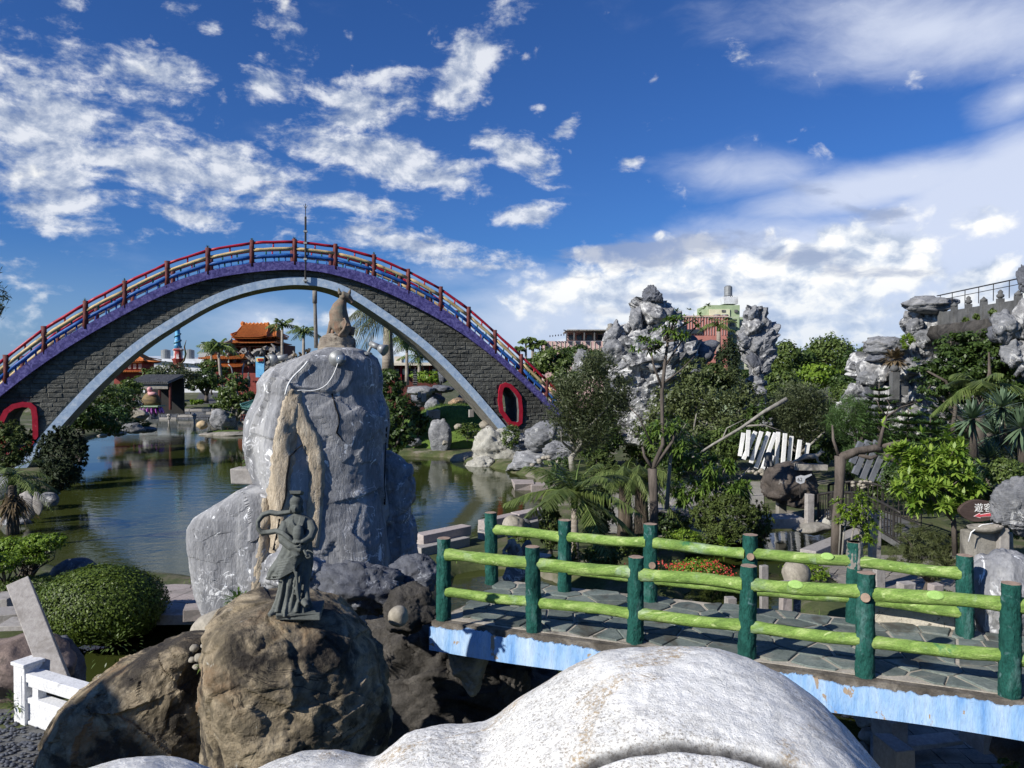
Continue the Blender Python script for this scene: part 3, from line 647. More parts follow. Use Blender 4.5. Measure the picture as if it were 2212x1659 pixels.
# deck slab (purple edge) and arch ring (pale blue edge)
N_ = 110; ring_ = []
for i in range(N_):
    s_ = DTs[i]; zt, zb = DTz[i], min(fDB(s_), DTz[i] - .3); ring_.append([BP(s_, zt, -.35), BP(s_, zb, -.35), BP(s_, zb, BW + .35), BP(s_, zt, BW + .35)])
MB().band(ring_).build('deck_edge', purple, bridge)
pts = np.stack([RTs, RTz], 1); tg = np.gradient(pts, axis=0); tg /= np.linalg.norm(tg, axis=1)[:, None]; nr = np.stack([tg[:, 1], -tg[:, 0]], 1) * .52
ins = pts + nr; face = []; soff = []
for a, b_ in zip(pts, ins):
    face.append([BP(a[0], a[1], -.12), BP(b_[0], b_[1], -.12), BP(b_[0], b_[1], .10), BP(a[0], a[1], .10)])
    soff.append([BP(a[0], a[1], .10), BP(b_[0], b_[1], .103), BP(b_[0], b_[1], BW), BP(a[0], a[1], BW)])
MB().band(face).build('blue_arch_edge', paleblue, bridge); MB().band(soff).build('arch_soffit', concrete, bridge)
# openings
def outline(px, off): return [onplane(u, v, off) for u, v in px]
holeL = outline([(-2, 950), (-3, 908), (8, 886), (26, 873), (48, 868), (68, 870), (79, 880), (82, 902), (83, 942), (66, 968), (46, 982), (8, 982)], -.1)
holeR = outline([(1077, 845), (1081, 831), (1092, 826), (1104, 830), (1117, 843), (1126, 857), (1129, 885), (1128, 914), (1119, 921), (1100, 919), (1079, 890), (1076, 866)], -.1)
def shrink(poly, w_):
    n = len(poly); out = []; area = sum(poly[i][0] * poly[(i + 1) % n][1] - poly[(i + 1) % n][0] * poly[i][1] for i in range(n)); sg = 1 if area > 0 else -1
    for i in range(n):
        p0, p1, p2 = Vector(poly[i - 1]), Vector(poly[i]), Vector(poly[(i + 1) % n]); t1 = (p1 - p0).normalized(); t2 = (p2 - p1).normalized(); nn = (Vector((-t1.y, t1.x)) + Vector((-t2.y, t2.x))).normalized() * sg
        out.append(tuple(p1 + nn * w_ / max(.5, nn.dot(Vector((-t1.y, t1.x)) * sg))))
    return out
holes = []
for hl in (holeL, holeR):
    inn = shrink(hl, .30); holes.append(shrink(hl, .15)); n = len(hl); mb = MB()
    vs = [BP(*p, -.16) for p in hl] + [BP(*p, -.16) for p in inn] + [BP(*p, .02) for p in hl]
    mb.add(vs, [(i, (i + 1) % n, n + (i + 1) % n, n + i) for i in range(n)] + [(2 * n + i, 2 * n + (i + 1) % n, (i + 1) % n, i) for i in range(n)])
    mb.build('red_opening_frame', redpaint, bridge)
    MB().add([BP(*p, -.155) for p in inn] + [BP(*p, BW) for p in inn], [(i, (i + 1) % n, n + (i + 1) % n, n + i) for i in range(n)]).build('tunnel_wall', darkconc, bridge)
def hole_iv(s_):
    out = []
    for h in holes:
        zs = []
        for i in range(len(h)):
            (a, za), (b_, zb) = h[i], h[(i + 1) % len(h)]
            if (a > s_) != (b_ > s_): zs.append(za + (zb - za) * (s_ - a) / (b_ - a))
        if len(zs) >= 2: out.append((min(zs), max(zs)))
    return out
mb = MB(); ss = np.arange(DTs[1], DTs[-2], .12)
for s0, s1 in zip(ss[:-1], ss[1:]):
    m = (s0 + s1) / 2; iv = [(max(-.5, min(fRT(s0), fRT(s1), fRT(m)) - .0), min(fDB(s0), fDB(s1)) + .05)]
    for a, b_ in hole_iv(m): iv = [q for lo, hi in iv for q in ((lo, min(hi, a)), (max(lo, b_), hi)) if q[1] - q[0] > .02]
    for lo, hi in iv:
        for off in (.03, BW - .03): mb.add([BP(s0, lo, off), BP(s1, lo, off), BP(s1, hi, off), BP(s0, hi, off)], [(0, 1, 2, 3)])
mb.build('spandrel_wall', blocks_m, bridge)
# rough blocks, each its own piece, on the lake face
RH, BLN = .28, .80; cells = []
z = -.2; row = 0
while z < DTz.max():
    s_ = DTs[1] + (row % 2) * .5 * BLN
    while s_ < DTs[-2] - .3:
        L_ = BLN * random.uniform(.85, 1.12); a, b_ = s_ + .007, s_ + L_ - .007; q = [a, a + (b_ - a) / 3, a + 2 * (b_ - a) / 3, b_]
        lo = [max(z + .01, fRT(x) + .0) for x in q]; hi = [min(z + RH - .008, fDB(x) + .02) for x in q]; ok = [h - l > .02 for l, h in zip(lo, hi)]
        skip = any(l2 < z + RH * .8 and h2 > z + RH * .2 for x in (a + .05, (a + b_) / 2, b_ - .05) for l2, h2 in hole_iv(x))
        if not skip and sum(ok) >= 2:
            k = [i for i in range(4) if ok[i]]; k = list(range(k[0], k[-1] + 1))
            cells.append([(q[i], lo[i]) for i in k] + [(q[i], max(hi[i], lo[i] + .01)) for i in reversed(k)])
        s_ += L_
    z += RH; row += 1
def block_geo(mb, poly):
    n = len(poly); c = (sum(p[0] for p in poly) / n, sum(p[1] for p in poly) / n); dp = random.uniform(.03, .06)
    o_ = [BP(*p, .03) for p in poly]; e_ = [BP(*p, -.02) for p in poly]
    i_ = [BP(c[0] + (p[0] - c[0]) * random.uniform(.78, .92), c[1] + (p[1] - c[1]) * random.uniform(.62, .85), -dp * random.uniform(.5, 1.3)) for p in poly]
    mb.add(o_ + e_ + i_ + [BP(c[0] + random.uniform(-.1, .1), c[1], -dp * random.uniform(.6, 1.5))], [(j, (j + 1) % n, n + (j + 1) % n, n + j) for j in range(n)] + [(n + j, n + (j + 1) % n, 2 * n + (j + 1) % n, 2 * n + j) for j in range(n)] + [(2 * n + j, 2 * n + (j + 1) % n, 3 * n) for j in range(n)])
def bsize(p): xs_ = [q[0] for q in p]; zs_ = [q[1] for q in p]; c = BP(xs_[0], 0, 0); vis = 1.0 if -30 < 1106 + 1661 * c.x / c.y else .1; return vis * (max(xs_) - min(xs_)) * (max(zs_) - min(zs_)) / c.y ** 2
cells.sort(key=bsize, reverse=True); rest = MB()
for i, p in enumerate(cells):
    if i < 290: mb = MB(); block_geo(mb, p); mb.build('stone_block', blocks_m, bridge)
    else: block_geo(rest, p)
tag(rest.build('stone_blocks_far', blocks_m, bridge), kind='stuff')
# log railings
PX = [-82, 12, 95, 185, 270, 362, 450, 545, 637, 725, 808, 882, 952, 1012, 1069, 1126, 1181, 1232]
def rail_side(off, label):
    rl = empty('railing', tuple(BP(0, 0, off)), parent=bridge); Ss = [onplane(u, 700, -.2)[0] for u in PX]
    for s_ in Ss:
        z0 = fDT(s_); mb = MB(); mb.tube([BP(s_, z0 - .2, off), BP(s_, z0 + .5, off), BP(s_, z0 + 1.0, off), BP(s_, z0 + 1.48, off)], [.17, .16, .155, .15], 9, rough=.14, seed=int(s_ * 10)); mb.build('post', maroon, rl, True)
    for s0, s1 in zip(Ss[:-1], Ss[1:]):
        for hgt, m_, r_ in ((1.30, redpaint, .095), (.86, yellowp, .115), (.42, bluep, .12)):
            P = [BP(s0 + (s1 - s0) * q, fDT(s0) * (1 - q) + fDT(s1) * q + hgt + random.uniform(-.015, .015) + .25 * q * (1 - q) * abs(s1 - s0) * .1, off + random.uniform(-.02, .02)) for q in (0, .25, .5, .75, 1)]
            mb = MB(); mb.tube(P, [r_ * random.uniform(.9, 1.1) for _ in P], 8, rough=.1, seed=int(s0 * 7 + hgt * 10)); mb.build('log_rail', m_, rl, True)
        for q, lo, hi, m_ in ((.5, .92, 1.26, redpaint), (.33, .48, .82, greenp), (.66, .48, .82, greenp), (.25, .0, .38, bluep), (.52, .0, .38, bluep), (.78, .0, .38, bluep)):
            s_ = s0 + (s1 - s0) * q; zz_ = fDT(s0) * (1 - q) + fDT(s1) * q; mb = MB(); mb.tube([BP(s_, zz_ + lo - (.15 if lo == 0 else 0), off), BP(s_, zz_ + hi, off)], .05, 6); mb.build('baluster', m_, rl, True)
    return Ss
SPO = rail_side(-.20, 'front'); rail_side(BW + .20, 'back')
rng = np.random.default_rng(5)
for i in (3, 4, 6, 7, 8, 10):
    c = np.array(BP(SPO[i], fDT(SPO[i]) + 1.47, -.2)); n = 26; D = unit(rng.normal(size=(n, 3)) + [0, 0, 1.2]); V_, F_ = blades(np.tile(c, (n, 1)), D, rng.uniform(.15, .34, n), .035, rng, .3, 2)
    U_ = ['second', 'third', 'fourth', 'fifth', 'sixth', 'seventh', 'eighth', 'ninth', 'tenth'][i - 2]
    tag(npobj('fern_tuft', V_, F_, LEAF['mid']), f'small fern on the {U_} arch railing post from the left', 'fern', 'ferns on the bridge posts')
# thin lightning pole in front of the crown of the arch
pb = onplane(660, 612, -.30); mb = MB(); pt = onplane(660, 468, -.30); mb.tube([BP(*pb, -.30), BP(*pt, -.30)], .07, 6)
pole = thing('lightning_pole', mb, darkmetal, 'tall thin dark metal pole clamped to the middle of the arch bridge', 'pole')
mb = MB(); p2 = onplane(660, 440, -.30); mb.tube([BP(*pt, -.30), BP(*p2, -.30)], .028, 5); [mb.tube([BP(p2[0], p2[1] - .35, -.3), BP(p2[0] + dx, p2[1] - .1, -.3)], .015, 4) for dx in (-.12, .12)]; mb.build('spike', darkmetal, pole)
mb = MB(); [mb.box(BP(*onplane(660, v, -.30), -.30), (.22, .2, .12)) for v in (500, 525, 560, 606)]; mb.build('clamp', metal, pole)
# ------------------------------------------------------------------ near footbridge
DZ = 3.1
postgreen = mat('green_bark_post_paint', [(.3, (.008, .050, .042)), (.55, (.018, .095, .075)), (.75, (.11, .20, .19))], 6, .85, 1.0, 13, spec=.15, grain=.5, stretch=(1, 1, .45), bdist=.03, extra=patches((.20, .30, .32), 9, .60, .72, amt=.5))
railgreen = mat('light_green_log_paint', [(.3, (.12, .20, .050)), (.5, (.21, .33, .075)), (.7, (.38, .49, .17))], 5, .8, 1.0, 14, stretch=(.35, 2.2, 2.2), bdist=.02, spec=.15, grain=.5,
    extra=chain(patches((.52, .62, .27), 9, .60, .68, stretch=(.3, 1.6, 1.6), amt=.8), patches((.02, .16, .08), 1.6, .64, .72, amt=.7), patches((.42, .52, .42), 2.2, .56, .72, amt=.6, off=(7, 2, 3))))
woodcut = mat('painted_cut_end', [(.4, (.26, .19, .145)), (.6, (.38, .27, .195))], 12, .7, .2)
limecut = mat('painted_lime_knot', [(.4, (.25, .42, .10)), (.6, (.33, .50, .15))], 12, .6, .1)
flag = mat('flagstone_slate', [(.3, (.085, .108, .098)), (.55, (.145, .17, .155)), (.75, (.24, .23, .19))], 3.2, .75, .5, 12, rand=.30, extra=patches((.055, .045, .032), 1.9, .54, .68, amt=.7))
mortar = mat('mortar', [(.3, (.30, .27, .22)), (.7, (.48, .44, .37))], 6, .95, .5, 20, extra=patches((.07, .06, .05), 1.5, .54, .66, amt=.85))
bluepeel = mat('peeling_sky_blue_paint', [(.28, (.10, .26, .58)), (.42, (.24, .42, .68)), (.55, (.34, .50, .72)), (.75, (.50, .62, .74))], 5.5, .75, .6, 14, stretch=(1, 1, .22), dist=.3, detail=9, grain=.2,
    extra=chain(patches((.35, .27, .19), 3.6, .63, .645, off=(2, 1, 4), dist=.8), veins((.10, .20, .42), 5, .006, maskscale=1.1), patches((.03, .035, .035), 4.5, .70, .75, off=(5, 5, 1), amt=.8)))
F0 = G(958, 1335, DZ); F5 = G(2180, 1500, DZ); B0 = G(1062, 1255, DZ); e1 = (F5 - F0).normalized(); n1 = Vector((-e1.y, e1.x, 0)); wid = (B0 - F0).dot(n1); step = (F5 - F0).length / 5
FO = F0 - n1 * .0; deck = empty('footbridge', tuple(F0), 'small footbridge with green log railings, flagstone deck and peeling sky blue side', 'footbridge')
def FP(a, b_, z): return F0 + e1 * a + n1 * b_ + Vector((0, 0, z - DZ))
EDGEM = mat('dirty_slab_edge', [(.3, (.055, .047, .038)), (.5, (.12, .105, .085)), (.7, (.24, .215, .18))], 5, .95, .8, 18, bdist=.02)
A0, A1 = -.11, step * 5 + 2.6; Yn, Yf = -.14, wid + .16
mb = MB(); mb.prism([tuple(FP(A0, Yn + .03, 0))[:2], tuple(FP(A1, Yn + .03, 0))[:2], tuple(FP(A1, Yf, 0))[:2], tuple(FP(A0 + .30, Yf, 0))[:2]], DZ - .36, DZ - .014); mb.build('deck_slab', EDGEM, deck); mb = MB(); mb.prism([tuple(FP(A0 + .05, .0, 0))[:2], tuple(FP(A1, .0, 0))[:2], tuple(FP(A1, Yf - .02, 0))[:2], tuple(FP(A0 + .32, Yf - .02, 0))[:2]], DZ - .03, DZ - .008); mb.build('mortar_bed', mortar, deck)
# fascia with a ragged, flaked upper edge: plaster skin over the slab edge
mb = MB(); n = 620; xs_ = np.linspace(A0 - .02, A1, n); rs = np.random.default_rng(3)
hz_ = -.045 - .05 * (fbm(np.stack([xs_ * 5, xs_ * 0, xs_ * 0], 1), 1, 6, 9, .7) * 1.7 + .35)
top = [FP(x, Yn, DZ + float(h)) for x, h in zip(xs_, hz_)]; bot = [FP(x, Yn, DZ - .375 - .012 * math.sin(x * 2)) for x in xs_]
bk = [FP(x, Yn + .028, DZ + float(h)) for x, h in zip(xs_, hz_)]; bb = [FP(x, Yn + .2, DZ - .375) for x in xs_]
mb.band([[top[i], bot[i], bb[i], bk[i]] for i in range(n)]); mb.build('blue_fascia', bluepeel, deck)
# crazy paving
def clip_half(poly, p, nn):
    out = []
    for i in range(len(poly)):
        a, b_ = poly[i], poly[(i + 1) % len(poly)]; da = (a[0] - p[0]) * nn[0] + (a[1] - p[1]) * nn[1]; db = (b_[0] - p[0]) * nn[0] + (b_[1] - p[1]) * nn[1]
        if da <= 0: out.append(a)
        if (da < 0) != (db < 0) and abs(da - db) > 1e-9: t_ = da / (da - db); out.append((a[0] + (b_[0] - a[0]) * t_, a[1] + (b_[1] - a[1]) * t_))
    return out
def voronoi_stones(x0, x1, y0, y1, cell, gap, seed):
    rs = random.Random(seed); pts = []; nx_, ny_ = int((x1 - x0) / cell), max(1, int((y1 - y0) / cell))
    for i in range(-1, nx_ + 1):
        for j in range(-1, ny_ + 1): pts.append((x0 + (i + .5 + rs.uniform(-.42, .42)) * (x1 - x0) / nx_, y0 + (j + .5 + rs.uniform(-.42, .42)) * (y1 - y0) / ny_))
    out = []
    for i, p in enumerate(pts):
        if not (x0 < p[0] < x1 and y0 < p[1] < y1): continue
        poly = [(x0, y0), (x1, y0), (x1, y1), (x0, y1)]
        for j, q in enumerate(pts):
            if j == i: continue
            dx, dy = q[0] - p[0], q[1] - p[1]; L = math.hypot(dx, dy)
            if L > cell * 3.5: continue
            g = gap * rs.uniform(.3, 1.3); poly = clip_half(poly, (p[0] + dx / L * (L / 2 - g), p[1] + dy / L * (L / 2 - g)), (dx, dy))
            if len(poly) < 3: break
        if len(poly) >= 3: out.append(poly)
    return out
for poly in voronoi_stones(A0 + .1, A1, .02, Yf - .03, .32, .019, 11):
    mb = MB(); n = len(poly); h = random.uniform(.004, .016); c = (sum(p[0] for p in poly) / n, sum(p[1] for p in poly) / n)
    lo = [FP(p[0], p[1], DZ - .03) for p in poly]; up_ = [FP(p[0], p[1], DZ + h - .006) for p in poly]; tp = [FP(c[0] + (p[0] - c[0]) * .95, c[1] + (p[1] - c[1]) * .95, DZ + h + random.uniform(-.002, .002)) for p in poly]
    mb.add(lo + up_ + tp, [(i, (i + 1) % n, n + (i + 1) % n, n + i) for i in range(n)] + [(n + i, n + (i + 1) % n, 2 * n + (i + 1) % n, 2 * n + i) for i in range(n)] + [tuple(range(2 * n, 3 * n))]); mb.build('flagstone', flag, deck)
def barkpost(p, h, r, seed, parent, knot=None):
    rs = np.random.default_rng(seed); nu, nv = 36, 60; th = np.linspace(0, 2 * np.pi, nu, endpoint=False); rows = []; lean = rs.normal(size=2) * .012
    for k in range(nv):
        t_ = k / (nv - 1); z = h * t_; rr = r * (1.08 - .12 * t_); q = np.stack([np.cos(th), np.sin(th), np.full(nu, z * 2.2)], 1) + seed
        rg = ridged(q * [1.5, 1.5, 1.3], 1.9, 4, seed) * .17 + ridged(q * [1, 1, 6.5], 1.5, 2, seed + 3) * .08
        rows.append(np.stack([p[0] + lean[0] * z + np.cos(th) * rr * (1 + rg), p[1] + lean[1] * z + np.sin(th) * rr * (1 + rg), np.full(nu, p[2] + z - .04)], 1))
    P = np.concatenate(rows); i = np.arange(nv - 1)[:, None] * nu; k = np.arange(nu)[None, :]; k2 = (k + 1) % nu; F = np.stack([i + k, i + k2, i + nu + k2, i + nu + k], -1).reshape(-1, 4)
    o = npobj('post', P, F, postgreen, parent, True)
    mb = MB(); top = rows[-1]; c = top.mean(0); mb.add([tuple(c + (q - c) * .93 + [0, 0, .002]) for q in top] + [tuple(q) for q in top], [tuple(range(nu))] + [(a, (a + 1) % nu, nu + (a + 1) % nu, nu + a) for a in range(nu)]); mb.build('cut_top', woodcut, o)
    if knot:
        z, a = knot; d_ = Vector((math.cos(a), math.sin(a), .15)); b_ = Vector(p) + Vector((0, 0, z)); mb = MB(); mb.tube([b_, b_ + d_ * (r + .025)], [.055, .050], 12); mb.build('knot_collar', postgreen, o, True); mb = MB(); mb.tube([b_ + d_ * (r + .0), b_ + d_ * (r + .032)], .046, 12); mb.build('knot', woodcut, o)
    return o
def lograil(a, b_, r, seed, parent, knots=()):
    rs = np.random.default_rng(seed); nu, nv = 22, 40; th = np.linspace(0, 2 * np.pi, nu, endpoint=False); a, b_ = np.array(a), np.array(b_); T = (b_ - a) / np.linalg.norm(b_ - a); X = np.cross(T, [0, 0, 1]); X /= np.linalg.norm(X); Yv = np.cross(X, T); L = np.linalg.norm(b_ - a); rows = []
    ph = rs.uniform(0, 6)
    for k in range(nv):
        t_ = k / (nv - 1); c = a + (b_ - a) * t_ + np.array([0, 0, 1.]) * .009 * math.sin(t_ * 5 + ph) + X * .012 * math.sin(t_ * 7 + ph); q = np.stack([np.cos(th) * 1.3, np.sin(th) * 1.3, np.full(nu, t_ * L * 1.3)], 1) + seed * 1.7
        rr = r * (1 + .10 * ridged(q, 1.7, 2, seed) + .10 * fbm(np.array([[t_ * 4, seed, 0.]]), 1, 3)[0] + (.16 * max(0, 1 - t_ * 9) + .1 * max(0, 1 - (1 - t_) * 9)))
        rows.append(c + X * (np.cos(th) * rr)[:, None] + Yv * (np.sin(th) * rr)[:, None])
    P = np.concatenate(rows); i = np.arange(nv - 1)[:, None] * nu; k = np.arange(nu)[None, :]; k2 = (k + 1) % nu; F = np.stack([i + k2, i + k, i + nu + k, i + nu + k2], -1).reshape(-1, 4)
    o = npobj('log_rail', P, F, railgreen, parent, True)
    for kt in knots:
        c = Vector(a + (b_ - a) * kt) + Vector((0, 0, .015)); d_ = Vector((-n1.x, -n1.y, .55)).normalized(); mb = MB(); mb.lathe([(0.001, 0), (.062, 0), (.060, .012), (.05, .017), (0.001, .018)], n=18, sx=1.25, sy=.75)
        k_ = mb.build('lime_knot', limecut, o); k_.matrix_basis = Matrix.Translation(c + d_ * (r * 1.0)) @ d_.to_track_quat('Z', 'Y').to_matrix().to_4x4(); k_.matrix_parent_inverse = Matrix.Identity(4)
    return o
fr = empty('railing', tuple(FP(0, 0, DZ)), parent=deck); br = empty('railing', tuple(FP(0, wid, DZ)), parent=deck)
front_px = [(958, 1335, 1163), (1153, 1360, 1180), (1372, 1385, 1203), (1613, 1418, 1222), (1868, 1457, 1237), (2181, 1500, 1257)]
back_px = [(1062, 1255, 1107), (1219, 1277, 1123), (1404, 1300, 1132), (1617, 1326, 1155), (1845, 1345, 1170), (2085, 1375, 1200)]
def height(U, Vb, Vt): p = G(U, Vb, DZ); return p, W(U, Vt, p.y).z - DZ
FPp = [height(*q) for q in front_px]; BPp = [height(*q) for q in back_px]
ext = FPp[5][0] + (FPp[5][0] - FPp[4][0]); FPp.append((ext, 1.0)); be = BPp[5][0] + (BPp[5][0] - BPp[4][0])
for i, (p, h) in enumerate(FPp): barkpost(p, h + .04, .080, 21 + i, fr, knot=(.80, -2.0) if i == 4 else None)
for i, (p, h) in enumerate(BPp): 
    o_ = barkpost(p, h + .04, .082, 41 + i, br, knot=(.74, -1.7) if i == 3 else ((.50, -1.5) if i == 2 else None))
    if i == 4:
        c = Vector(p) + Vector((0, 0, h - .28)); q = barkpost(c, .32, .084, 77, br); q.name = 'bare_cement_post_top'; q.data.materials[0] = concrete; [setattr(x.data.materials, 'dummy', 0) if False else x.data.materials.__setitem__(0, concrete) for x in q.children]; q['label'] = 'unpainted grey cement top of a green post'
for (rw, lst, hs, kn) in ((fr, FPp, (.80, .33), {(3, 0): (.42,), (4, 0): (.49,)}), (br, BPp, (.76, .30), {(3, 0): (.77,)})):
    for i in range(len(lst) - 1):
        for j, h in enumerate(hs):
            a = lst[i][0] + Vector((0, 0, h * lst[i][1])); b_ = lst[i + 1][0] + Vector((0, 0, h * lst[i + 1][1])); t_ = (b_ - a).normalized(); lograil(a + t_ * .05, b_ - t_ * .05, .066 if j == 0 else .060, 60 + i * 3 + j + (200 if rw is br else 0), rw, kn.get((i, j), ()))

# ------------------------------------------------------------------ the grey monolith with its cream seams
MD = 16.0
mono_lv = [(752, 705, 765), (757, 688, 785), (765, 668, 793), (775, 642, 806), (790, 614, 813), (810, 590, 817), (830, 573, 819), (850, 574, 817), (870, 567, 824), (890, 556, 832), (920, 548, 836), (960, 547, 832), (1000, 555, 832), (1040, 566, 834), (1080, 572, 838), (1120, 575, 842), (1160, 572, 843), (1200, 566, 845), (1240, 560, 848), (1270, 556, 850)]
mono = slicerock('marble_monolith', mono_lv, MD, greyveined, wedge=.52, t0=-.4, thick=.62, p=3.4, nu=230, nv=250, amp=.07, nsc=.40, seed=4, fac=.13, fine=.017, bottom=GZ - .3,
    label='tall grey veined marble monolith with an animal statue on its top', cat='rock')
bv = bvh(mono)
left_lv = [(1048, 548, 575), (1062, 520, 590), (1080, 490, 600), (1100, 455, 600), (1115, 425, 600), (1135, 411, 600), (1160, 409, 600), (1200, 414, 600), (1240, 418, 600), (1280, 424, 600), (1310, 434, 590), (1330, 445, 575), (1345, 455, 560)]
slab = slicerock('slab_rock', left_lv, 15.2, greyveined, thick=.55, p=3.0, nu=160, nv=150, amp=.06, nsc=.5, seed=9, fac=.05, fine=.010, flat=True, bottom=GZ - .2,
    label='low pale grey slab rock leaning on the left side of the tall monolith', cat='rock')
right_lv = [(975, 800, 838), (990, 800, 862), (1010, 798, 882), (1040, 798, 888), (1080, 800, 890), (1120, 805, 888), (1160, 806, 896), (1200, 806, 902), (1240, 806, 905), (1270, 806, 905)]
slicerock('side_lobe_rock', right_lv, 16.5, greyveined, thick=.8, p=2.8, nu=110, nv=120, amp=.10, nsc=1.0, seed=12, fac=.12, bottom=GZ - .2,
    label='grey rock lobe against the right side of the tall monolith', cat='rock')
relief('cream_seam', bv, [(640, 842, 12), (632, 872, 24), (620, 930, 25), (612, 990, 26), (605, 1040, 27), (598, 1090, 27), (590, 1140, 28), (576, 1190, 24)], creamvein, .055, 11, mono, 3, .2)
relief('cream_seam', bv, [(642, 872, 14), (652, 915, 19), (670, 948, 21), (682, 985, 19), (685, 1030, 18), (682, 1075, 19), (678, 1120, 19), (673, 1180, 16)], creamvein, .05, 11, mono, 4, .2)
bvs = bvh(slab)
relief('cream_seam', bvs, [(575, 1075, 10), (578, 1120, 14), (572, 1170, 15), (562, 1220, 15), (554, 1265, 12), (548, 1300, 9)], creamvein, .06, 11, slab, 5, .2)
mb = MB()      # dark crack down the seam
for path in ([(655, 960), (628, 985), (622, 1030), (620, 1075), (607, 1110), (600, 1160), (590, 1200)], [(716, 850), (722, 872), (733, 905), (728, 935), (745, 960)], [(838, 905), (832, 960), (843, 1000), (830, 1050), (833, 1110)]):
    P = []
    for (u0, v0), (u1, v1) in zip(path[:-1], path[1:]):
        for q in (0, .33, .66):
            h = hit(bv, u0 + (u1 - u0) * q + random.uniform(-1.5, 1.5), v0 + (v1 - v0) * q)[0]
            if h: P.append(h + Vector((0, -.07 if path[0][0] == 655 else .0, 0)))
    if len(P) > 2: mb.tube(P, [.010 + .012 * random.random() for _ in P], 5)
crackm = mat('crack_shadow', [(.3, (.01, .01, .01)), (.7, (.02, .02, .02))], 5, 1, 0)
tag(mb.build('cracks', crackm, mono), kind='stuff')
tag(relief('lower_rock_ledge', bvs, [(590, 1130, 26), (580, 1200, 34), (570, 1260, 40)], greyveined, .05, 9, slab, 8), None)
# small block on the far left edge of the monolith
c0 = W(536, 1026, 16.6); mb = MB(); mb.box(c0, (.62, .4, .34), jit=.03); thing('stone_block', mb, granite, 'pale squared stone block sticking out left of the monolith over the water', 'block', bevel=.03)
# grey rocks under the statue's back and the dark rock group on the right
pxrock('grey_rock', 640, 1240, 150, 110, 11.5, greyveined, 31, .8, label='grey angular rock right behind the goddess statue', cat='rock', planes=10, fac=.16, sub=5, smooth=False)
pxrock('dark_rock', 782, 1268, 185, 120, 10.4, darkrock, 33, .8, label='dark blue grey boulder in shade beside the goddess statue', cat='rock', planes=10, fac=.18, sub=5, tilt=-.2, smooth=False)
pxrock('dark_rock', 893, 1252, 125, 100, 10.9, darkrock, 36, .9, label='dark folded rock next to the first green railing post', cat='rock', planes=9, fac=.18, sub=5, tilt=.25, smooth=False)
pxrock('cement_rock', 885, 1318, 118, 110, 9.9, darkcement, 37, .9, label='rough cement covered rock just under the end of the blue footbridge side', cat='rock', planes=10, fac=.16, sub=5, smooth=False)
pxrock('round_stone', 860, 1331, 44, 44, 9.35, boulderpale, 38, 1., label='smooth round tan stone set in the dark cement rockery', cat='stone', planes=30, lo=.85, namp=.03, sub=3)

# ------------------------------------------------------------------ brown boulders
slicerock('brown_boulder', [(1300, 530, 650), (1306, 505, 690), (1314, 488, 722), (1326, 472, 752), (1345, 458, 782), (1380, 446, 810), (1420, 441, 832), (1460, 443, 842), (1500, 450, 845), (1550, 456, 843), (1600, 462, 838), (1659, 475, 830), (1760, 490, 815), (1900, 500, 800)], 8.3, brownrock, thick=.85, p=2.05, nu=240, nv=240, amp=.13, nsc=1.0, seed=15, fac=.085, fine=.016, wedge=.30, t0=-.5, bottom=GZ - .2,
    label='big craggy brown boulder with the goddess statue standing on it', cat='boulder')
slicerock('brown_boulder', [(1372, 405, 440), (1388, 372, 450), (1410, 318, 452), (1440, 255, 455), (1475, 198, 458), (1518, 142, 460), (1578, 108, 462), (1640, 88, 466), (1700, 75, 470), (1900, 70, 470)], 9.3, brownrock, thick=.65, p=2.2, nu=200, nv=200, amp=.08, nsc=1.0, seed=18, fac=.10, flat=True, bottom=GZ - .2,
    label='low wide brown boulder left of the statue boulder, partly in shade', cat='boulder')
pxrock('river_boulder', 462, 1350, 105, 62, 10.2, boulderpale, 41, .8, label='smooth oval grey green boulder at the upper left of the statue boulder', cat='boulder', planes=40, lo=.88, namp=.03, tilt=.45, sub=4)
pxrock('river_boulder', 472, 1402, 58, 96, 8.9, boulderpale, 42, .8, label='smooth upright stone wedged between the two brown boulders', cat='boulder', planes=40, lo=.88, namp=.03, tilt=.35, sub=4)
pxrock('river_boulder', 530, 1318, 80, 66, 9.0, boulderpale, 43, .8, label='rounded tan stone just left of the statue base', cat='boulder', planes=30, lo=.8, namp=.05, tilt=.3, sub=4)
pxrock('orange_stone', 480, 1330, 44, 24, 10.9, mat('orange_stone', [(.3, (.30, .13, .06)), (.7, (.46, .27, .16))], 3, .8, .3), 44, .9, label='small orange brown stone below the pale slab rock', cat='stone', planes=30, lo=.85, sub=3)
for i, (u, v, r) in enumerate([(420, 1400, 10), (432, 1420, 13), (415, 1425, 8), (440, 1395, 7), (425, 1440, 9)]):
    pxrock('pebble', u, v, 2 * r, 1.6 * r, 8.9, boulderpale, 50 + i, 1., label='small pebble cemented in the gap between the brown boulders', cat='stone', group='pebbles between the brown boulders', planes=20, lo=.8, sub=2)
rng = np.random.default_rng(31)
def weed(U, V, d, r, n, ls, label, lm='mid', seed=0, cat='plant', group=None):
    rng = np.random.default_rng(seed); c = np.array(W(U, V, d)); R_ = r * S(d); D = unit(rng.normal(size=(n, 3)) + [0, -.2, .8]); C_ = c + D * R_ * rng.uniform(.2, 1, (n, 1)); V_, F_ = blades(C_, D, ls * rng.uniform(.6, 1.2, n), ls * .33, rng, .35, 2)
    o = npobj('weed', V_, F_, LEAF[lm], None); o.location = (0, 0, 0); return tag(o, label, cat, group)
weed(515, 1302, 9.8, 26, 120, .10, 'green weed growing behind the stones left of the statue', 'plum', 1)
weed(478, 1362, 9.8, 16, 60, .08, 'small green weed on the oval boulder', 'plum', 2)
weed(545, 990, 16.4, 22, 90, .16, 'leafy weed growing on the left edge of the tall monolith', 'mid', 3)
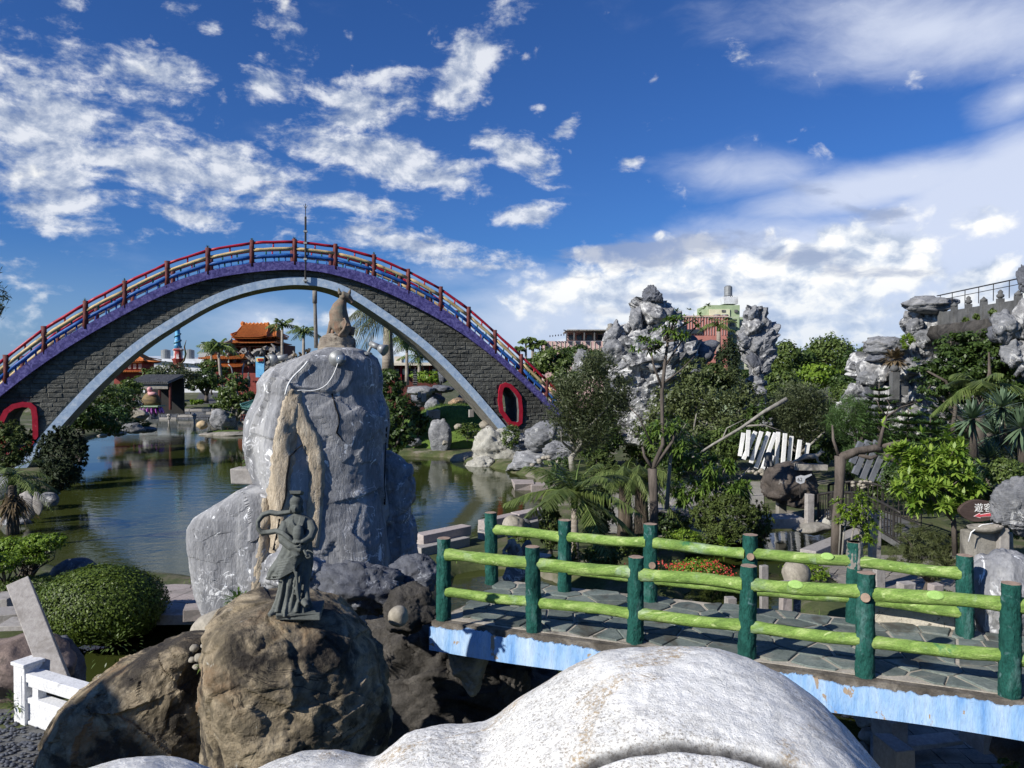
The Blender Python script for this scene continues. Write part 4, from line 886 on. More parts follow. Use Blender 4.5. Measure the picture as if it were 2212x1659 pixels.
weed(440, 1432, 8.9, 14, 50, .06, 'tiny dark weed between the brown boulders', 'mid', 4)
# dark rockery mass carrying the left end of the footbridge
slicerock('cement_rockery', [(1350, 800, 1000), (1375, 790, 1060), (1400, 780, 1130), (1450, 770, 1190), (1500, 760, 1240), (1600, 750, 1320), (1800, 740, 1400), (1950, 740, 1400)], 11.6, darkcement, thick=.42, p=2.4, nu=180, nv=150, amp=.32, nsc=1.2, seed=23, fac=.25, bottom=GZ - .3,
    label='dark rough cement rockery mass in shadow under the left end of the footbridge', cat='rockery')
slicerock('hanging_rock', [(1385, 985, 1050), (1410, 975, 1055), (1450, 985, 1048), (1480, 1000, 1040), (1500, 1012, 1030)], 9.9, boulderpale, thick=.9, p=2.2, nu=60, nv=60, amp=.06, nsc=2, seed=25, fac=.05, label='sunlit tapering boulder hanging below the blue edge of the footbridge', cat='rock')
pxrock('cement_lump', 1100, 1470, 75, 100, 9.9, darkcement, 27, .7, label='rough spiky cement lump right of the hanging boulder', cat='rock', planes=8, lo=.5, fac=.25, namp=.3, sub=5)

# ------------------------------------------------------------------ goddess statue
stat = mat('green_grey_carved_stone', [(.3, (.078, .087, .080)), (.7, (.14, .150, .136))], 3, .8, .25, 30, bdist=.01, extra=patches((.035, .04, .036), 2.2, .5, .68))
SD = 7.85; sp = S(SD)
def sx_(U): return (U - 635) * sp
def sz_(V): return (1330 - V) * sp
root = empty('goddess_statue', tuple(W(635, 1330, SD) + Vector((0, 0, 0))), 'grey green stone goddess statue in flowing robes with a looping scarf, holding a vase', 'statue')
def Q(U, V, dy=0.): return root.location + Vector((sx_(U), dy, sz_(V)))
def loft(rows, n=72, folds=14, seed=0):
    """rows: V, centre U, half width px, depth factor, fold amp, dy"""
    rows = sorted(rows); Vs = np.linspace(rows[0][0], rows[-1][0], 110); col = lambda j: np.interp(Vs, [r[0] for r in rows], [r[j] for r in rows]); th = np.linspace(0, 2 * np.pi, n, endpoint=False); out = []
    rs = np.random.default_rng(seed); ph = rs.uniform(0, 6, 4)
    for V, cu, hw, dep, fa, dy in zip(Vs, col(1), col(2), col(3), col(4), col(5)):
        f = np.sin(th * folds + ph[0] + V * .012) * .6 + np.sin(th * (folds * .53) + ph[1] - V * .02) * .5 + np.sin(th * folds * 1.7 + ph[2] + V * .03) * .25
        rr = 1 + fa * f; out.append([tuple(root.location + Vector((sx_(cu) + math.cos(a) * hw * sp * r_, dy + math.sin(a) * hw * sp * dep * r_, sz_(V)))) for a, r_ in zip(th, rr)])
    return out
body = MB()
body.band(loft([(1160, 645, 26, .75, .02, 0), (1185, 645, 28, .75, .05, 0), (1215, 643, 30, .78, .08, 0), (1245, 638, 30, .8, .10, 0), (1268, 634, 28, .85, .12, 0), (1290, 632, 31, .85, .13, 0), (1308, 631, 37, .85, .14, 0), (1320, 631, 40, .85, .12, 0)], seed=2, folds=13))
body.band(loft([(1108, 644, 9, .9, 0, 0), (1113, 645, 18, .8, .01, 0), (1121, 646, 28, .68, .02, 0), (1132, 647, 31, .66, .03, 0), (1150, 645, 27, .66, .04, 0), (1168, 643, 27, .70, .05, 0), (1185, 640, 29, .76, .07, 0), (1205, 632, 31, .78, .09, 0), (1225, 620, 31, .8, .10, -.02), (1240, 606, 22, .75, .1, -.02), (1249, 595, 11, .7, .1, -.02)], seed=5, folds=10))
body.tube([Q(600, 1236, -.03), Q(588, 1243, -.02), Q(581, 1248, .0), Q(588, 1253, .02)], [.035, .026, .018, .010], 8, flat=.7)
body.tube([Q(662, 1185, -.02), Q(664, 1225, -.04), Q(662, 1265, -.06), Q(668, 1290, -.10)], [.034, .036, .034, .022], 10)
for k in range(8): body.tube([Q(668 - k, 1170 + k * 4, -.10), Q(654 - k * 2, 1186 + k * 5.5, -.145), Q(636 - k * 3, 1196 + k * 6.2, -.15), Q(613 - k * 2.5, 1204 + k * 5.6, -.10)], [.007, .0115, .0115, .006], 6)
for k in range(4): u = 614 + k * 12; body.tube([Q(u + 9 - k, 1238, -.115), Q(u + 3, 1275, -.12), Q(u - 4 + k * .6, 1312, -.135)], [.008, .015, .020], 8)
for k in range(3): body.tube([Q(640 + k * 5, 1205 + 10 * k, -.15), Q(650, 1240 + 10 * k, -.14), Q(646 + k * 4, 1275 + 8 * k, -.14)], [.010, .013, .008], 6)
for u0, v0, u1, v1 in ((603, 1322, 596, 1322), (660, 1300, 670, 1302)): body.tube([Q(u0, v0 - 10, -.10), Q(u1, v1 - 4, -.16)], [.04, .022], 8)
body.tube([Q(668, 1124, -.02), Q(675, 1140, -.05), Q(672, 1154, -.10), Q(660, 1161, -.155)], [.045, .056, .052, .032], 12)
body.tube([Q(622, 1124, -.02), Q(618, 1142, -.04), Q(622, 1160, -.07), Q(640, 1172, -.12), Q(661, 1177, -.14)], [.045, .058, .062, .052, .040], 12)
body.tube([Q(640, 1174, -.12), Q(650, 1190, -.13), Q(644, 1206, -.12)], [.04, .045, .015], 10)
def hand(a, d_, s_=1.0):
    a = Vector(a); d_ = Vector(d_).normalized(); sdv = d_.cross(Vector((0, -1, .2))).normalized(); body.tube([a, a + d_ * .045 * s_, a + d_ * .07 * s_], [.018 * s_, .026 * s_, .022 * s_], 8, flat=.6)
    for k, L in enumerate((.050, .058, .054, .042)):
        b_ = a + d_ * .062 * s_ + sdv * (k - 1.5) * .0125 * s_; body.tube([b_, b_ + d_ * L * .55 * s_, b_ + (d_ + Vector((0, .3, 0))) * L * s_], [.0078 * s_, .007 * s_, .0045 * s_], 6)
    b_ = a + d_ * .02 * s_ - sdv * .022 * s_; body.tube([b_, b_ + (d_ - sdv * .9) * .028 * s_, b_ + (d_ * 1.3 - sdv * .8) * .045 * s_], [.010 * s_, .008 * s_, .006 * s_], 6)
hand(Q(664, 1178, -.15), (.6, -.12, -.95), 1.0); hand(Q(664, 1161, -.17), (-1, -.1, .1), .9)
body.lathe([(.001, 0), (.020, 0), (.032, .02), (.050, .06), (.055, .10), (.046, .15), (.028, .175), (.001, .185)], tuple(Q(653, 1164, -.15)), 18, sx=.95, sy=.8)
for sgn in (-1, 1):
    for k in range(3): body.tube([Q(645 + sgn * (8 + k * 4), 1111 + k, -.05), Q(646 + sgn * (7 + k * 3), 1122 + k * 3, -.10 - k * .006), Q(648 - sgn * 2 + k * sgn * 2, 1137 + k * 3, -.125)], [.008, .009, .006], 6)
body.tube([Q(644, 1112, 0), Q(643, 1100, -.01)], [.034, .030], 12)
bo = body.build('robed_body', stat, root, True); rm = bo.modifiers.new('remesh', 'REMESH'); rm.mode = 'VOXEL'; rm.voxel_size = .0065; rm.use_smooth_shade = True
hd = MB(); V_, F_ = ico(4); hc = Q(642, 1093, -.02); k9 = .78; P = V_ * [.064 * k9, .072 * k9, .086 * k9]
bmp = lambda x, z, wx, wz, h: np.exp(-((V_[:, 0] - .08 - x) ** 2 / wx + (V_[:, 2] - z) ** 2 / wz)) * (V_[:, 1] < 0) * h * k9
P[:, 1] -= bmp(0, -.08, .012, .05, .018) + bmp(0, -.28, .012, .006, .012) + bmp(0, -.50, .03, .005, .010) + bmp(-.34, .02, .018, .010, -.013) + bmp(.34, .02, .018, .010, -.013) + bmp(-.34, -.02, .02, .003, .010) + bmp(.34, -.02, .02, .003, .010)
hd.add([tuple(hc + Vector(p)) for p in P], F_.tolist())
for s_ in (-1, 1): hd.tube([hc + Vector((s_ * .051, .005, .015)), hc + Vector((s_ * .056, .005, -.025)), hc + Vector((s_ * .053, 0, -.055))], [.009, .012, .010], 8)
hd.build('head', stat, root, True)
hr = MB(); hr.lathe([(.001, -.02), (.055, -.02), (.062, .01), (.061, .04), (.052, .06), (.038, .075), (.030, .085), (.036, .10), (.034, .118), (.001, .122)], tuple(hc + Vector((-.003, .014, .030))), 24)
for k in range(9): a = math.pi * (k / 8); hr.tube([hc + Vector((-.056 * math.cos(a), -.045 * math.sin(a) + .014, .045)), hc + Vector((-.04 * math.cos(a), -.028 * math.sin(a) + .014, .095))], [.011, .008], 7)
hro = hr.build('hair', stat, root, True); rm = hro.modifiers.new('remesh', 'REMESH'); rm.mode = 'VOXEL'; rm.voxel_size = .005; rm.use_smooth_shade = True
hb = MB(); hb.box(Q(643, 1062, -.02), (.098, .10, .034), M=Matrix.Rotation(-.30, 3, 'X'), taper=1.15); hb.build('headdress', stat, root, bevel=.005)
sc_px = [(634, 1104, .03), (615, 1108, .05), (600, 1110, .05), (586, 1107, .05), (572, 1112, .04), (563, 1126, .02), (565, 1140, 0), (574, 1149, -.02), (590, 1146, -.04), (606, 1142, -.07), (622, 1145, -.12), (636, 1155, -.15), (648, 1166, -.15)]
sf = MB()
for dv, dy in ((-2.8, 0), (0, -.012), (2.8, 0)): sf.tube([Q(u, v + dv, y + dy) for u, v, y in sc_px], [.010, .014, .016, .017, .017, .018, .018, .017, .016, .015, .014, .013, .006], 10)
so = sf.build('scarf', stat, root, True); rm = so.modifiers.new('remesh', 'REMESH'); rm.mode = 'VOXEL'; rm.voxel_size = .005; rm.use_smooth_shade = True
mb = MB(); mb.box(Q(646, 1321, .02), (.40, .33, .075), rz=.14, jit=.022); po = mb.build('plinth', stat, root, bevel=.012); root.scale = (1.09, 1.08, 1.0)

# ------------------------------------------------------------------ animal statue and lamps on the monolith
terra = mat('worn_terracotta_cement', [(.35, (.17, .155, .12)), (.5, (.22, .15, .105)), (.65, (.26, .12, .07))], 1.6, .85, .3, 14, dist=.6, extra=patches((.13, .14, .11), 2, .52, .66))
AD = 16.0; ar = empty('sitting_animal_statue', tuple(W(735, 728, AD)), 'weathered terracotta coloured dog-like statue sitting upright, looking right, on top of the monolith', 'statue')
def A(U, V, dy=0.): return W(U, V, AD) + Vector((0, dy, 0))
k_ = S(AD); b = MB()
b.tube([A(740, 722), A(739, 708), A(733, 692), A(731, 676), A(734, 662), A(739, 651), A(743, 643)], [q * k_ for q in (13, 20, 21, 20, 15.5, 10.5, 8)], 20)
b.tube([A(739, 644, -.03), A(745, 638, -.05), A(752, 641, -.03), A(760, 650, 0), A(762, 655)], [q * k_ for q in (7.5, 9.5, 7.5, 4.6, 3.4)], 14)
for u, dy in ((737, -.10), (752, .06)): b.tube([A(u, 636, dy), A(u - (2 if u < 740 else -2), 630, dy), A(u - (3 if u < 740 else -4), 622, dy)], [q * k_ for q in (4.6, 3.6, .8)], 8)
b.tube([A(724, 682, .05), A(716, 698, -.02), A(712, 714, -.04), A(710, 725, -.05)], [q * k_ for q in (8.5, 6, 4.2, 4.8)], 10)
b.tube([A(720, 690, .34), A(714, 708, .32), A(709, 725, .28)], [q * k_ for q in (7, 4.6, 4.6)], 10)
b.tube([A(746, 700, -.20), A(757, 710, -.26), A(752, 722, -.28), A(738, 727, -.30)], [q * k_ for q in (11, 9.5, 7, 4.4)], 12)
b.tube([A(756, 706, .12), A(757, 724, .12)], [q * k_ for q in (9, 6)], 10)
b.tube([A(742, 724, -.34), A(752, 714, -.40), A(757, 700, -.38), A(752, 690, -.34), A(747, 692, -.32)], [q * k_ for q in (3.2, 3.2, 2.8, 2.2, 1.2)], 8)
bo = b.build('animal_body', terra, ar, True); rm = bo.modifiers.new('remesh', 'REMESH'); rm.mode = 'VOXEL'; rm.voxel_size = .014; rm.use_smooth_shade = True
sm_ = bo.modifiers.new('smooth', 'SMOOTH'); sm_.iterations = 2; sm_.factor = .5
slicerock('pedestal', [(722, 715, 750), (727, 704, 760), (734, 694, 766), (745, 692, 768), (756, 690, 772), (764, 688, 776), (772, 690, 776)], AD, mat('pedestal_cement', [(.3, (.18, .15, .12)), (.7, (.33, .29, .23))], 3, .95, .8, 9, extra=patches((.07, .055, .045), 2.2, .52, .64)), thick=.85, p=2.4, nu=60, nv=40, amp=.05, nsc=2.5, seed=61, fac=.05, parent=ar)
def spot(U0, V0, U1, V1, d, label, flip=1):
    """can spotlight: bracket at (U0,V0), bell at (U1,V1)"""
    a, c = W(U0, V0, d), W(U1, V1, d - .12); r_ = empty('spotlight', tuple(a), label, 'lamp'); T = (c - a).normalized(); mb = MB(); mb.tube([a, a.lerp(c, .62)], [.058, .066], 14); mb.build('housing', metal, r_, True)
    mb = MB(); mb.tube([a.lerp(c, .6), a.lerp(c, .72), c], [.07, .09, .125], 16); mb.build('lamp_bell', metal, r_, True); mb = MB(); mb.tube([c - T * .015, c + T * .012], .11, 16); mb.build('lens', LENS, r_)
    g = a + Vector((.06 * flip, 0, -.20)); mb = MB(); mb.tube([a + T * .05, g], .03, 8); mb.lathe([(.10, -.03), (.10, .0), (.05, .03)], tuple(g), 14); mb.build('bracket', metal, r_); return r_
LENS = mat('lamp_glass', [(.3, (.12, .14, .16)), (.7, (.22, .25, .28))], 4, .1, 0, spec=.8, coat=.5)
spot(622, 770, 584, 778, 15.9, 'grey can spotlight pointing left at the left shoulder of the monolith', 1)
spot(800, 742, 832, 757, 15.8, 'grey can spotlight pointing right at the right shoulder of the monolith', -1)
bl = hit(bv, 735, 775)[0] or W(735, 775, 15.4); bc = bl + Vector((0, -.10, 0)); r_ = empty('bulb_lamp', tuple(bc), 'round glass bulb lamp on a grey disc base at the front of the monolith top', 'lamp')
mb = MB(); mb.tube([bc + Vector((-.06, .12, 0)), bc + Vector((-.04, 0, 0))], [.17, .16], 20); mb.build('disc_base', metal, r_, True); mb = MB(); V_, F_ = ico(3); mb.add([tuple(bc + Vector((.06, -.10, -.02)) + Vector(p) * .10) for p in V_], F_.tolist()); mb.build('glass_globe', LENS, r_, True)
def cable(path, r, label, d_off=.03, m=None):
    P = []
    for (u0, v0), (u1, v1) in zip(path[:-1], path[1:]):
        for q in (0, .25, .5, .75):
            h = hit(bv, u0 + (u1 - u0) * q, v0 + (v1 - v0) * q)[0]
            if h: P.append(h + Vector((0, -d_off, .0)))
    P = [sum((P[max(0, min(len(P) - 1, i + j))] for j in (-2, -1, 0, 1, 2)), Vector()) / 5 - Vector((0, .015, 0)) for i in range(len(P))]
    mb = MB(); mb.tube(P, r, 7); return thing('cable', mb, m or whitepaint, label, 'cable', smooth=True)
cable([(668, 778), (655, 795), (640, 808), (628, 822), (620, 840), (616, 862)], .017, 'thick white conduit curving down the left face of the monolith')
cable([(733, 778), (726, 800), (715, 822), (700, 838), (675, 845), (655, 842), (636, 845)], .010, 'thin white cable sagging from the bulb lamp across the monolith')
mb = MB(); mb.tube([W(683, 752, 16.3), W(680, 640, 16.3)], [.045, .035], 8); mb.tube([W(680, 655, 16.3), W(680, 628, 16.3)], [.05, .05], 8); thing('metal_pipe', mb, concrete, 'upright rusty pipe standing behind the left side of the monolith top', 'pole', smooth=True)

# ------------------------------------------------------------------ white painted cement sculpture in the foreground
wcol = mat('white_cement_weathered', [(.3, (.62, .62, .60)), (.7, (.80, .80, .78))], 3, .85, 1.0, 45, bdist=.006, detail=10,
    extra=chain(patches((.36, .26, .13), 14, .60, .68, detail=8, dist=.8, amt=.0), ))
def dirt_and_shade(t, vec, tcn, col):
    reg = t.smooth(t.noise(tcn, 3.1, 3, .5), .36, .56); fine = t.smooth(t.noise(t.vmath('MULTIPLY', tcn, (1, 1, 1.6)), 150, 5, .75), .46, .68)
    col = t.mix(t.math('MULTIPLY', t.math('MULTIPLY', reg, fine), .92), col, (.20, .17, .13))
    r2 = t.smooth(t.noise(t.vmath('ADD', tcn, (3, 8, 1)), 3.4, 4, .6, 1.5), .52, .62); f2 = t.smooth(t.noise(tcn, 120, 5, .75), .44, .62)
    col = t.mix(t.math('MULTIPLY', t.math('MULTIPLY', r2, f2), .75), col, (.34, .215, .07))
    at = t.new('ShaderNodeAttribute', attribute_name='groove_shade'); n_ = t.noise(tcn, 40, 4, .6)
    return t.mix(t.math('MULTIPLY', at.outputs['Fac'], t.smooth(n_, .25, .6, .8, 1.0)), col, (.045, .043, .042))  # shade of the groove painted into the colour as a dark line
wcol = mat('white_cement_weathered', [(.3, (.68, .675, .64)), (.7, (.84, .83, .79))], 3, .9, .95, 60, bdist=.007, detail=10, extra=dirt_and_shade)
prof = [(-700, 1700), (-100, 1690), (60, 1668), (130, 1652), (190, 1635), (250, 1632), (310, 1642), (370, 1662), (430, 1690), (480, 1680), (540, 1648), (600, 1627), (690, 1618), (740, 1628), (785, 1632), (825, 1604), (870, 1580), (930, 1563), (1000, 1562), (1050, 1560), (1080, 1535), (1130, 1505), (1200, 1462), (1260, 1425), (1320, 1398), (1380, 1388), (1480, 1387), (1560, 1394), (1640, 1416), (1700, 1447), (1760, 1492), (1820, 1550), (1870, 1610), (1915, 1665), (1960, 1730), (2100, 1790), (2500, 1800), (3200, 1800)]
YD = 1.55; xs_ = np.linspace(-2.2, 1.9, 620); zt = np.interp(xs_, [W(u, v, YD).x for u, v in prof], [W(u, v + (20 if u > 1100 else 42 if u < 860 else 30), YD).z for u, v in prof]); kk = np.ones(5) / 5; zt = np.convolve(np.pad(zt, 2, mode='edge'), kk, 'valid')
ys_ = np.linspace(.62, 2.25, 360); Xg, Yg = np.meshgrid(xs_, ys_); fl = 4.75; wd_ = .80
tt = np.clip(1 - ((Yg - (YD - .04)) / np.where(Yg > YD - .04, .55, 1.02)) ** 2, 0, 1) ** .5; Zg = fl + (zt[None, :] - fl) * tt
P3 = np.stack([Xg.ravel(), Yg.ravel(), Zg.ravel()], 1)
Zg = Zg + (fbm(P3, 4.5, 4, 5) * .014 + fbm(P3, 22, 4, 8) * .0035 + ridged(P3, 60, 2, 4) * .0010).reshape(Zg.shape) * (tt > .05)
# incised groove
gp = [W(u, v, 1.12) for u, v in [(1150, 1720), (1240, 1668), (1310, 1635), (1400, 1612), (1460, 1606), (1540, 1612), (1620, 1630), (1720, 1662), (1850, 1720), (1950, 1790)]]
gd = np.full(Xg.shape, 9.)
def hgt(x, y): return float(Zg[np.abs(ys_ - y).argmin(), np.abs(xs_ - x).argmin()])
pl = []
for u, v in [(1130, 1740), (1190, 1698), (1240, 1668), (1310, 1635), (1400, 1612), (1460, 1606), (1540, 1612), (1620, 1630), (1720, 1662), (1850, 1720), (1950, 1790)]:
    r = ray(u, v); d_ = .7
    while d_ < 2.0:
        p = Vector((0, 0, CAMZ)) + r * d_
        if p.z < hgt(p.x, p.y): break
        d_ += .004
    pl.append((p.x, p.y))
for (xa, ya), (xb, yb) in zip(pl[:-1], pl[1:]):
    L2 = (xb - xa) ** 2 + (yb - ya) ** 2 + 1e-9; t_ = np.clip(((Xg - xa) * (xb - xa) + (Yg - ya) * (yb - ya)) / L2, 0, 1); gd = np.minimum(gd, np.hypot(Xg - xa - t_ * (xb - xa), Yg - ya - t_ * (yb - ya)))
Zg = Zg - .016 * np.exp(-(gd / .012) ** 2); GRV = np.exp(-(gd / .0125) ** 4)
ny_, nx_ = Xg.shape; ii = np.arange(ny_ - 1)[:, None] * nx_ + np.arange(nx_ - 1)[None, :]
Vt = np.stack([Xg.ravel(), Yg.ravel(), Zg.ravel()], 1); Fq = np.stack([ii, ii + 1, ii + nx_ + 1, ii + nx_], -1).reshape(-1, 4)
wo_ = npobj('white_cement_sculpture', Vt, Fq, wcol, None, True); at_ = wo_.data.attributes.new('groove_shade', 'FLOAT', 'POINT'); at_.data.foreach_set('value', GRV.ravel().astype(np.float32))
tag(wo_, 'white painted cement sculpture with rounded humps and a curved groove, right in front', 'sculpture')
mb = MB(); mb.box((-.6, .9, 2.3), (7.2, 2.3, 4.8)); thing('terrace_wall', mb, darkconc, 'stone viewing terrace under the white sculpture', 'wall')

# unseen wall added behind and left of the viewpoint to shade the low boulders
mb = MB(); rr_ = []
for i in range(15): x = -25.5 + i * .78; h = 10.7 + .5 * math.sin(i * 1.3) - (2.2 if i in (0, 14) else 0) + (.6 if i in (11, 12) else 0); rr_.append([Vector((x, -1.2, -.2)), Vector((x, -1, h * .7)), Vector((x, .1, h)), Vector((x, 1.0, h * .8)), Vector((x, 1.3, -.2))])
mb.band(rr_); thing('shade_caster', mb, darkcement, 'tall cement rockery wall behind the viewpoint on the left, outside the picture', 'rockery')  # added unseen wall, there only to shade the low boulders
# ------------------------------------------------------------------ far left: temple, pavilions, pillar, buildings
tile_o = mat('orange_roof_tile', [(.3, (.42, .13, .035)), (.7, (.60, .22, .06))], 3, .5, .2)
tile_t = mat('teal_roof_tile', [(.3, (.10, .26, .22)), (.7, (.24, .44, .38))], 2.5, .7, .4, 8)
tile_g = mat('grey_roof_tile', [(.3, (.08, .08, .08)), (.7, (.19, .19, .18))], 3, .8, .4)
redwood = mat('temple_red', [(.3, (.14, .025, .02)), (.7, (.30, .06, .045))], 2, .7, .2)
carved = mat('carved_grey_ornament', [(.3, (.12, .11, .10)), (.7, (.34, .32, .29))], 5, .9, .9, 12)
cream = mat('cream_wall', [(.3, (.46, .42, .34)), (.7, (.60, .56, .47))], 1, .85, .1)
whitewall = mat('white_wall', [(.3, (.52, .54, .56)), (.7, (.66, .67, .68))], 1, .85, .1, extra=patches((.38, .38, .38), .6, .52, .7))
pinktile = mat('pink_tile_wall', [(.3, (.46, .30, .28)), (.7, (.58, .40, .37))], 1.2, .7, .2, extra=patches((.62, .50, .46), 1.2, .55, .7, amt=.5))
greenwall = mat('green_wall', [(.3, (.26, .34, .19)), (.7, (.37, .45, .28))], 1, .85, .1)
darkvoid = mat('dark_interior', [(.3, (.02, .02, .022)), (.7, (.035, .033, .03))], 2, .9, 0)
dkred = mat('dark_red_timber', [(.3, (.06, .018, .014)), (.7, (.13, .035, .028))], 2, .8, .2)
def croof(parent, c, L, D_, H, rl, m, rz=0., upt=.12, name='roof', ribs=0, ridge=None):
    """curved Chinese hip roof, ridge length rl"""
    M = Matrix.Translation(c) @ Matrix.Rotation(rz, 4, 'Z'); mb = MB(); nu, nt = 14, 8
    def prof_(t_): return H * (1 - t_) ** 1.45
    def P(face, u, t_):
        up_ = upt * H * abs(u) ** 4 * t_ ** 3
        if face < 2: s_ = 1 if face else -1; v = Vector(((rl / 2 + (L - rl) / 2 * t_) * u, s_ * D_ / 2 * t_, prof_(t_) + up_))
        else: s_ = 1 if face == 3 else -1; v = Vector((s_ * (rl / 2 + (L - rl) / 2 * t_), D_ / 2 * t_ * u, prof_(t_) + up_))
        return M @ v
    for f in range(4):
        for dz in (0, -.10 * H):
            vs = [P(f, -1 + 2 * i / nu, j / nt) + Vector((0, 0, dz)) for j in range(nt + 1) for i in range(nu + 1)]; mb.add(vs, [(j * (nu + 1) + i, j * (nu + 1) + i + 1, (j + 1) * (nu + 1) + i + 1, (j + 1) * (nu + 1) + i) for j in range(nt) for i in range(nu)])
    ro = mb.build(name, m, parent)
    if ribs:
        mb = MB()
        for f in (0, 2, 3):
            nr = ribs if f == 0 else max(3, int(ribs * D_ / L))
            for i in range(nr):
                u = -1 + 2 * (i + .5) / nr; mb.tube([P(f, u, q) + Vector((0, 0, .02 * H)) for q in (.02, .3, .6, .85, 1.0)], L / ribs * .26, 5)
        tag(mb.build('tile_ribs', m, ro), kind='stuff')
    if ridge:
        mb = MB(); mb.tube([M @ Vector((-rl / 2 * 1.04, 0, H * 1.12)), M @ Vector((-rl / 2 * .8, 0, H * 1.04)), M @ Vector((rl / 2 * .8, 0, H * 1.04)), M @ Vector((rl / 2 * 1.04, 0, H * 1.12))], H * .06, 6)
        for sx2 in (-1, 1):
            for sy2 in (-1, 1): mb.tube([M @ Vector((sx2 * rl / 2, 0, H * 1.0)), P(0 if sy2 < 0 else 1, sx2, .5) + Vector((0, 0, H * .04)), P(0 if sy2 < 0 else 1, sx2, 1.0) + Vector((0, 0, H * .10))], H * .045, 6)
        mb.build('ridge', ridge, ro)
    return ro, M
# main temple
TD = 140.0; k = S(TD); tr_ = empty('temple', tuple(W(540, 838, TD)), 'large orange roofed two tier temple with carved stone dragons, seen under the arch', 'temple')
def T(U, V, dy=0.): return W(U, V, TD) + Vector((0, dy, 0))
croof(tr_, T(548, 729, 4), 96 * k, 8, 27 * k, 70 * k, tile_o, name='side_roof', ribs=26, ridge=tile_o)
croof(tr_, T(541, 729, 3), 74 * k, 8.5, 30 * k, 56 * k, tile_o, name='main_roof', ribs=26, ridge=tile_o)
croof(tr_, T(541, 742, 3), 118 * k, 12, 9 * k, 96 * k, tile_o, name='lower_roof', ribs=40)
mb = MB(); mb.box(T(545, 734, 4), (88 * k, 5, 12 * k)); mb.build('upper_wall', dkred, tr_)
mb = MB(); mb.box(T(545, 775, 6), (122 * k, 7, 62 * k)); mb.build('hall_wall', dkred, tr_)
mb = MB(); mb.box(T(548, 748, 1.5), (104 * k, .5, 2.2 * k)); mb.build('stone_lintel', concrete, tr_)
for i in range(7): mb = MB(); mb.tube([T(500 + i * 16, 749, 1.6), T(500 + i * 16, 795, 1.6)], .32, 8); mb.build('column', redwood if i % 2 else concrete, tr_)
croof(tr_, T(505, 776, -3), 92 * k, 7, 9 * k, 70 * k, tile_o, name='porch_roof', ribs=26, ridge=tile_o)
croof(tr_, T(520, 793, -5), 70 * k, 7, 8 * k, 54 * k, tile_o, name='gate_roof', ribs=22, ridge=tile_o)
mb = MB(); mb.box(T(520, 812, -3), (80 * k, 5, 40 * k)); mb.build('gate_wall', redwood, tr_)
rs = random.Random(4)
for (u0, u1, v, n) in ((516, 565, 698, 12), (475, 530, 764, 10)):
    mb = MB(); P = [T(u0 + (u1 - u0) * i / n, v - (1.8 if i % 2 else -1), 3 if v < 720 else -3) for i in range(n + 1)]; mb.tube(P, .22, 6); mb.build('ridge_dragon', tile_o if v < 720 else carved, tr_)
for u, v in ((512, 695), (567, 697)): mb = MB(); mb.tube([T(u, v + 6, 3), T(u, v, 3), T(u + (2 if u > 540 else -2), v - 3, 3)], [.35, .45, .1], 7); mb.build('finial', tile_o, tr_)
for i in range(34):      # writhing carved rock and dragon ornament before the hall
    u = rs.uniform(470, 640); v = rs.uniform(752, 800) if u < 600 else rs.uniform(765, 800); P = [T(u, v, -4)]
    for q in range(5): P.append(P[-1] + Vector((rs.uniform(-.9, .9), rs.uniform(-.3, .3), rs.uniform(-.5, .8))))
    mb = MB(); mb.tube(P, [.5, .45, .4, .35, .25, .1], 6, rough=.35, seed=i); mb.build('carved_ornament', carved, tr_)
mb = MB(); mb.box(T(462, 762, 0), (18 * k, 5, 34 * k)); mb.box(T(462, 750, -1), (22 * k, 6, 1)); mb.box(T(460, 768, -1), (24 * k, 6, 1)); mb.build('side_tower', mat('grey_white_tower', [(.3, (.30, .33, .33)), (.7, (.46, .48, .47))], 1, .8, .1), tr_)
# red pavilion temple far left
PD = 120.0; k = S(PD); rt = empty('pavilion', tuple(W(290, 830, PD)), 'small orange roofed red pavilion at the far left behind the trees, under the arch', 'pavilion')
def T2(U, V, dy=0.): return W(U, V, PD) + Vector((0, dy, 0))
croof(rt, T2(288, 782, 0), 84 * k, 6, 24 * k, 14 * k, tile_o, ribs=24, ridge=tile_o, name='upper_roof'); mb = MB(); mb.box(T2(290, 790, 0), (60 * k, 4, 22 * k)); mb.build('wall', redwood, rt)
croof(rt, T2(290, 803, 0), 96 * k, 7, 8 * k, 60 * k, tile_o, ribs=26, name='lower_roof'); mb = MB(); mb.box(T2(290, 817, .5), (66 * k, 4, 26 * k)); mb.build('lower_wall', redwood, rt)
for i in range(6): mb = MB(); mb.box(T2(262 + i * 11, 791, -2.15), (6 * k, .2, 10 * k)); mb.build('window', cream, rt)
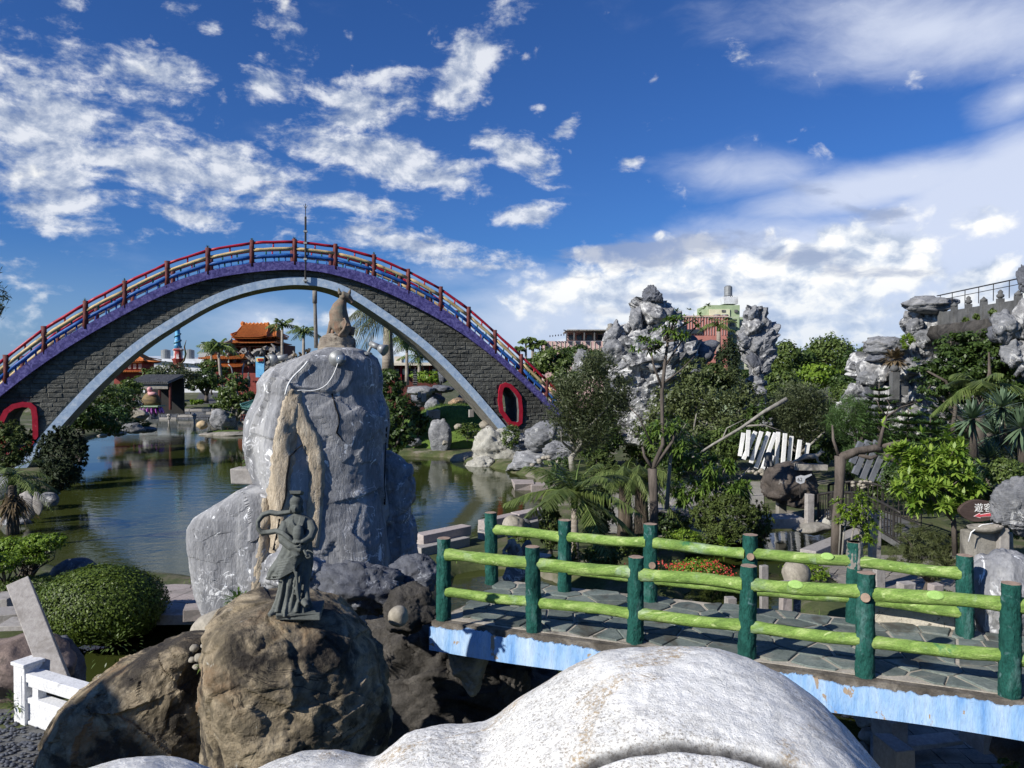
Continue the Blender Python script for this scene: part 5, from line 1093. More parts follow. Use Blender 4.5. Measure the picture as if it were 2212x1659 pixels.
# blue dragon pillar
DD = 105.0; k = S(DD); dp = empty('dragon_pillar', tuple(W(385, 800, DD)), 'tall bright blue pillar with a coiled dragon on a red and white drum base', 'pillar')
def T3(U, V, dy=0.): return W(U, V, DD) + Vector((0, dy, 0))
bluepil = mat('cyan_blue_pillar', [(.4, (.05, .28, .55)), (.6, (.18, .50, .72))], 1.6, .6, .3, 6, extra=patches((.60, .75, .80), 2.2, .58, .66))
mb = MB(); mb.lathe([(7.5 * k, 0), (6.2 * k, 12 * k), (5.2 * k, 30 * k), (4.2 * k, 45 * k), (3.6 * k, 62 * k)], tuple(T3(384, 752)), 16); mb.build('blue_shaft', bluepil, dp, True)
mb = MB(); mb.tube([T3(384, 750 - i * 1.15) + Vector((math.cos(i * .52) * (7.4 - i * .065) * k, math.sin(i * .52) * (7.4 - i * .065) * k, 0)) for i in range(48)], [1.4 * k] * 40 + [1.2 * k] * 8, 7, rough=.3); mb.tube([T3(384, 699), T3(392, 694), T3(400, 696), T3(404, 692)], [2 * k, 2.6 * k, 1.8 * k, .5 * k], 7, rough=.3); mb.build('dragon_coil', mat('dark_teal_dragon', [(.3, (.02, .08, .10)), (.7, (.06, .20, .22))], 3, .6, .5), dp, True)
mb = MB(); mb.lathe([(11 * k, 0), (11 * k, 2 * k), (9 * k, 3 * k), (9 * k, 18 * k), (11 * k, 19 * k), (11.5 * k, 21 * k), (8 * k, 23 * k)], tuple(T3(385, 776)), 12); mb.build('drum', mat('red_white_drum', [(.46, (.34, .05, .05)), (.54, (.66, .62, .58))], 1.6, .7, .2, stretch=(1.5, 1.5, .3)), dp)
mb = MB(); mb.lathe([(11 * k, 0), (14 * k, 4 * k), (13 * k, 9 * k), (9 * k, 16 * k), (13.5 * k, 26 * k)], tuple(T3(385, 801)), 12); mb.build('pedestal', redwood, dp)
mb = MB(); mb.tube([T3(392, 790, -1), T3(404, 780, -1), T3(408, 765, -1), T3(405, 750, -1), T3(409, 735, -1)], [1.5 * k, 3 * k, 3.2 * k, 2.4 * k, .5 * k], 8, flat=.5); mb.build('phoenix_tail', mat('green_brown_feather', [(.4, (.05, .10, .05)), (.6, (.24, .09, .05))], 1, .7, .3), dp, True)
# flat white buildings, shed
def block(name, U0, U1, Vt, Vb, d, dep, m, label, cat='building', extra=None, group=None):
    a, b_ = W(U0, Vb, d), W(U1, Vt, d); z0 = min(a.z, GZ); c = Vector(((a.x + b_.x) / 2, d + dep / 2, z0)); r_ = empty(name, tuple(c), label, cat, group); mb = MB(); mb.box((c.x, c.y, (z0 + b_.z) / 2), (abs(b_.x - a.x), dep, b_.z - z0)); mb.build('wall', m, r_)
    return r_
b1 = block('warehouse', 300, 472, 775, 800, 170, 20, whitewall, 'long low white warehouse far behind the trees under the left half of the arch'); mb = MB(); mb.add([W(300, 776, 169), W(472, 790, 169), W(472, 780, 200), W(400, 768, 200), W(300, 770, 200)], [(0, 1, 2, 3, 4)]); mb.build('roof', mat('light_metal_roof', [(.3, (.42, .47, .52)), (.7, (.52, .56, .60))], 1, .5, .1), b1)
for i in range(3): mb = MB(); mb.box(W(425 + i * 14, 787, 169.8), (.9, .3, .6)); mb.build('window', glassm, b1)
for U in (358, 410): mb = MB(); mb.lathe([(.001, 0), (1.0, 0), (1.0, 2.0), (.001, 2.3)], tuple(W(U, 776, 172)), 14); mb.tube([W(U, 776, 172), W(U, 780, 172)], .8, 6); thing('water_tank', mb, metal, 'small silver water tank on the warehouse roof, the ' + ('left' if U < 400 else 'right') + ' of the pair', 'water tank', 'water tanks on the warehouse')
b2 = block('low_building', 470, 500, 780, 805, 160, 10, mat('grey_parapet', [(.3, (.28, .32, .31)), (.7, (.36, .40, .38))], 1, .8, .1), 'low grey building with a crenellated parapet left of the temple')
for i in range(9): mb = MB(); mb.box(W(472 + i * 3.2, 778.5, 160.5), (.16, .4, .5)); mb.build('merlon', greyrock, b2)
# open shed behind the buddha
SDp = 84.0; k = S(SDp); sh = empty('shed', tuple(W(330, 905, SDp)), 'low open shed with a dark tiled roof behind the pink headed figure', 'shed')
a, b_ = W(286, 826, SDp), W(372, 826, SDp); mb = MB(); mb.add([(a.x, SDp - 1, a.z), (b_.x, SDp - 1, a.z), (b_.x, SDp + 3, a.z + .75), (a.x, SDp + 3, a.z + .75), (a.x, SDp - 1, a.z - .15), (b_.x, SDp - 1, a.z - .15), (b_.x, SDp + 3, a.z + .6), (a.x, SDp + 3, a.z + .6)], [(0, 1, 2, 3), (7, 6, 5, 4), (0, 4, 5, 1), (1, 5, 6, 2), (2, 6, 7, 3), (3, 7, 4, 0)]); ro = mb.build('roof', tile_g, sh)
for i in range(22): x = a.x + (b_.x - a.x) * (i + .5) / 22; mb = MB(); mb.tube([(x, SDp - 1.1, a.z + .03), (x, SDp + 3, a.z + .80)], .075, 6); mb.build('tile_row', tile_g, ro)
mb = MB(); mb.box(((a.x + b_.x) / 2, SDp - .6, a.z - .45), (b_.x - a.x - .3, .3, .5)); mb.build('beam', concrete, sh); mb = MB(); mb.box(((a.x + b_.x) / 2, SDp + 3, a.z - 1.6), (b_.x - a.x, .3, 4)); mb.build('back_wall', darkvoid, sh)
for u in (290, 345, 368): mb = MB(); mb.tube([W(u, 828, SDp - .5), W(u, 885, SDp - .5)], .16, 8); mb.build('post', dkred, sh)
# figure with pink head seated on a purple lotus (seen from behind)
BD = 80.0; k = S(BD); bu = empty('seated_figure_statue', tuple(W(327, 875, BD)), 'seated bald statue seen from behind, pink head and brown robe, on a purple lotus', 'statue')
def T4(U, V, dy=0.): return W(U, V, BD) + Vector((0, dy, 0))
pinkp = mat('pink_paint', [(.3, (.46, .22, .22)), (.7, (.60, .34, .33))], 2, .5, .1); brownrobe = mat('brown_robe_paint', [(.4, (.09, .065, .03)), (.6, (.20, .14, .06))], 1.2, .7, .2, stretch=(1, 1, 2))
mb = MB(); mb.lathe([(.001, 0), (20 * k, 0), (21 * k, 6 * k), (19 * k, 14 * k), (15 * k, 21 * k), (10 * k, 26 * k), (.001, 28 * k)], tuple(T4(327, 875)), 24, sy=.75); mb.build('robe', brownrobe, bu, True)
mb = MB(); mb.lathe([(.001, 0), (8 * k, 1 * k), (9 * k, 5 * k), (6 * k, 8 * k), (.001, 9 * k)], tuple(T4(332, 855, -.3)), 20, sx=1.1, sy=.8); mb.tube([T4(324, 852), T4(324, 846)], [5.5 * k, 5.2 * k], 14); V_, F_ = ico(3); mb.add([tuple(T4(323.5, 841) + Vector(p) * 5.8 * k) for p in V_], F_.tolist()); mb.build('pink_head_and_shoulders', pinkp, bu, True)
mb = MB(); mb.box(T4(327, 877, 0), (44 * k, 1.8, 3 * k)); mb.build('lotus_plate', mat('pale_green_slab', [(.3, (.20, .30, .20)), (.7, (.30, .40, .28))], 1, .7, .1), bu)
lot = mat('purple_lotus_paint', [(.35, (.12, .02, .16)), (.5, (.36, .07, .38)), (.68, (.72, .40, .66))], 1.1, .5, .1, stretch=(1, 1, 1))
for i in range(16):
    a_ = math.pi * 2 * i / 16; c = T4(327, 879) + Vector((math.cos(a_) * 20 * k, math.sin(a_) * 15 * k, 0)); d_ = Vector((math.cos(a_), math.sin(a_), -.3)); mb = MB(); mb.tube([c, c + d_ * 2.2 * k - Vector((0, 0, 5 * k)), c + d_ * 4.5 * k - Vector((0, 0, 10 * k)), c + d_ * 7 * k - Vector((0, 0, 13 * k))], [1.5 * k, 4.2 * k, 3.6 * k, .5 * k], 8, flat=.45); mb.build('petal', lot, bu, True)
mb = MB(); mb.lathe([(16 * k, 0), (14 * k, 16 * k), (20 * k, 24 * k)], tuple(T4(325, 905)), 18); mb.build('plinth', whiterock, bu)
# revetment wall behind the lake, hedge on top, road, lamps
wl = empty('lake_wall', tuple(W(420, 905, 98)), 'dark stone retaining wall along the far shore of the lake', 'wall')
a, b_ = G(296, 905, 0), G(545, 903, 0); rs = random.Random(8)
for r_ in range(4):
    x = a.x; 
    while x < b_.x:
        L_ = rs.uniform(1.0, 2.2); mb = MB(); mb.box((x + L_ / 2, 97.6 + rs.uniform(-.06, .06), -.1 + r_ * .36 + .17), (L_ - .05, .5, .33), jit=.02); mb.build('stone', darkrock if rs.random() < .6 else granite, wl); x += L_
tag(npobj('road', [tuple(G(420, 872, 1.32)), tuple(G(492, 872, 1.32)), tuple(G(470, 836, 1.32)), tuple(G(436, 836, 1.32))], [(0, 1, 2, 3)], asphalt), 'asphalt road between trees beyond the far wall', kind='structure')
for (u0, u1, v, label) in ((370, 405, 874, 'clipped dark hedge on top of the far lake wall, left piece'), (408, 440, 868, 'bright clipped hedge on the far lake wall beside the road'), (445, 500, 876, 'low dark hedge on the far lake wall right of the road')):
    bush('hedge', (u0 + u1) / 2, v, (u1 - u0) / 2, 5, 99, 500, .45, 'mid' if u0 != 408 else 'lime', label, 'hedge', seed=u0)
for i, (u, v, h) in enumerate([(420, 892, 22), (365, 893, 24)]):
    c = W(u, v + 8, 90); k = S(90); mb = MB(); mb.lathe([(3 * k, 0), (2 * k, 3 * k), (1.8 * k, 10 * k), (4 * k, 12 * k), (3.4 * k, 17 * k), (6 * k, 19 * k), (1 * k, 24 * k)], (c.x, 90, -.1), 8); thing('stone_lantern', mb, granite, ('stone lantern standing in the water in front of the far wall' if i == 0 else 'dark stone lantern in the water beside the lotus statue'), 'lantern')
mb = MB(); c = W(391, 872, 100); k = S(100); mb.box(W(392, 851, 100), (8 * k, .2, 20 * k)); 
sgn = thing('notice_board', mb, whitepaint, 'small white notice board on two posts near the far wall', 'sign'); mb = MB(); [mb.tube([W(u, 842, 100), W(u, 874, 100)], .08, 6) for u in (388.5, 395.5)]; mb.build('posts', whitepaint, sgn)
mb = MB(); [mb.box(W(392, v, 99.85), (1.2 * k, .05, 14 * k)) if False else mb.box(W(u, 851, 99.85), (.8 * k, .05, 15 * k)) for u, v in ((390, 0), (392.3, 0), (394.6, 0))]; mb.build('vertical_writing', darkvoid, sgn)
for u, v0, v1 in ((495, 787, 833), (776 / 2.0 + 0, 0, 0)):
    if v1 == 0: continue
    mb = MB(); mb.tube([W(502, v1 + 20, 108), W(502, 803, 108), W(499, 792, 108), W(493, 787, 108)], .09, 6); thing('street_lamp', mb, metal, 'curved grey street lamp in front of the temple gate', 'street lamp', smooth=True)
mb = MB(); mb.tube([W(776 * 0 + 524, 850, 106), W(524, 800, 106), W(527, 785, 106)], .09, 6); thing('street_lamp', mb, metal, 'straight grey street lamp right of the temple gate', 'street lamp', smooth=True)
# small temple entrance hall behind trees
b3 = block('gate_hall', 528 - 25, 590, 806, 850, 118, 6, redwood, 'dark red hall wall behind the tree on the islet', 'building')
# teal roofed pavilion on stilts
QD = 66.0; k = S(QD); tp = empty('teal_pavilion', tuple(W(560, 925, QD)), 'waterside pavilion with a curved teal tile roof and red railing, left of the monolith', 'pavilion')
def T5(U, V, dy=0.): return W(U, V, QD) + Vector((0, dy, 0))
croof(tp, T5(575, 881, 2), 98 * k, 5.5, 38 * k, 26 * k, tile_t, name='roof', ribs=30, ridge=tile_t)
for u in (540, 552, 590): mb = MB(); mb.tube([T5(u, 880, 1), T5(u, 912, 1)], .12, 8); mb.build('column', mat('orange_column%d' % u, [(.3, (.40, .20, .06)), (.7, (.52, .30, .10))], 2, .6, .1), tp)
mb = MB(); mb.box(T5(570, 911, 1.5), (90 * k, 3.6, 4 * k)); mb.build('floor', concrete, tp); mb = MB(); mb.box(T5(575, 895, 3), (70 * k, .2, 26 * k)); mb.build('back_wall', darkvoid, tp)
for v in (896, 903): mb = MB(); mb.box(T5(560, v, -.25), (76 * k, .10, 1.6 * k)); mb.build('rail', dkred, tp)
for i in range(9): mb = MB(); mb.box(T5(523 + i * 6, 902, -.25), (1.4 * k, .12, 15 * k)); mb.build('rail_post', dkred, tp)
for i in range(4): mb = MB(); mb.tube([T5(528 + i * 14, 912, 0), T5(528 + i * 14, 932, 0)], .10, 7); mb.build('stilt', dkred, tp)
mb = MB(); kk_ = S(64); c = W(537, 836, 75); kq = S(75); mb.lathe([(4 * kq, 0), (3 * kq, 3 * kq), (3.6 * kq, 6 * kq), (4.2 * kq, 16 * kq), (3.6 * kq, 22 * kq), (1.6 * kq, 24 * kq), (2.4 * kq, 27 * kq), (1.8 * kq, 30 * kq), (.3 * kq, 32 * kq)], tuple(c), 14, sy=.8); thing('robed_statue', mb, stat, 'grey robed standing statue seen above the teal roof', 'statue', smooth=True)
mb = MB(); mb.box(W(562, 793, 110), (18 * S(110), .3, 44 * S(110))); bs = thing('sign_board', mb, mat('blue_sign_board', [(.3, (.10, .35, .62)), (.7, (.20, .48, .72))], 1, .5, 0), 'blue and yellow sign board glimpsed behind the left shoulder of the monolith', 'sign'); mb = MB(); mb.box(W(562, 777, 109.7), (16 * S(110), .2, 8 * S(110))); mb.build('yellow_panel', mat('yellow_sign', [(.3, (.65, .45, .12)), (.7, (.75, .55, .2))], 1, .5, 0), bs)
mb = MB(); [mb.box(W(558 + i * 4, 777, 109.5), (2.2 * S(110), .1, 5 * S(110))) for i in range(3)]; mb.build('red_characters', redpaint, bs)
# islet
IS = 73.0; isl = rock('islet', (W(495, 940, 74).x, 74.0, .05), (5.6, 3.0, .62), concrete, 71, label='small stone edged islet in the lake', cat='islet', planes=20, lo=.8, sub=4, namp=.08)
mg = rock('islet_grass', (W(490, 935, 74.3).x, 74.4, .30), (3.8, 2.2, .35), moss, 72, planes=30, lo=.8, sub=3, parent=isl)
pxrock('round_boulder', 437, 918, 24, 20, 73.5, mat('tan_boulder', [(.3, (.40, .29, .16)), (.7, (.52, .41, .26))], 1, .8, .3), 73, 1., label='round tan boulder on the left end of the islet', cat='boulder', planes=30, lo=.85, namp=.04, sub=3)
pxrock('pointed_rock', 476, 905, 42, 50, 74, greyrock, 74, .8, label='grey pointed rock in the middle of the islet', cat='rock', planes=9, fac=.15, sub=4, tilt=.35)
pxrock('upright_rock', 497, 908, 26, 44, 74.3, greyrock, 75, .8, label='grey upright rock beside the islet tree trunk', cat='rock', planes=9, fac=.12, sub=4)
tree('islet_tree', 508, 932, 74.6, [(508, 850, 40, 36), (490, 862, 28, 24), (530, 862, 26, 24), (512, 826, 26, 22), (505, 885, 26, 20)], 3200, .34, 'mid', 'dark bushy tree with a pale forked trunk on the islet', tr=.30, bm=barkgrey, seed=3, clump=.25)
# far tree row under the arch, left to right
tree('bare_branched_tree', 378, 870, 92, [(370, 805, 48, 26), (395, 815, 40, 22), (345, 815, 26, 20)], 3000, .34, 'grey', 'wide grey brown tree with thin foliage and pale forked trunk near the white sign', tr=.35, bm=barkgrey, seed=5, clump=.3, shell=.35)
tree('green_tree', 330, 860, 98, [(322, 812, 32, 17), (345, 822, 26, 14)], 1400, .42, 'mid', 'round green tree behind the dark shed roof', seed=6)
tree('green_tree', 445, 868, 100, [(440, 818, 40, 22), (465, 826, 30, 20), (425, 832, 26, 14)], 2400, .42, 'dark', 'dark green tree over the road in front of the temple gate', seed=7, tr=.3)
tree('green_tree', 458, 850, 112, [(456, 790, 28, 14), (474, 800, 20, 12)], 1300, .45, 'mid', 'bright green tree directly left of the temple porch', seed=8)
tree('green_tree', 305, 860, 96, [(300, 838, 26, 16)], 500, .4, 'lime', 'dry yellowish shrubby tree above the shed at the left', seed=9)
palm('royal_palm', W(482, 870, 104), W(482, 760, 104).z - W(482, 870, 104).z, 16, 3.0, 'leaning royal palm with ragged crown in front of the temple left wing', seed=2, ll=.9, lw=.16, tr=.22, nl=12, hang=.8, lean=(-.6, 0), lm='mid')
palm('royal_palm', W(457, 830, 112), W(457, 758, 112).z - W(457, 830, 112).z, 12, 2.6, 'thin royal palm at the left corner of the temple', seed=3, ll=.8, lw=.16, tr=.17, nl=12, hang=.8, lm='mid')
palm('royal_palm', W(610, 790, 95), W(608, 712, 95).z - W(610, 790, 95).z, 11, 2.5, 'royal palm just right of the temple roof', seed=4, ll=.75, lw=.14, tr=.19, nl=12, hang=.7)
palm('royal_palm', W(656, 790, 82), W(656, 728, 82).z - W(656, 790, 82).z, 12, 2.3, 'royal palm between the temple and the upright pipe', seed=5, ll=.7, lw=.12, tr=.17, nl=12, hang=.7)
for i, (u, v, ru, rv) in enumerate([(620, 790, 22, 14), (645, 775, 12, 16), (600, 800, 18, 14), (665, 768, 12, 18)]):
    bush('bare_tree', u, v, ru, rv, 112, 420, .45, 'dry' if i % 2 else 'grey', ['brown leafless looking tree right of the temple columns', 'tall dry tree behind the second palm trunk', 'low dry tree at the right foot of the temple', 'reddish dry tree behind the pipe on the monolith'][i], 'tree', seed=20 + i)
# left shore under the arch
for i, (u, v, ru, rv, d, lm, lb) in enumerate([(215, 858, 52, 44, 62, 'mid', 'leafy green tree behind the left leg of the arch'), (262, 868, 42, 40, 66, 'dark', 'dark green shrubby tree on the left shore under the arch'), (236, 905, 48, 34, 58, 'arau', 'feathery green bush hanging over the left shore'), (180, 900, 34, 34, 56, 'dark', 'dark shrub right behind the lower left leg of the arch'),
        (280, 838, 30, 22, 76, 'mid', 'light green shrub left of the dark shed'), (150, 880, 20, 50, 60, 'dark', 'dark tree seen between the arch ring and the red opening')]):
    bush('shore_tree', u, v, ru, rv, d, 2200, .26, lm, lb, 'tree', seed=30 + i, tr=.12)
for i, (u, v, wu, hv, d, m_, lb) in enumerate([(262, 893, 38, 52, 68, greyrock, 'tall blue grey boulder on the left shore'), (300, 895, 44, 28, 70, boulderpale, 'pale rounded boulder left of the lotus statue'), (286, 925, 60, 26, 66, greyrock, 'low dark rock at the tip of the left shore'), (318, 928, 40, 16, 68, greyrock, 'flat rock ending the left shore spit'), (222, 942, 22, 9, 62, boulderpale, 'two small pale stones at the water edge of the left shore'), (252, 936, 40, 14, 63, greyrock, 'flat wet stone along the left shore'), (297, 872, 26, 16, 72, greyrock, 'jagged rock in front of the shed')]):
    pxrock('shore_rock', u, v, wu, hv, d, m_, 80 + i, .8, label=lb, cat='rock', planes=10, fac=.1, sub=4)
bush('ground_shrub', 305, 915, 22, 8, 67, 500, .2, 'mid', 'low green shrub growing on the left shore rocks', seed=50)
# left leg: dark junipers and palm, rock slabs in the water
def juniper(name, U, V, ru, rv, d, n, ls, label, lm='cypress', seed=0, spikes=9, cat='shrub'):
    rng = np.random.default_rng(seed); ells = [(U, V, ru * .72, rv * .85), (U, V + rv * .45, ru * .8, rv * .5)]
    for i in range(spikes):
        a = -math.pi * (.08 + .84 * i / max(1, spikes - 1)); ells.append((U - math.cos(a) * ru * .75, V + math.sin(a) * rv * .62 + rv * .12, ru * .24, rv * .42))
    return tree(name, U, V + rv * .95, d, ells, n, ls, lm, label, cat, seed=seed, asp=.34, clump=.16, per=20, up=.6, tr=.08, cname='foliage', fork=.2)
juniper('juniper', 132, 985, 62, 80, 40, 9500, .20, 'almost black spiky juniper in front of the foot of the arch left leg', seed=60, spikes=9)
juniper('juniper', 20, 960, 58, 62, 41, 7000, .20, 'dark green juniper in front of the left red framed opening', lm='juniper', seed=61)
juniper('juniper', 172, 972, 16, 20, 39, 900, .18, 'small dark juniper leaning over the water beside the bigger one', seed=62)
palm('short_palm', W(28, 1150, 29), W(28, 1045, 29).z - W(28, 1150, 29).z, 13, 1.75, 'short palm with a hanging brown skirt at the left edge of the lake', seed=8, ll=.42, lw=.035, tr=.18, el=(-.3, .9), bm=bark)
rng = np.random.default_rng(77); c = np.array(W(28, 1078, 29)); n = 240; D = unit(rng.normal(size=(n, 3)) * [1, 1, .5] + [0, 0, -.9]); V_, F_ = blades(c + rng.normal(size=(n, 3)) * .12, D, rng.uniform(.5, 1.15, n), .06, rng, .3, 2); tag(npobj('dead_fronds', V_, F_, LEAF['dry']), 'dry brown hanging fronds round the short palm trunk at the left edge', 'palm fronds')
for i, (u, v, wu, hv, lb) in enumerate([(60, 1090, 34, 62, 'grey upright stone slab by the water left of the palm shadow'), (82, 1088, 26, 54, 'tilted dark stone slab beside the water at the left'), (105, 1080, 44, 34, 'flat grey rock dipping into the lake at the left shore'), (30, 1130, 70, 46, 'brown stone base under the short palm'), (0, 1050, 60, 60, 'shaded rock at the left picture edge behind the short palm')]):
    pxrock('shore_slab', u, v, wu, hv, 31, granite if i < 2 else greyrock, 95 + i, .6, label=lb, cat='rock', planes=7, lo=.6, fac=.05, sub=4, tilt=[.25, .3, 0, 0, 0][i])
bush('ground_shrub', 60, 1068, 40, 30, 34, 1300, .16, 'dark', 'dark shrub behind the short palm at the left', seed=51)
# hanging foliage entering from the left edge
tree('casuarina', -420, 1000, 24, [(-28, 650, 40, 56), (-40, 590, 36, 40)], 1800, .22, 'grey', 'drooping needle foliage reaching in at the left picture edge', asp=.12, up=-.5, seed=64, tr=.14)
# ------------------------------------------------------------------ middle shore under the right half of the arch
mo = W(968, 960, 61); rngm = np.random.default_rng(12)
nx_, ny_ = 70, 46; gx = np.linspace(-1, 1, nx_); gy = np.linspace(-1, 1, ny_); GX, GY = np.meshgrid(gx, gy)
cxm, cym, rxm, rym, hm = W(975, 980, 62).x, 64.5, 6.3, 8.0, 3.2
hh = np.clip(1 - (GX ** 2 + GY ** 2), -.2, 1); HZ = .15 + hm * hh ** 1.0 * (hh > 0) + fbm(np.stack([GX.ravel() * 3, GY.ravel() * 3, GX.ravel() * 0], 1), 1, 3, 2).reshape(GX.shape) * .3 * (hh > 0) - .6 * (hh <= 0)
Vm = np.stack([(cxm + GX * rxm).ravel(), (cym + GY * rym).ravel(), HZ.ravel()], 1); ii = np.arange(ny_ - 1)[:, None] * nx_ + np.arange(nx_ - 1)[None, :]
lawn = mat('mown_grass', [(.3, (.06, .11, .018)), (.7, (.14, .21, .04))], 1.2, .95, .8, 24)
tag(npobj('grassy_mound', Vm, np.stack([ii, ii + 1, ii + nx_ + 1, ii + nx_], -1).reshape(-1, 4), lawn, None, True), 'bright grassy mound on the shore under the arch', kind='structure')
sel = rngm.integers(0, len(Vm), 9000); sel = sel[HZ.ravel()[sel] > .2]; C_ = Vm[sel] + rngm.uniform(-.1, .1, (len(sel), 3)) * [1, 1, 0]; V_, F_ = blades(C_, rngm.normal(size=(len(sel), 3)) * .5 + [0, 0, 1.2], rngm.uniform(.15, .42, len(sel)), .07, rngm, .3, 1); tag(npobj('mound_grass', V_, F_, LEAF['grass']), 'tufted grass on the mound', 'grass', kind='stuff')
for i, (u, v, wu, hv, d, m_, lb, kw) in enumerate([
    (951, 946, 48, 82, 56.0, greyrock, 'upright grey standing stone at the water edge of the grassy mound', dict(planes=12, fac=.1, tilt=.08)),
    (1005, 992, 66, 32, 53, boulderpale, 'wide flat beige boulder lying in the water right of the standing stone', dict(planes=30, lo=.8, tilt=.15)),
    (962, 1000 - 18, 26, 16, 56, greyrock, 'small rock at the foot of the standing stone', dict(planes=9)),
    (989, 872, 42, 26, 68, mat('orange_streaked_rock', [(.3, (.20, .16, .12)), (.55, (.44, .30, .18)), (.75, (.60, .46, .32))], 1, .85, .5), 'rounded orange streaked boulder on top of the grassy mound', dict(planes=14)),
    (961, 941 + 16, 14, 12, 55, boulderpale, 'small pale stone left of the standing stone base', dict(planes=20)),
    (990, 922, 20, 14, 58, boulderpale, 'pale egg shaped stone on the slope of the mound', dict(planes=30, lo=.85)),
    (1048, 918, 28, 20, 57, boulderpale, 'pale round stone near the foot of the arch right leg', dict(planes=30, lo=.85)),
    (1030, 940, 28, 20, 56, darkrock, 'dark squarish stone at the lower right of the mound', dict(planes=8)),
    (932, 878, 34, 36, 70, greyrock, 'jagged grey rock at the left top of the mound', dict(planes=8, fac=.15)),
    (908, 845, 62, 22, 72, greyrock, 'flat overhanging grey rock shelf behind the mound, upper', dict(planes=9, fac=.1)),
    (925, 860, 70, 44, 74, darkrock, 'dark grotto rock below the grey shelf', dict(planes=8, fac=.2)),
    (952, 840, 56, 18, 73, darkrock, 'dark flat rock right of the shelf rock', dict(planes=8, fac=.2)),
    (1010, 862, 40, 24, 74, greyrock, 'low dark rock behind the orange streaked boulder', dict(planes=8, fac=.2)),
    (1022, 900, 24, 34, 64, boulderpale, 'tall beige stone right of the mound beside the arch leg', dict(planes=12)),
    (870, 985, 40, 9, 56, boulderpale, 'pale edging stone at the waterline left of the standing stone', dict(planes=20)),
    (905, 984, 30, 8, 56, boulderpale, 'second pale edging stone along the waterline of the mound', dict(planes=20)),
    (895, 955, 40, 20, 57, greyrock, 'half hidden grey stone in the mound grass', dict(planes=12))]):
    kw.setdefault('sub', 4); pxrock('boulder', u, v, wu, hv, d, m_, 110 + i, .8, label=lb, cat='rock', **kw)
for i, (u, v, wu, hv, d, lb) in enumerate([(916, 859, 9, 18, 60, 'pair of white stone posts on top of the mound, left one'), (906, 853, 6, 12, 60.5, 'short pale post beside the white one on the mound'), (936, 895, 26, 18, 60, 'grey stone block behind the standing stone'), (1018, 893, 10, 16, 58, 'small grey stone post on the right of the mound')]):
    c = W(u, v, d); k = S(d); mb = MB(); mb.box(c, (wu * k, wu * k * .8, hv * k), jit=.02, rz=.3); thing('stone_post', mb, granite, lb, 'stone post', bevel=.02)
# rock base of the arch right leg
for i, (u, v, wu, hv, d, m_, lb) in enumerate([(1075, 975, 110, 100, 51, mat('pale_cement_rock', [(.3, (.26, .25, .22)), (.6, (.42, .41, .36)), (.8, (.56, .55, .50))], 1.2, .9, .9, 6, bdist=.05, extra=patches((.13, .12, .10), 1.1, .54, .64)), 'pale craggy cement rock under the foot of the arch right leg'),
    (1040, 1010, 70, 50, 50, MATS.get('pale_cement_rock'), 'sloping pale rock running into the lake from the arch right leg'),
    (1180, 945, 105, 72, 47, greyrock, 'big flat topped grey boulder right of the red framed opening'), (1120, 955, 60, 40, 49, whiterock, 'whitewashed rock between the arch foot and the flat boulder'), (1150, 1000, 120, 50, 47, greyrock, 'shaded grey rock below the flat topped boulder'),
    (1145, 1030, 60, 26, 46, boulderpale, 'pale stones at the waterline right of the arch foot'), (1210, 975, 70, 46, 44, greyrock, 'dark rock behind the palm at the right bank')]):
    pxrock('foot_rock', u, v, wu, hv, d, m_, 130 + i, .75, label=lb, cat='rock', planes=9, fac=.16, sub=5)
for i, (u, v, wu) in enumerate([(1130, 1046, 50), (1175, 1048, 60)]): mb = MB(); c = G(u, v + 4, .12); mb.box(c, (wu * S(c.y), 1.6, .3), jit=.12, rz=.1); thing('stone_slab', mb, granitepink, ['flat grey slab at the water edge, left of two', 'flat pink slab at the water edge, right of two'][i], 'stone slab', 'slabs at the water edge', bevel=.03)
for i in range(12): u, v = random.uniform(1150, 1215), random.uniform(985, 1005); pxrock('cobble', u, v, 12, 9, 42, boulderpale, 150 + i, 1., label='pale cobble in the little pile below the big flat topped boulder', cat='stone', group='cobbles below the flat topped boulder', planes=20, lo=.85, sub=2)
bush('foot_shrub', 1103, 942, 26, 26, 48.5, 1200, .14, 'mid', 'grey green shrub growing on the foot of the arch right leg', seed=70)
bush('foot_shrub', 1010, 930, 24, 20, 55, 800, .16, 'mid', 'green leafy weed between the boulders right of the mound', seed=71)
bush('foot_shrub', 1215, 1010, 30, 26, 40, 900, .14, 'dark', 'dark shrub right of the cobble pile', seed=72)
# trees beside the monolith
tree('broad_tree', 850, 985, 50, [(842, 830, 34, 34), (862, 880, 36, 34), (840, 920, 30, 34), (868, 940, 34, 30), (845, 965, 24, 22)], 5200, .30, 'dark', 'dense dark green tree directly right of the tall monolith', seed=81, tr=.2, asp=.45)
tree('broad_tree', 905, 960, 58, [(905, 915, 24, 26), (893, 890, 18, 20)], 1600, .28, 'dark', 'small dark tree between the monolith tree and the mound', seed=82)
tree('broad_tree', 1000, 900, 78, [(1008, 815, 24, 30), (1030, 835, 20, 24)], 1600, .34, 'dark', 'dark tree partly behind the right leg of the arch', seed=83)
bush('hill_shrub', 930, 815, 50, 14, 82, 1400, .3, 'lime', 'yellow green scrub around the stone pagoda', seed=84)
bush('hill_shrub', 985, 815, 40, 18, 83, 1000, .3, 'grey', 'greyish scrub behind the small rock statue', seed=85)
mb = MB(); c = W(897, 833, 76); k = S(76)
pg = empty('stone_pagoda', tuple(c), 'slim seven tier grey stone pagoda on the rock shelf', 'pagoda')
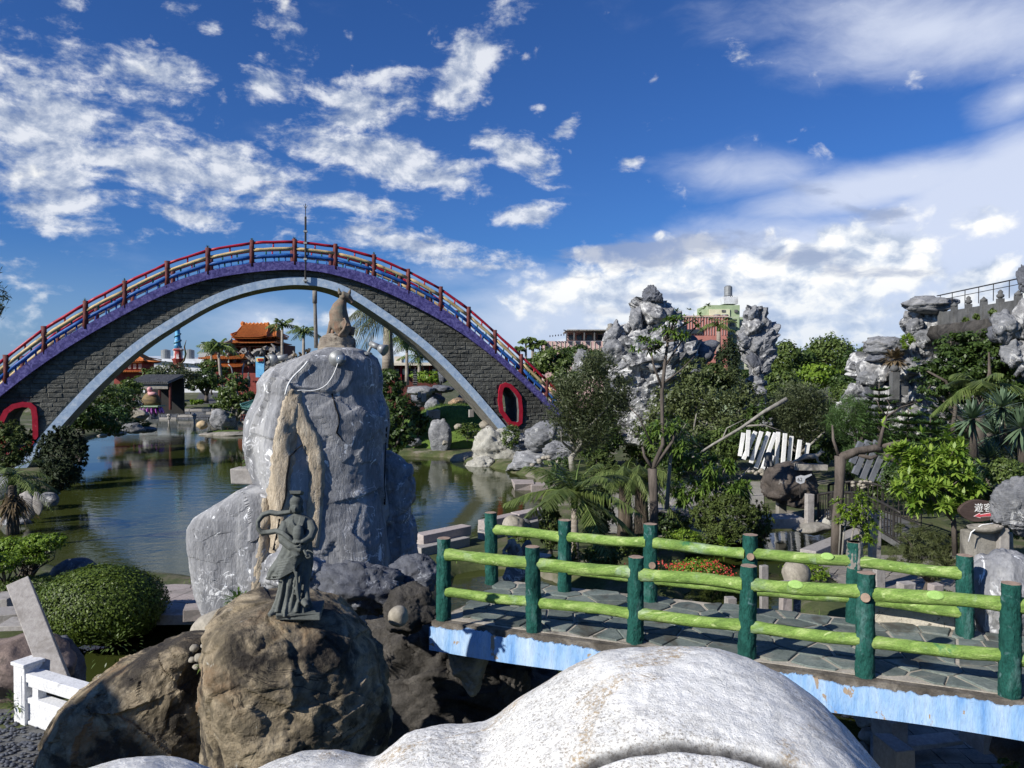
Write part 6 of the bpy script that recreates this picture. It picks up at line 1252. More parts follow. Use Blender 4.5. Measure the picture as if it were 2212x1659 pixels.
for i in range(7):
    z = i * 4.9 * k; w_ = (7.5 - i * .35) * k; mb = MB(); mb.box(c + Vector((0, 0, z + 1.6 * k)), (w_, w_, 3.4 * k)); mb.build('tier', darkconc, pg); mb = MB(); mb.box(c + Vector((0, 0, z + 4.0 * k)), (w_ * 1.7, w_ * 1.7, 1.2 * k), taper=.7); mb.build('roof_tier', darkconc, pg)
mb = MB(); mb.tube([c + Vector((0, 0, 34 * k)), c + Vector((0, 0, 40 * k))], [1.2 * k, .3 * k], 7); mb.build('finial', darkconc, pg)
pxrock('statue_rock', 957, 808, 20, 46, 80, darkrock, 160, .8, label='dark rock pillar with a small figure on it behind the pagoda', cat='rock', planes=9, fac=.2, sub=4)
mb = MB(); mb.tube([W(969, 822, 80), W(969, 798, 80), W(964, 793, 80)], .07, 6); thing('street_lamp', mb, whitepaint, 'white curved street lamp beside the dark rock pillar', 'street lamp')
rb = block('red_building', 835, 945, 788, 822, 95, 6, dkred, 'low red framed building behind the stone pagoda'); k = S(95)
mb = MB(); mb.box(W(890, 786.5, 94.6) + Vector((0, 2.5, 0)), (112 * k, 7, .35)); mb.build('roof', cream, rb)
for i in range(7): mb = MB(); mb.box(W(842 + i * 16, 803, 94.9), (8 * k, .15, 12 * k)); mb.build('window', glassm if i % 2 else cream, rb)
for i in range(8): mb = MB(); mb.box(W(836 + i * 15.3, 804, 94.8), (1.3 * k, .3, 32 * k)); mb.build('column', redpaint, rb)
mb = MB(); mb.box(W(862, 778, 96), (16 * k, 2, 16 * k)); mb.build('stair_box', cream, rb)
palm('royal_palm', W(838, 800, 62), W(838, 700, 62).z - W(838, 800, 62).z, 22, 4.6, 'big ragged royal palm right behind the animal statue', lm='palmgrey', seed=11, ll=1.15, lw=.07, tr=.42, nl=34, hang=.9, el=(-.35, 1.1), droop=.75)
palm('royal_palm', W(879, 830, 74), W(879, 755, 74).z - W(879, 830, 74).z, 13, 2.7, 'slim royal palm right of the big ragged palm', seed=12, ll=.8, lw=.09, tr=.17, nl=18, hang=.8)
palm('royal_palm', W(906, 810, 84), W(906, 785, 84).z - W(906, 810, 84).z, 13, 3.2, 'low palm crown behind the stone pagoda', seed=13, ll=.8, lw=.12, tr=.2, nl=16, hang=.6)
for i, (u, v, r) in enumerate([(1136, 740, 15), (1122, 756, 12), (1152, 750, 13), (1170, 742, 11), (1150, 735, 9)]):
    palm('distant_palm', W(u, v + 60, 120), W(u, v, 120).z - W(u, v + 60, 120).z, 12, r * S(120) * 1.25, ['tallest distant palm right of the arch end railing', 'small distant palm touching the red arch rail', 'distant palm beside the pink building', 'distant palm crown on the pink building left corner', 'highest faint palm in the distant row'][i], seed=14 + i, ll=.8, lw=.2, tr=.2, nl=10, hang=.6, group='distant palms right of the arch', lm='mid')
# ------------------------------------------------------------------ right: buildings on the horizon
b4 = block('apartment_building', 1178, 1304, 737, 800, 120, 14, pinktile, 'low pink tiled building with an open pergola roof left of the rock mountain'); k = S(120)
mb = MB(); mb.box(W(1265, 716.5, 124), (92 * k, 10, 2.4 * k)); mb.build('roof_slab', concrete, b4)
for i, u in enumerate((1224, 1240, 1262, 1284, 1308)): mb = MB(); mb.box(W(u, 727, 119.5), (2.4 * k, .5, 20 * k)); mb.build('column', darkconc, b4)
mb = MB(); mb.box(W(1265, 728, 128), (84 * k, 1, 18 * k)); mb.build('set_back_wall', pinktile, b4)
for i, u in enumerate((1233, 1251, 1273, 1296)): mb = MB(); mb.box(W(u, 729, 127.3), (11 * k, .2, 11 * k)); mb.build('window', glassm, b4)
for i in range(12): mb = MB(); mb.tube([W(1222 + i * 7.5, 714.5, 119), W(1218 + i * 7.5, 713, 130)], .10, 5); mb.build('roof_beam', darkmetal, b4)
for i in range(6): mb = MB(); mb.tube([W(1188 + i * 6, 727 - i * .6, 119), W(1188 + i * 6, 725 - i * .6, 128)], .09, 5); mb.build('pergola_beam', darkmetal, b4)
for i in range(14): mb = MB(); mb.box(W(1183 + i * 9.2, 748, 119.93), (.12, .06, 20 * k)); mb.build('panel_joint', cream, b4)
mb = MB(); mb.lathe([(.001, 0), (.5 * 13 * k, 0), (.5 * 13 * k, 8 * k), (.001, 10 * k)], tuple(W(1319, 708, 120)), 14); mb.tube([W(1319, 708, 120), W(1319, 738, 120)], .7, 6); thing('water_tank', mb, concrete, 'grey round water tank behind the pointed rock, left of the mountain', 'water tank')
tw = block('apartment_building', 1529, 1598, 659, 800, 100, 6, greenwall, 'green and pink apartment building with a silver water tank on its roof'); k = S(100)
mb = MB(); mb.box(W(1554, 676, 99.93) + Vector((0, 0, 0)), (44 * k, .2, 16 * k)); mb.build('cream_panel', mat('pale_yellow_wall', [(.3, (.56, .56, .36)), (.7, (.66, .66, .46))], 1, .8, .1), tw)
mb = MB(); mb.box(W(1563, 672, 99.8), (8 * k, .1, 5 * k)); mb.build('vent', darkconc, tw); mb = MB(); mb.box(W(1590, 672, 99.85), (7 * k, .2, 6 * k)); mb.build('vent', darkconc, tw)
mb = MB(); mb.box(W(1592, 742, 100.5), (46 * k, 3, 112 * k)); mb.build('right_wing', mat('beige_wall', [(.3, (.42, .42, .34)), (.7, (.52, .52, .42))], 1, .85, .1), tw)
for v in (688, 712, 738): mb = MB(); mb.box(W(1593, v, 98.9), (44 * k, .3, 4 * k)); mb.build('green_band', greenwall, tw)
for u in (1572, 1594, 1613): mb = MB(); mb.box(W(u, 738, 98.85), (4 * k, .3, 104 * k)); mb.build('green_pier', greenwall, tw)
for u, v in ((1583, 726), (1603, 726), (1583, 700), (1603, 700)): mb = MB(); mb.box(W(u, v, 98.88), (9 * k, .2, 8 * k)); mb.build('window', glassm, tw)
mb = MB(); mb.box(W(1518, 746, 97) + Vector((0, 2.5, 0)), (104 * k, 5, 124 * k)); mb.build('pink_wing', mat('salmon_tile_wall', [(.3, (.38, .14, .11)), (.7, (.48, .21, .17))], 1, .7, .1), tw)
for i in range(17): mb = MB(); mb.box(W(1470 + i * 6, 704, 96.93), (.07, .06, 38 * k)); mb.build('panel_joint', pinktile, tw)
mb = MB(); mb.box(W(1498, 716, 96.85), (36 * k, .2, 9 * k)); mb.build('window', glassm, tw); mb = MB(); mb.box(W(1518, 684.5, 97.2), (106 * k, .7, 1.6 * k)); mb.build('parapet', cream, tw)
mb = MB(); mb.box(W(1572, 651, 102), (31 * k, 3, 15 * k)); mb.build('white_box', whitewall, tw)
def tank(u, vt, vb, wu, d, label):
    k = S(d); h = (vb - vt) * k; r_ = wu * k / 2; mb = MB(); mb.lathe([(.001, 0), (r_, .0), (r_, h * .3), (r_ * 1.02, h * .31), (r_, h * .33), (r_, h * .6), (r_ * 1.02, h * .62), (r_, h * .64), (r_, h * .88), (r_ * .5, h), (.001, h * 1.02)], tuple(W(u, vb, d)), 20); t_ = thing('water_tank', mb, metal, label, 'water tank', smooth=False)
    mb = MB(); [mb.tube([W(u, vb, d) + Vector((x * r_ * .8, y * r_ * .8, 0)), W(u, vb, d) + Vector((x * r_ * .8, y * r_ * .8, -.35))], .05, 5) for x, y in ((-1, -1), (1, -1), (1, 1), (-1, 1))]; mb.build('legs', darkmetal, t_)
tank(1573, 617, 639, 17, 102, 'tall silver water tank on the white box, highest point of the green building'); tank(1549, 679, 686, 15, 98.5, 'squat silver water tank on the pink wing, left of the pair'); tank(1566, 679, 686, 15, 98.5, 'squat silver water tank on the pink wing, right of the pair')
# ------------------------------------------------------------------ rock mountains
def pile(name, d, rocks, label, cat='rockery', seed0=300, base=None):
    u0 = sum(r[0] for r in rocks) / len(rocks); root = empty(name, tuple(W(u0, 900, d)), label, cat)
    for i, r in enumerate(rocks):
        U, V, w_, h_, m_ = r[:5]; kw = dict(planes=10, fac=.26, sub=4, lo=.5, namp=.06, strata=.07); kw.update(r[5] if len(r) > 5 else {}); dd = kw.pop('dd', 0); kw.setdefault('smooth', False); pxrock('rock', U, V, w_, h_, d + dd, {'g': greyrock, 'w': whiterock, 'd': darkrock}[m_], seed0 + i, kw.pop('depth', .85), parent=root, **kw)
    return root
pile('rock_mountain', 46, [(1409, 640, 44, 44, 'd', dict(planes=7, sub=5)), (1412, 680, 76, 64, 'w'), (1376, 690, 32, 62, 'g', dict(strata=.12)), (1440, 690, 40, 60, 'g'), (1326, 722, 30, 60, 'g', dict(tilt=-.5, planes=7)), (1388, 735, 70, 56, 'w'), (1327, 758, 52, 52, 'g'), (1430, 740, 60, 70, 'g'), (1355, 742, 34, 36, 'g'),
   (1492, 765, 100, 90, 'd', dict(dd=1.5, depth=1)), (1460, 735, 50, 50, 'g'), (1395, 782, 84, 60, 'w'), (1352, 790, 60, 44, 'g', dict(tilt=.5)), (1338, 812, 50, 34, 'w'), (1376, 826, 62, 52, 'w'), (1400, 815, 50, 50, 'g'), (1362, 850, 34, 60, 'g', dict(strata=.15)), (1385, 866, 48, 50, 'w'), (1368, 900, 36, 60, 'w'), (1440, 800, 60, 80, 'd', dict(dd=1)), (1365, 940, 26, 44, 'w'),
   (1420, 850, 50, 90, 'd', dict(dd=2)), (1480, 840, 90, 120, 'd', dict(dd=3)), (1340, 860, 50, 120, 'd', dict(dd=3))],
   'tall craggy grey and white cement rock mountain with a dark boulder on its peak')
pile('rock_pillar', 49, [(1627, 680, 28, 38, 'g', dict(planes=7, strata=.2)), (1628, 712, 52, 44, 'w'), (1612, 735, 38, 34, 'g'), (1642, 742, 46, 54, 'g'), (1650, 720, 28, 40, 'd'), (1632, 780, 40, 56, 'd'), (1637, 800, 26, 40, 'w'), (1634, 830, 34, 34, 'g'), (1640, 850, 30, 34, 'w'), (1632, 880, 40, 60, 'd')],
   'slender rock pillar with a square stone on top right of the green building', seed0=340)
pile('small_rock_outcrop', 56, [(1258, 775, 34, 44, 'g'), (1275, 785, 26, 30, 'g'), (1250, 795, 30, 30, 'w'), (1230, 830, 20, 40, 'g')], 'small grey rock outcrop among trees left of the rock mountain', seed0=360)
pile('right_rock_mountain', 33, [(2006, 660, 118, 40, 'g', dict(planes=14, lo=.7)), (2020, 700, 56, 56, 'w'), (1978, 705, 40, 34, 'g'), (1990, 735, 50, 50, 'g'), (1960, 760, 40, 50, 'w'), (1912, 747, 94, 40, 'g', dict(planes=12, lo=.7, strata=.1)), (1895, 775, 70, 30, 'd'), (1900, 800, 74, 64, 'w'), (1955, 795, 60, 60, 'g', dict(strata=.2)), (1880, 822, 56, 34, 'g', dict(tilt=-.4)), (1940, 830, 50, 50, 'g', dict(planes=6)),
   (1985, 815, 70, 50, 'g', dict(strata=.2)), (1915, 850, 60, 50, 'w'), (1965, 855, 60, 50, 'w'), (2010, 850, 60, 60, 'w'), (1990, 885, 60, 60, 'w'), (1845, 845, 40, 30, 'w'), (1860, 868, 50, 30, 'g'), (1890, 880, 50, 44, 'd'), (2030, 800, 80, 120, 'd', dict(dd=1.5)), (1950, 900, 90, 80, 'd', dict(dd=1.5)), (1945, 770, 30, 30, 'd')],
   'big grey and white rock mountain at the right with an overhanging beak shaped rock', seed0=370)
pile('right_edge_cliff', 24.0, [(2168, 705, 62, 74, 'g', dict(strata=.3)), (2205, 700, 50, 100, 'w'), (2190, 765, 50, 60, 'g', dict(strata=.3)), (2214, 780, 40, 90, 'w'), (2225, 840, 60, 120, 'd', dict(dd=3.5)), (2160, 790, 60, 80, 'd', dict(dd=4)), (2212, 600, 26, 60, 'd', dict(planes=7))], 'layered grey rock cliff at the right edge holding the terrace', seed0=400)
def fill(root, d, poly, n, mn, mx, seed, mats='gggwwd', deep=1.0):
    rs = random.Random(seed); us = [p[0] for p in poly]; vs = [p[1] for p in poly]; i = 0
    while i < n:
        u, v = rs.uniform(min(us), max(us)), rs.uniform(min(vs), max(vs))
        if not inpoly(np.array([u]), np.array([v]), poly)[0]: continue
        w_ = rs.uniform(mn, mx); pxrock('rock', u, v, w_, w_ * rs.uniform(.5, 1.1), d + rs.uniform(.1, deep), {'g': greyrock, 'w': whiterock, 'd': darkrock}[rs.choice(mats)], seed * 50 + i, .85, parent=root, planes=10, fac=.24, sub=3, smooth=False, lo=.5, strata=.06, tilt=rs.uniform(-.6, .6)); i += 1
PILES = {o['label'][:12]: o for o in bpy.data.objects if o.get('category') == 'rockery'}
slicerock('core_rock', [(650, 1395, 1440), (665, 1382, 1452), (700, 1370, 1458), (735, 1338, 1470), (780, 1322, 1482), (820, 1335, 1470), (860, 1350, 1450), (900, 1352, 1440), (960, 1345, 1440)], 46.8, whiterock, thick=.7, nu=90, nv=90, amp=.5, nsc=.5, seed=91, fac=1.0, fine=.05, flat=True, parent=PILES['tall craggy '])
slicerock('core_rock', [(664, 1614, 1640), (690, 1612, 1644), (705, 1602, 1662), (760, 1602, 1664), (790, 1618, 1655), (850, 1620, 1652), (920, 1612, 1660)], 49.5, greyrock, thick=.8, nu=60, nv=80, amp=.3, nsc=.7, seed=92, fac=.6, fine=.04, flat=True, parent=PILES['slender rock'])
slicerock('core_rock', [(680, 1992, 2058), (700, 1972, 2075), (740, 1950, 2085), (770, 1880, 2085), (810, 1866, 2090), (850, 1852, 2100), (900, 1845, 2100), (940, 1840, 2100)], 34.3, whiterock, thick=.6, nu=130, nv=110, amp=.4, nsc=.6, seed=93, fac=.9, fine=.04, flat=True, parent=PILES['big grey and'])
fill(PILES['tall craggy '], 46, [(1395, 660), (1450, 670), (1460, 760), (1440, 840), (1400, 900), (1380, 960), (1350, 950), (1345, 860), (1312, 810), (1310, 750), (1360, 700)], 60, 18, 44, 11, 'gggwwwd')
fill(PILES['tall craggy '], 46, [(1450, 700), (1530, 730), (1540, 800), (1520, 900), (1430, 940), (1440, 800)], 22, 26, 50, 12, 'ddgd', 3)
fill(PILES['slender rock'], 49, [(1615, 700), (1650, 700), (1662, 760), (1650, 900), (1622, 900), (1615, 790), (1600, 740)], 24, 14, 30, 13, 'ggwdd')
fill(PILES['big grey and'], 33, [(1985, 690), (2040, 690), (2060, 760), (2060, 920), (1880, 920), (1850, 870), (1860, 790), (1900, 770), (1950, 770)], 70, 24, 56, 14, 'gggwwwd', 1.5)
fill(PILES['layered grey'], 24, [(2150, 680), (2220, 660), (2230, 790), (2190, 790), (2150, 740)], 14, 26, 50, 15, 'gggwd', 1.5)
# terrace with balustrade on the right mountain
te = empty('terrace', tuple(W(2110, 690, 29)), 'dark concrete terrace with a post balustrade and metal handrail on the right mountain', 'terrace')
zt_ = 8.05; pa, pb_ = W(2028, 700, 32.5), W(2200, 690, 26.5); pa.z = pb_.z = 0; ex = (pb_ - pa).normalized(); nn_ = Vector((-ex.y, ex.x, 0)); Lx = (pb_ - pa).length + 2.5
def TP(a, b_, z): return pa + ex * a + nn_ * b_ + Vector((0, 0, z))
mb = MB(); rows = []; 
for i in range(26): a = Lx * i / 25; dz = .18 * math.sin(i * .9) + .1 * math.sin(i * 2.3); rows.append([TP(a, -.35 + .1 * math.sin(i * 1.7), zt_ + .02), TP(a, -.5 + .15 * math.sin(i), zt_ - .35 + dz * .4), TP(a, -.1, zt_ - .85 + dz), TP(a, 3.6, zt_ - 1.0), TP(a, 3.6, zt_ + .02)])
mb.band(rows); mb.build('terrace_slab', darkcement, te, True)
nps = 8
for i in range(nps):
    a = .2 + (Lx - .4) * i / (nps - 1); mb = MB(); mb.box(TP(a, 0, zt_ + .36), (.20, .20, .74), rz=math.atan2(ex.y, ex.x)); mb.build('post', darkconc, te); mb = MB(); mb.lathe([(.05, 0), (.12, .05), (.13, .12), (.07, .18), (.09, .24), (.02, .32)] if i % 2 == 0 else [(.12, 0), (.13, .06), (.05, .13), (.01, .18)], tuple(TP(a, 0, zt_ + .73)), 10); mb.build('finial', darkconc, te, True)
    if i < nps - 1: a2 = .2 + (Lx - .4) * (i + 1) / (nps - 1); mb = MB(); mb.box(TP((a + a2) / 2, 0, zt_ + .32), (a2 - a - .2, .10, .52), rz=math.atan2(ex.y, ex.x)); mb.build('panel', darkconc, te)
for z in (1.32, 1.12): mb = MB(); mb.tube([TP(-.3, .05, zt_ + z), TP(Lx, .05, zt_ + z)], .025 if z > 1.2 else .014, 6); mb.build('handrail', darkmetal, te)
for i in range(9): a = Lx * i / 8; mb = MB(); mb.tube([TP(a, .05, zt_ + .7), TP(a, .05, zt_ + 1.33)], .016, 5); mb.build('handrail_post', darkmetal, te)
mb = MB(); c = TP(Lx - .3, 3.2, zt_ + 1.15); mb.add([c + Vector((-1.6, -1.2, 0)), c + Vector((1.6, -1.2, 0)), c + Vector((1.6, 1.2, 0)), c + Vector((-1.6, 1.2, 0)), c + Vector((0, 0, .8))], [(0, 1, 4), (1, 2, 4), (2, 3, 4), (3, 0, 4), (3, 2, 1, 0)]); rr = mb.build('red_canopy', redpaint, None); tag(rr, 'red canopy roof showing above the terrace at the right edge', 'canopy'); mb = MB(); mb.tube([c + Vector((0, 0, -1.1)), c], .05, 6); mb.build('mast', darkmetal, rr)
for i, (u, v, r) in enumerate([(2087, 692, 9), (2112, 684, 9), (2150, 672, 16)]): bush('ledge_shrub', u, v, r, r * .7, [30.2, 29.3, 28.2][i] - .3, 260, .16, 'mid', ['small shrub growing under the balustrade, left of three', 'small shrub growing under the balustrade, middle of three', 'larger shrub growing under the balustrade at the right'][i], seed=400 + i, trunk=False)
bush('hanging_fern', 1958, 738, 15, 18, 32, 500, .22, 'lime', 'bright hanging grass tuft on the left ledge of the right mountain', 'plant', seed=405, trunk=False, asp=.15, up=-.3); weed(1931, 778, 31.5, 18, 160, .4, 'dry spiky plant on the ledge below the flat rock', 'dry', 6)
c = W(1932, 833, 31); mb = MB(); mb.box(c, (.28, .28, 1.1)); q = thing('gate_post', mb, darkconc, 'grey gate post with a round finial among the rocks of the right mountain', 'post'); mb = MB(); mb.lathe([(.06, 0), (.16, .08), (.16, .2), (.05, .3), (.01, .36)], tuple(c + Vector((0, 0, .55))), 10); mb.build('finial', darkconc, q, True); mb = MB(); mb.box(c + Vector((.34, 0, -.2)), (.4, .10, .35)); mb.build('panel', darkconc, q)
# ------------------------------------------------------------------ trees at the right
def whorltree(name, stems, d, tips, ells, nwh, L, wd, lm, label, cat='tree', seed=0, kk=8, bm=None, spread=1.1, droop=.35, base=None, up=.8):
    rng = np.random.default_rng(seed); root = empty(name, tuple(base or W(stems[0][0][0], stems[0][0][1], d)), label, cat); mb = MB()
    for st in stems: mb.tube([W(p[0], p[1], d + (p[3] if len(p) > 3 else 0)) for p in st], [p[2] * S(d) for p in st], 9, rough=.12, seed=seed)
    C_ = [np.array(W(u, v, d + dd)) for u, v, dd in tips]; Ax = [rng.normal(size=3) * .3 + [0, 0, 1] for _ in tips]
    if ells:
        P, N = cloud(pxells(ells, d), nwh, rng, .3, 6, .45); C_ += list(P); Ax += list(N + [0, 0, up]); org = Vector(np.mean(P, axis=0)) - Vector((0, 0, .3))
        for i in range(0, len(P), max(1, len(P) // 34)): mb.tube([org.lerp(Vector(P[i]), .15), org.lerp(Vector(P[i]), .6) + Vector((0, 0, -.06)), Vector(P[i])], [1.6 * S(d), 1.1 * S(d), .6 * S(d)], 5)
    mb.build('trunk', bm or barkgrey, root, True)
    V, F = whorls(np.array(C_), np.array(Ax), kk, L, wd, rng, droop, spread); npobj('leaves', V, F, LEAF[lm], root); return root
# horizon trees
for i, (u, v, ru, rv, d, lm, lb) in enumerate([(1195, 778, 46, 30, 64, 'mid', 'round green tree right behind the end of the arch railing'), (1160, 790, 30, 22, 66, 'dark', 'low dark tree touching the red rail at the right end of the arch'), (1250, 770, 36, 26, 70, 'dark', 'dark tree in front of the pink tiled building'), (1290, 790, 40, 34, 58, 'dark', 'dark tree filling the gap left of the rock mountain'), (1222, 820, 40, 26, 56, 'mid', 'green tree above the big flat topped boulder'),
     (1698, 778, 40, 44, 90, 'mid', 'green tree on the skyline just right of the rock pillar'), (1740, 790, 32, 36, 92, 'dark', 'darker tree on the skyline, second right of the rock pillar'), (1795, 768, 52, 46, 95, 'mid', 'tallest round tree on the skyline, between pillar and right mountain'), (1765, 812, 46, 30, 80, 'lime', 'yellow green tree below the tallest skyline tree'), (1845, 790, 36, 34, 88, 'dark', 'dark tree on the skyline left of the flat topped rock'), (1868, 760, 18, 12, 90, 'mid', 'small tree crown peeking over the flat rock'), (1690, 830, 40, 34, 70, 'mid', 'green tree low behind the rock pillar'), (1820, 832, 34, 22, 76, 'dark', 'dark shrubby tree left of the pinkish rock')]):
    bush('skyline_tree', u, v, ru, rv, d, int(ru * rv * 1.9), .36 * d / 75, lm, lb, 'tree', seed=420 + i, tr=.2, asp=.55, clump=.26)
for i in range(9):
    u = [1320, 1560, 1700, 1800, 1880, 1660, 1760, 1140, 1420][i]; bush('distant_trees', u, 806, 90, 16, 150 + i * 4, 1100, .8, 'dark', ['far line of trees behind the rock mountain left foot', 'far line of trees behind the green building', 'far trees right of the rock pillar on the horizon', 'far trees in the middle of the right skyline', 'far trees behind the right mountain', 'far trees behind the slender pillar', 'far trees under the tallest skyline tree', 'far trees beyond the right end of the arch', 'far trees behind the dark cave rock'][i], 'tree', seed=450 + i, trunk=False, asp=.6)
for i, (u, v, ru, rv) in enumerate([(60, 800, 120, 14), (250, 798, 80, 10), (400, 806, 90, 12), (560, 806, 90, 12), (720, 800, 90, 12), (900, 798, 90, 10), (1030, 800, 90, 12)]): bush('distant_trees', u, v, ru, rv, 190, 900, .9, 'dark', ['far trees behind the left leg of the arch', 'far trees left of the red pavilion', 'far trees below the blue pillar', 'far trees below the temple', 'far trees behind the monolith top', 'far trees behind the red building', 'far trees behind the right leg of the arch'][i], 'tree', seed=470 + i, trunk=False, asp=.6)
bush('dark_conifer', 1575, 790, 30, 62, 44, 3400, .2, 'cypress', 'dark upright conifer between the mountain and the rock pillar', 'tree', seed=480, asp=.35); bush('dark_conifer', 1540, 815, 24, 34, 44, 1400, .2, 'dark', 'shorter dark tree in front of the cave rock', 'tree', seed=481)
palm('fan_palm', W(1552, 800, 50), W(1552, 715, 50).z - W(1552, 800, 50).z, 10, 1.6, 'palm crown in front of the pink wing of the green building', seed=30, ll=.5, lw=.07, nl=14)
tree('weeping_tree', 1238, 1010, 36, [(1262, 850, 74, 66), (1222, 890, 44, 56), (1308, 880, 50, 70), (1262, 930, 70, 60), (1225, 840, 36, 32), (1290, 790, 44, 40), (1345, 850, 32, 52)], 16500, .20, 'grey', 'grey green weeping tree with thin hanging twigs right of the big flat boulder', asp=.28, up=-.9, clump=.34, seed=490, tr=.16, bm=barkgrey, shell=.25, per=14)
tree('weeping_tree', 1725, 1010, 40, [(1722, 862, 64, 46), (1700, 900, 44, 50), (1760, 890, 46, 56), (1730, 930, 54, 34), (1680, 880, 26, 30)], 11000, .19, 'grey', 'grey green weeping tree with bare twigs hanging over the white slanted posts', asp=.28, up=-.9, clump=.34, seed=491, tr=.15, bm=barkgrey, shell=.25, per=14)
tree('small_leaf_tree', 1530, 1000, 43, [(1540, 840, 84, 58), (1490, 870, 60, 56), (1590, 890, 66, 62), (1540, 930, 90, 50), (1500, 800, 40, 30), (1620, 860, 36, 40), (1470, 920, 46, 40), (1432, 880, 44, 50), (1400, 930, 40, 40)], 13000, .21, 'olive', 'wide olive green small leaved tree in the middle of the garden behind the white posts', asp=.4, seed=492, tr=.22, clump=.27, bm=barkgrey)
tree('dark_tree', 1600, 1010, 40, [(1590, 950, 60, 40), (1640, 910, 30, 50), (1510, 960, 60, 36)], 3000, .22, 'dark', 'dark lower foliage behind the plumeria trees', seed=493)
mb = MB(); mb.tube([W(1485, 995, 33), W(1540, 960, 33), W(1600, 925, 33), W(1650, 890, 33), W(1700, 862, 33)], [.03, .05, .06, .08, .10], 8, rough=.1); mb.tube([W(1610, 920, 33), W(1650, 918, 33), (W(1700, 935, 33))], [.05, .035, .015], 6); mb.tube([W(1560, 950, 33), W(1570, 925, 33), W(1610, 905, 33)], [.04, .025, .012], 6); thing('bare_branch', mb, barkgrey, 'pale bare branch slanting across between the olive tree and the weeping tree', 'branch', smooth=True)
tree('casuarina', 1840, 1020, 32, [(1838, 895, 46, 40), (1815, 915, 30, 40), (1860, 920, 34, 36)], 7500, .24, 'arau', 'soft needled green casuarina between the weeping tree and the araucarias', asp=.08, up=-.7, seed=494, tr=.12, clump=.34)
tree('casuarina', 1835, 1060, 30, [(1835, 1000, 22, 40)], 2000, .2, 'arau', 'small soft green casuarina beside the dark slanted bars', asp=.08, up=-.7, seed=495, clump=.34)
tree('glossy_tree', 2100, 1000, 26.5, [(2070, 790, 66, 46), (2140, 780, 70, 56), (2030, 830, 56, 34), (2110, 840, 80, 44), (2180, 830, 46, 60), (2060, 745, 42, 30), (2120, 738, 60, 28), (2000, 790, 36, 24), (2190, 770, 30, 40)], 15500, .15, 'dark', 'big dense glossy dark green tree in front of the right mountain terrace', asp=.5, seed=496, tr=.2, clump=.22, per=34, up=.9)
def araucaria(name, U, Vt, Vb, d, ru, label, seed=0, tiers=11, n=9):
    rng = np.random.default_rng(seed); b = W(U, Vb, d); t_ = W(U, Vt, d); root = empty(name, tuple(b), label, 'tree'); mb = MB(); mb.tube([b, b.lerp(t_, .5), t_], [.10, .07, .015], 8); mb.build('trunk', bark, root, True); C_ = []; D_ = []
    for k in range(tiers):
        f = (k + .3) / tiers; z = b.z + (t_.z - b.z) * (.12 + .86 * f); R_ = ru * S(d) * (1 - f) ** .75 + .12
        for j in range(n):
            a = 2 * math.pi * (j + rng.uniform(-.25, .25)) / n + k * .7; RR = R_ * rng.uniform(.8, 1.12)
            for q in np.linspace(.1, 1, 9 + int(RR * 5)):
                p = np.array([b.x + math.cos(a) * RR * q, b.y + math.sin(a) * RR * q, z + .20 * RR * q * q - .05]); w_ = .22 * (1.15 - q) + .08
                for s_ in (-1, -.5, .5, 1): C_.append(p); D_.append([math.cos(a) * .7 - math.sin(a) * s_, math.sin(a) * .7 + math.cos(a) * s_, .45 + rng.uniform(-.1, .3)])
    V, F = blades(np.array(C_), np.array(D_) + rng.normal(size=(len(C_), 3)) * .15, rng.uniform(.14, .30, len(C_)), .045, rng, .1, 2); npobj('branches', V, F, LEAF['arau'], root); return root
araucaria('araucaria', 1899, 828, 1020, 30, 62, 'tiered araucaria conifer in front of the black opening in the right mountain', 1); araucaria('araucaria', 2054, 735, 1010, 27, 74, 'taller tiered araucaria conifer left of the glossy tree trunk', 2, tiers=14); araucaria('araucaria', 1962, 885, 1010, 28, 72, 'wide low araucaria between the two pointed ones', 3, tiers=7, n=11); araucaria('araucaria', 2010, 900, 1040, 26, 60, 'bushy low araucaria behind the bright whorl leaved tree', 4, tiers=7, n=11)
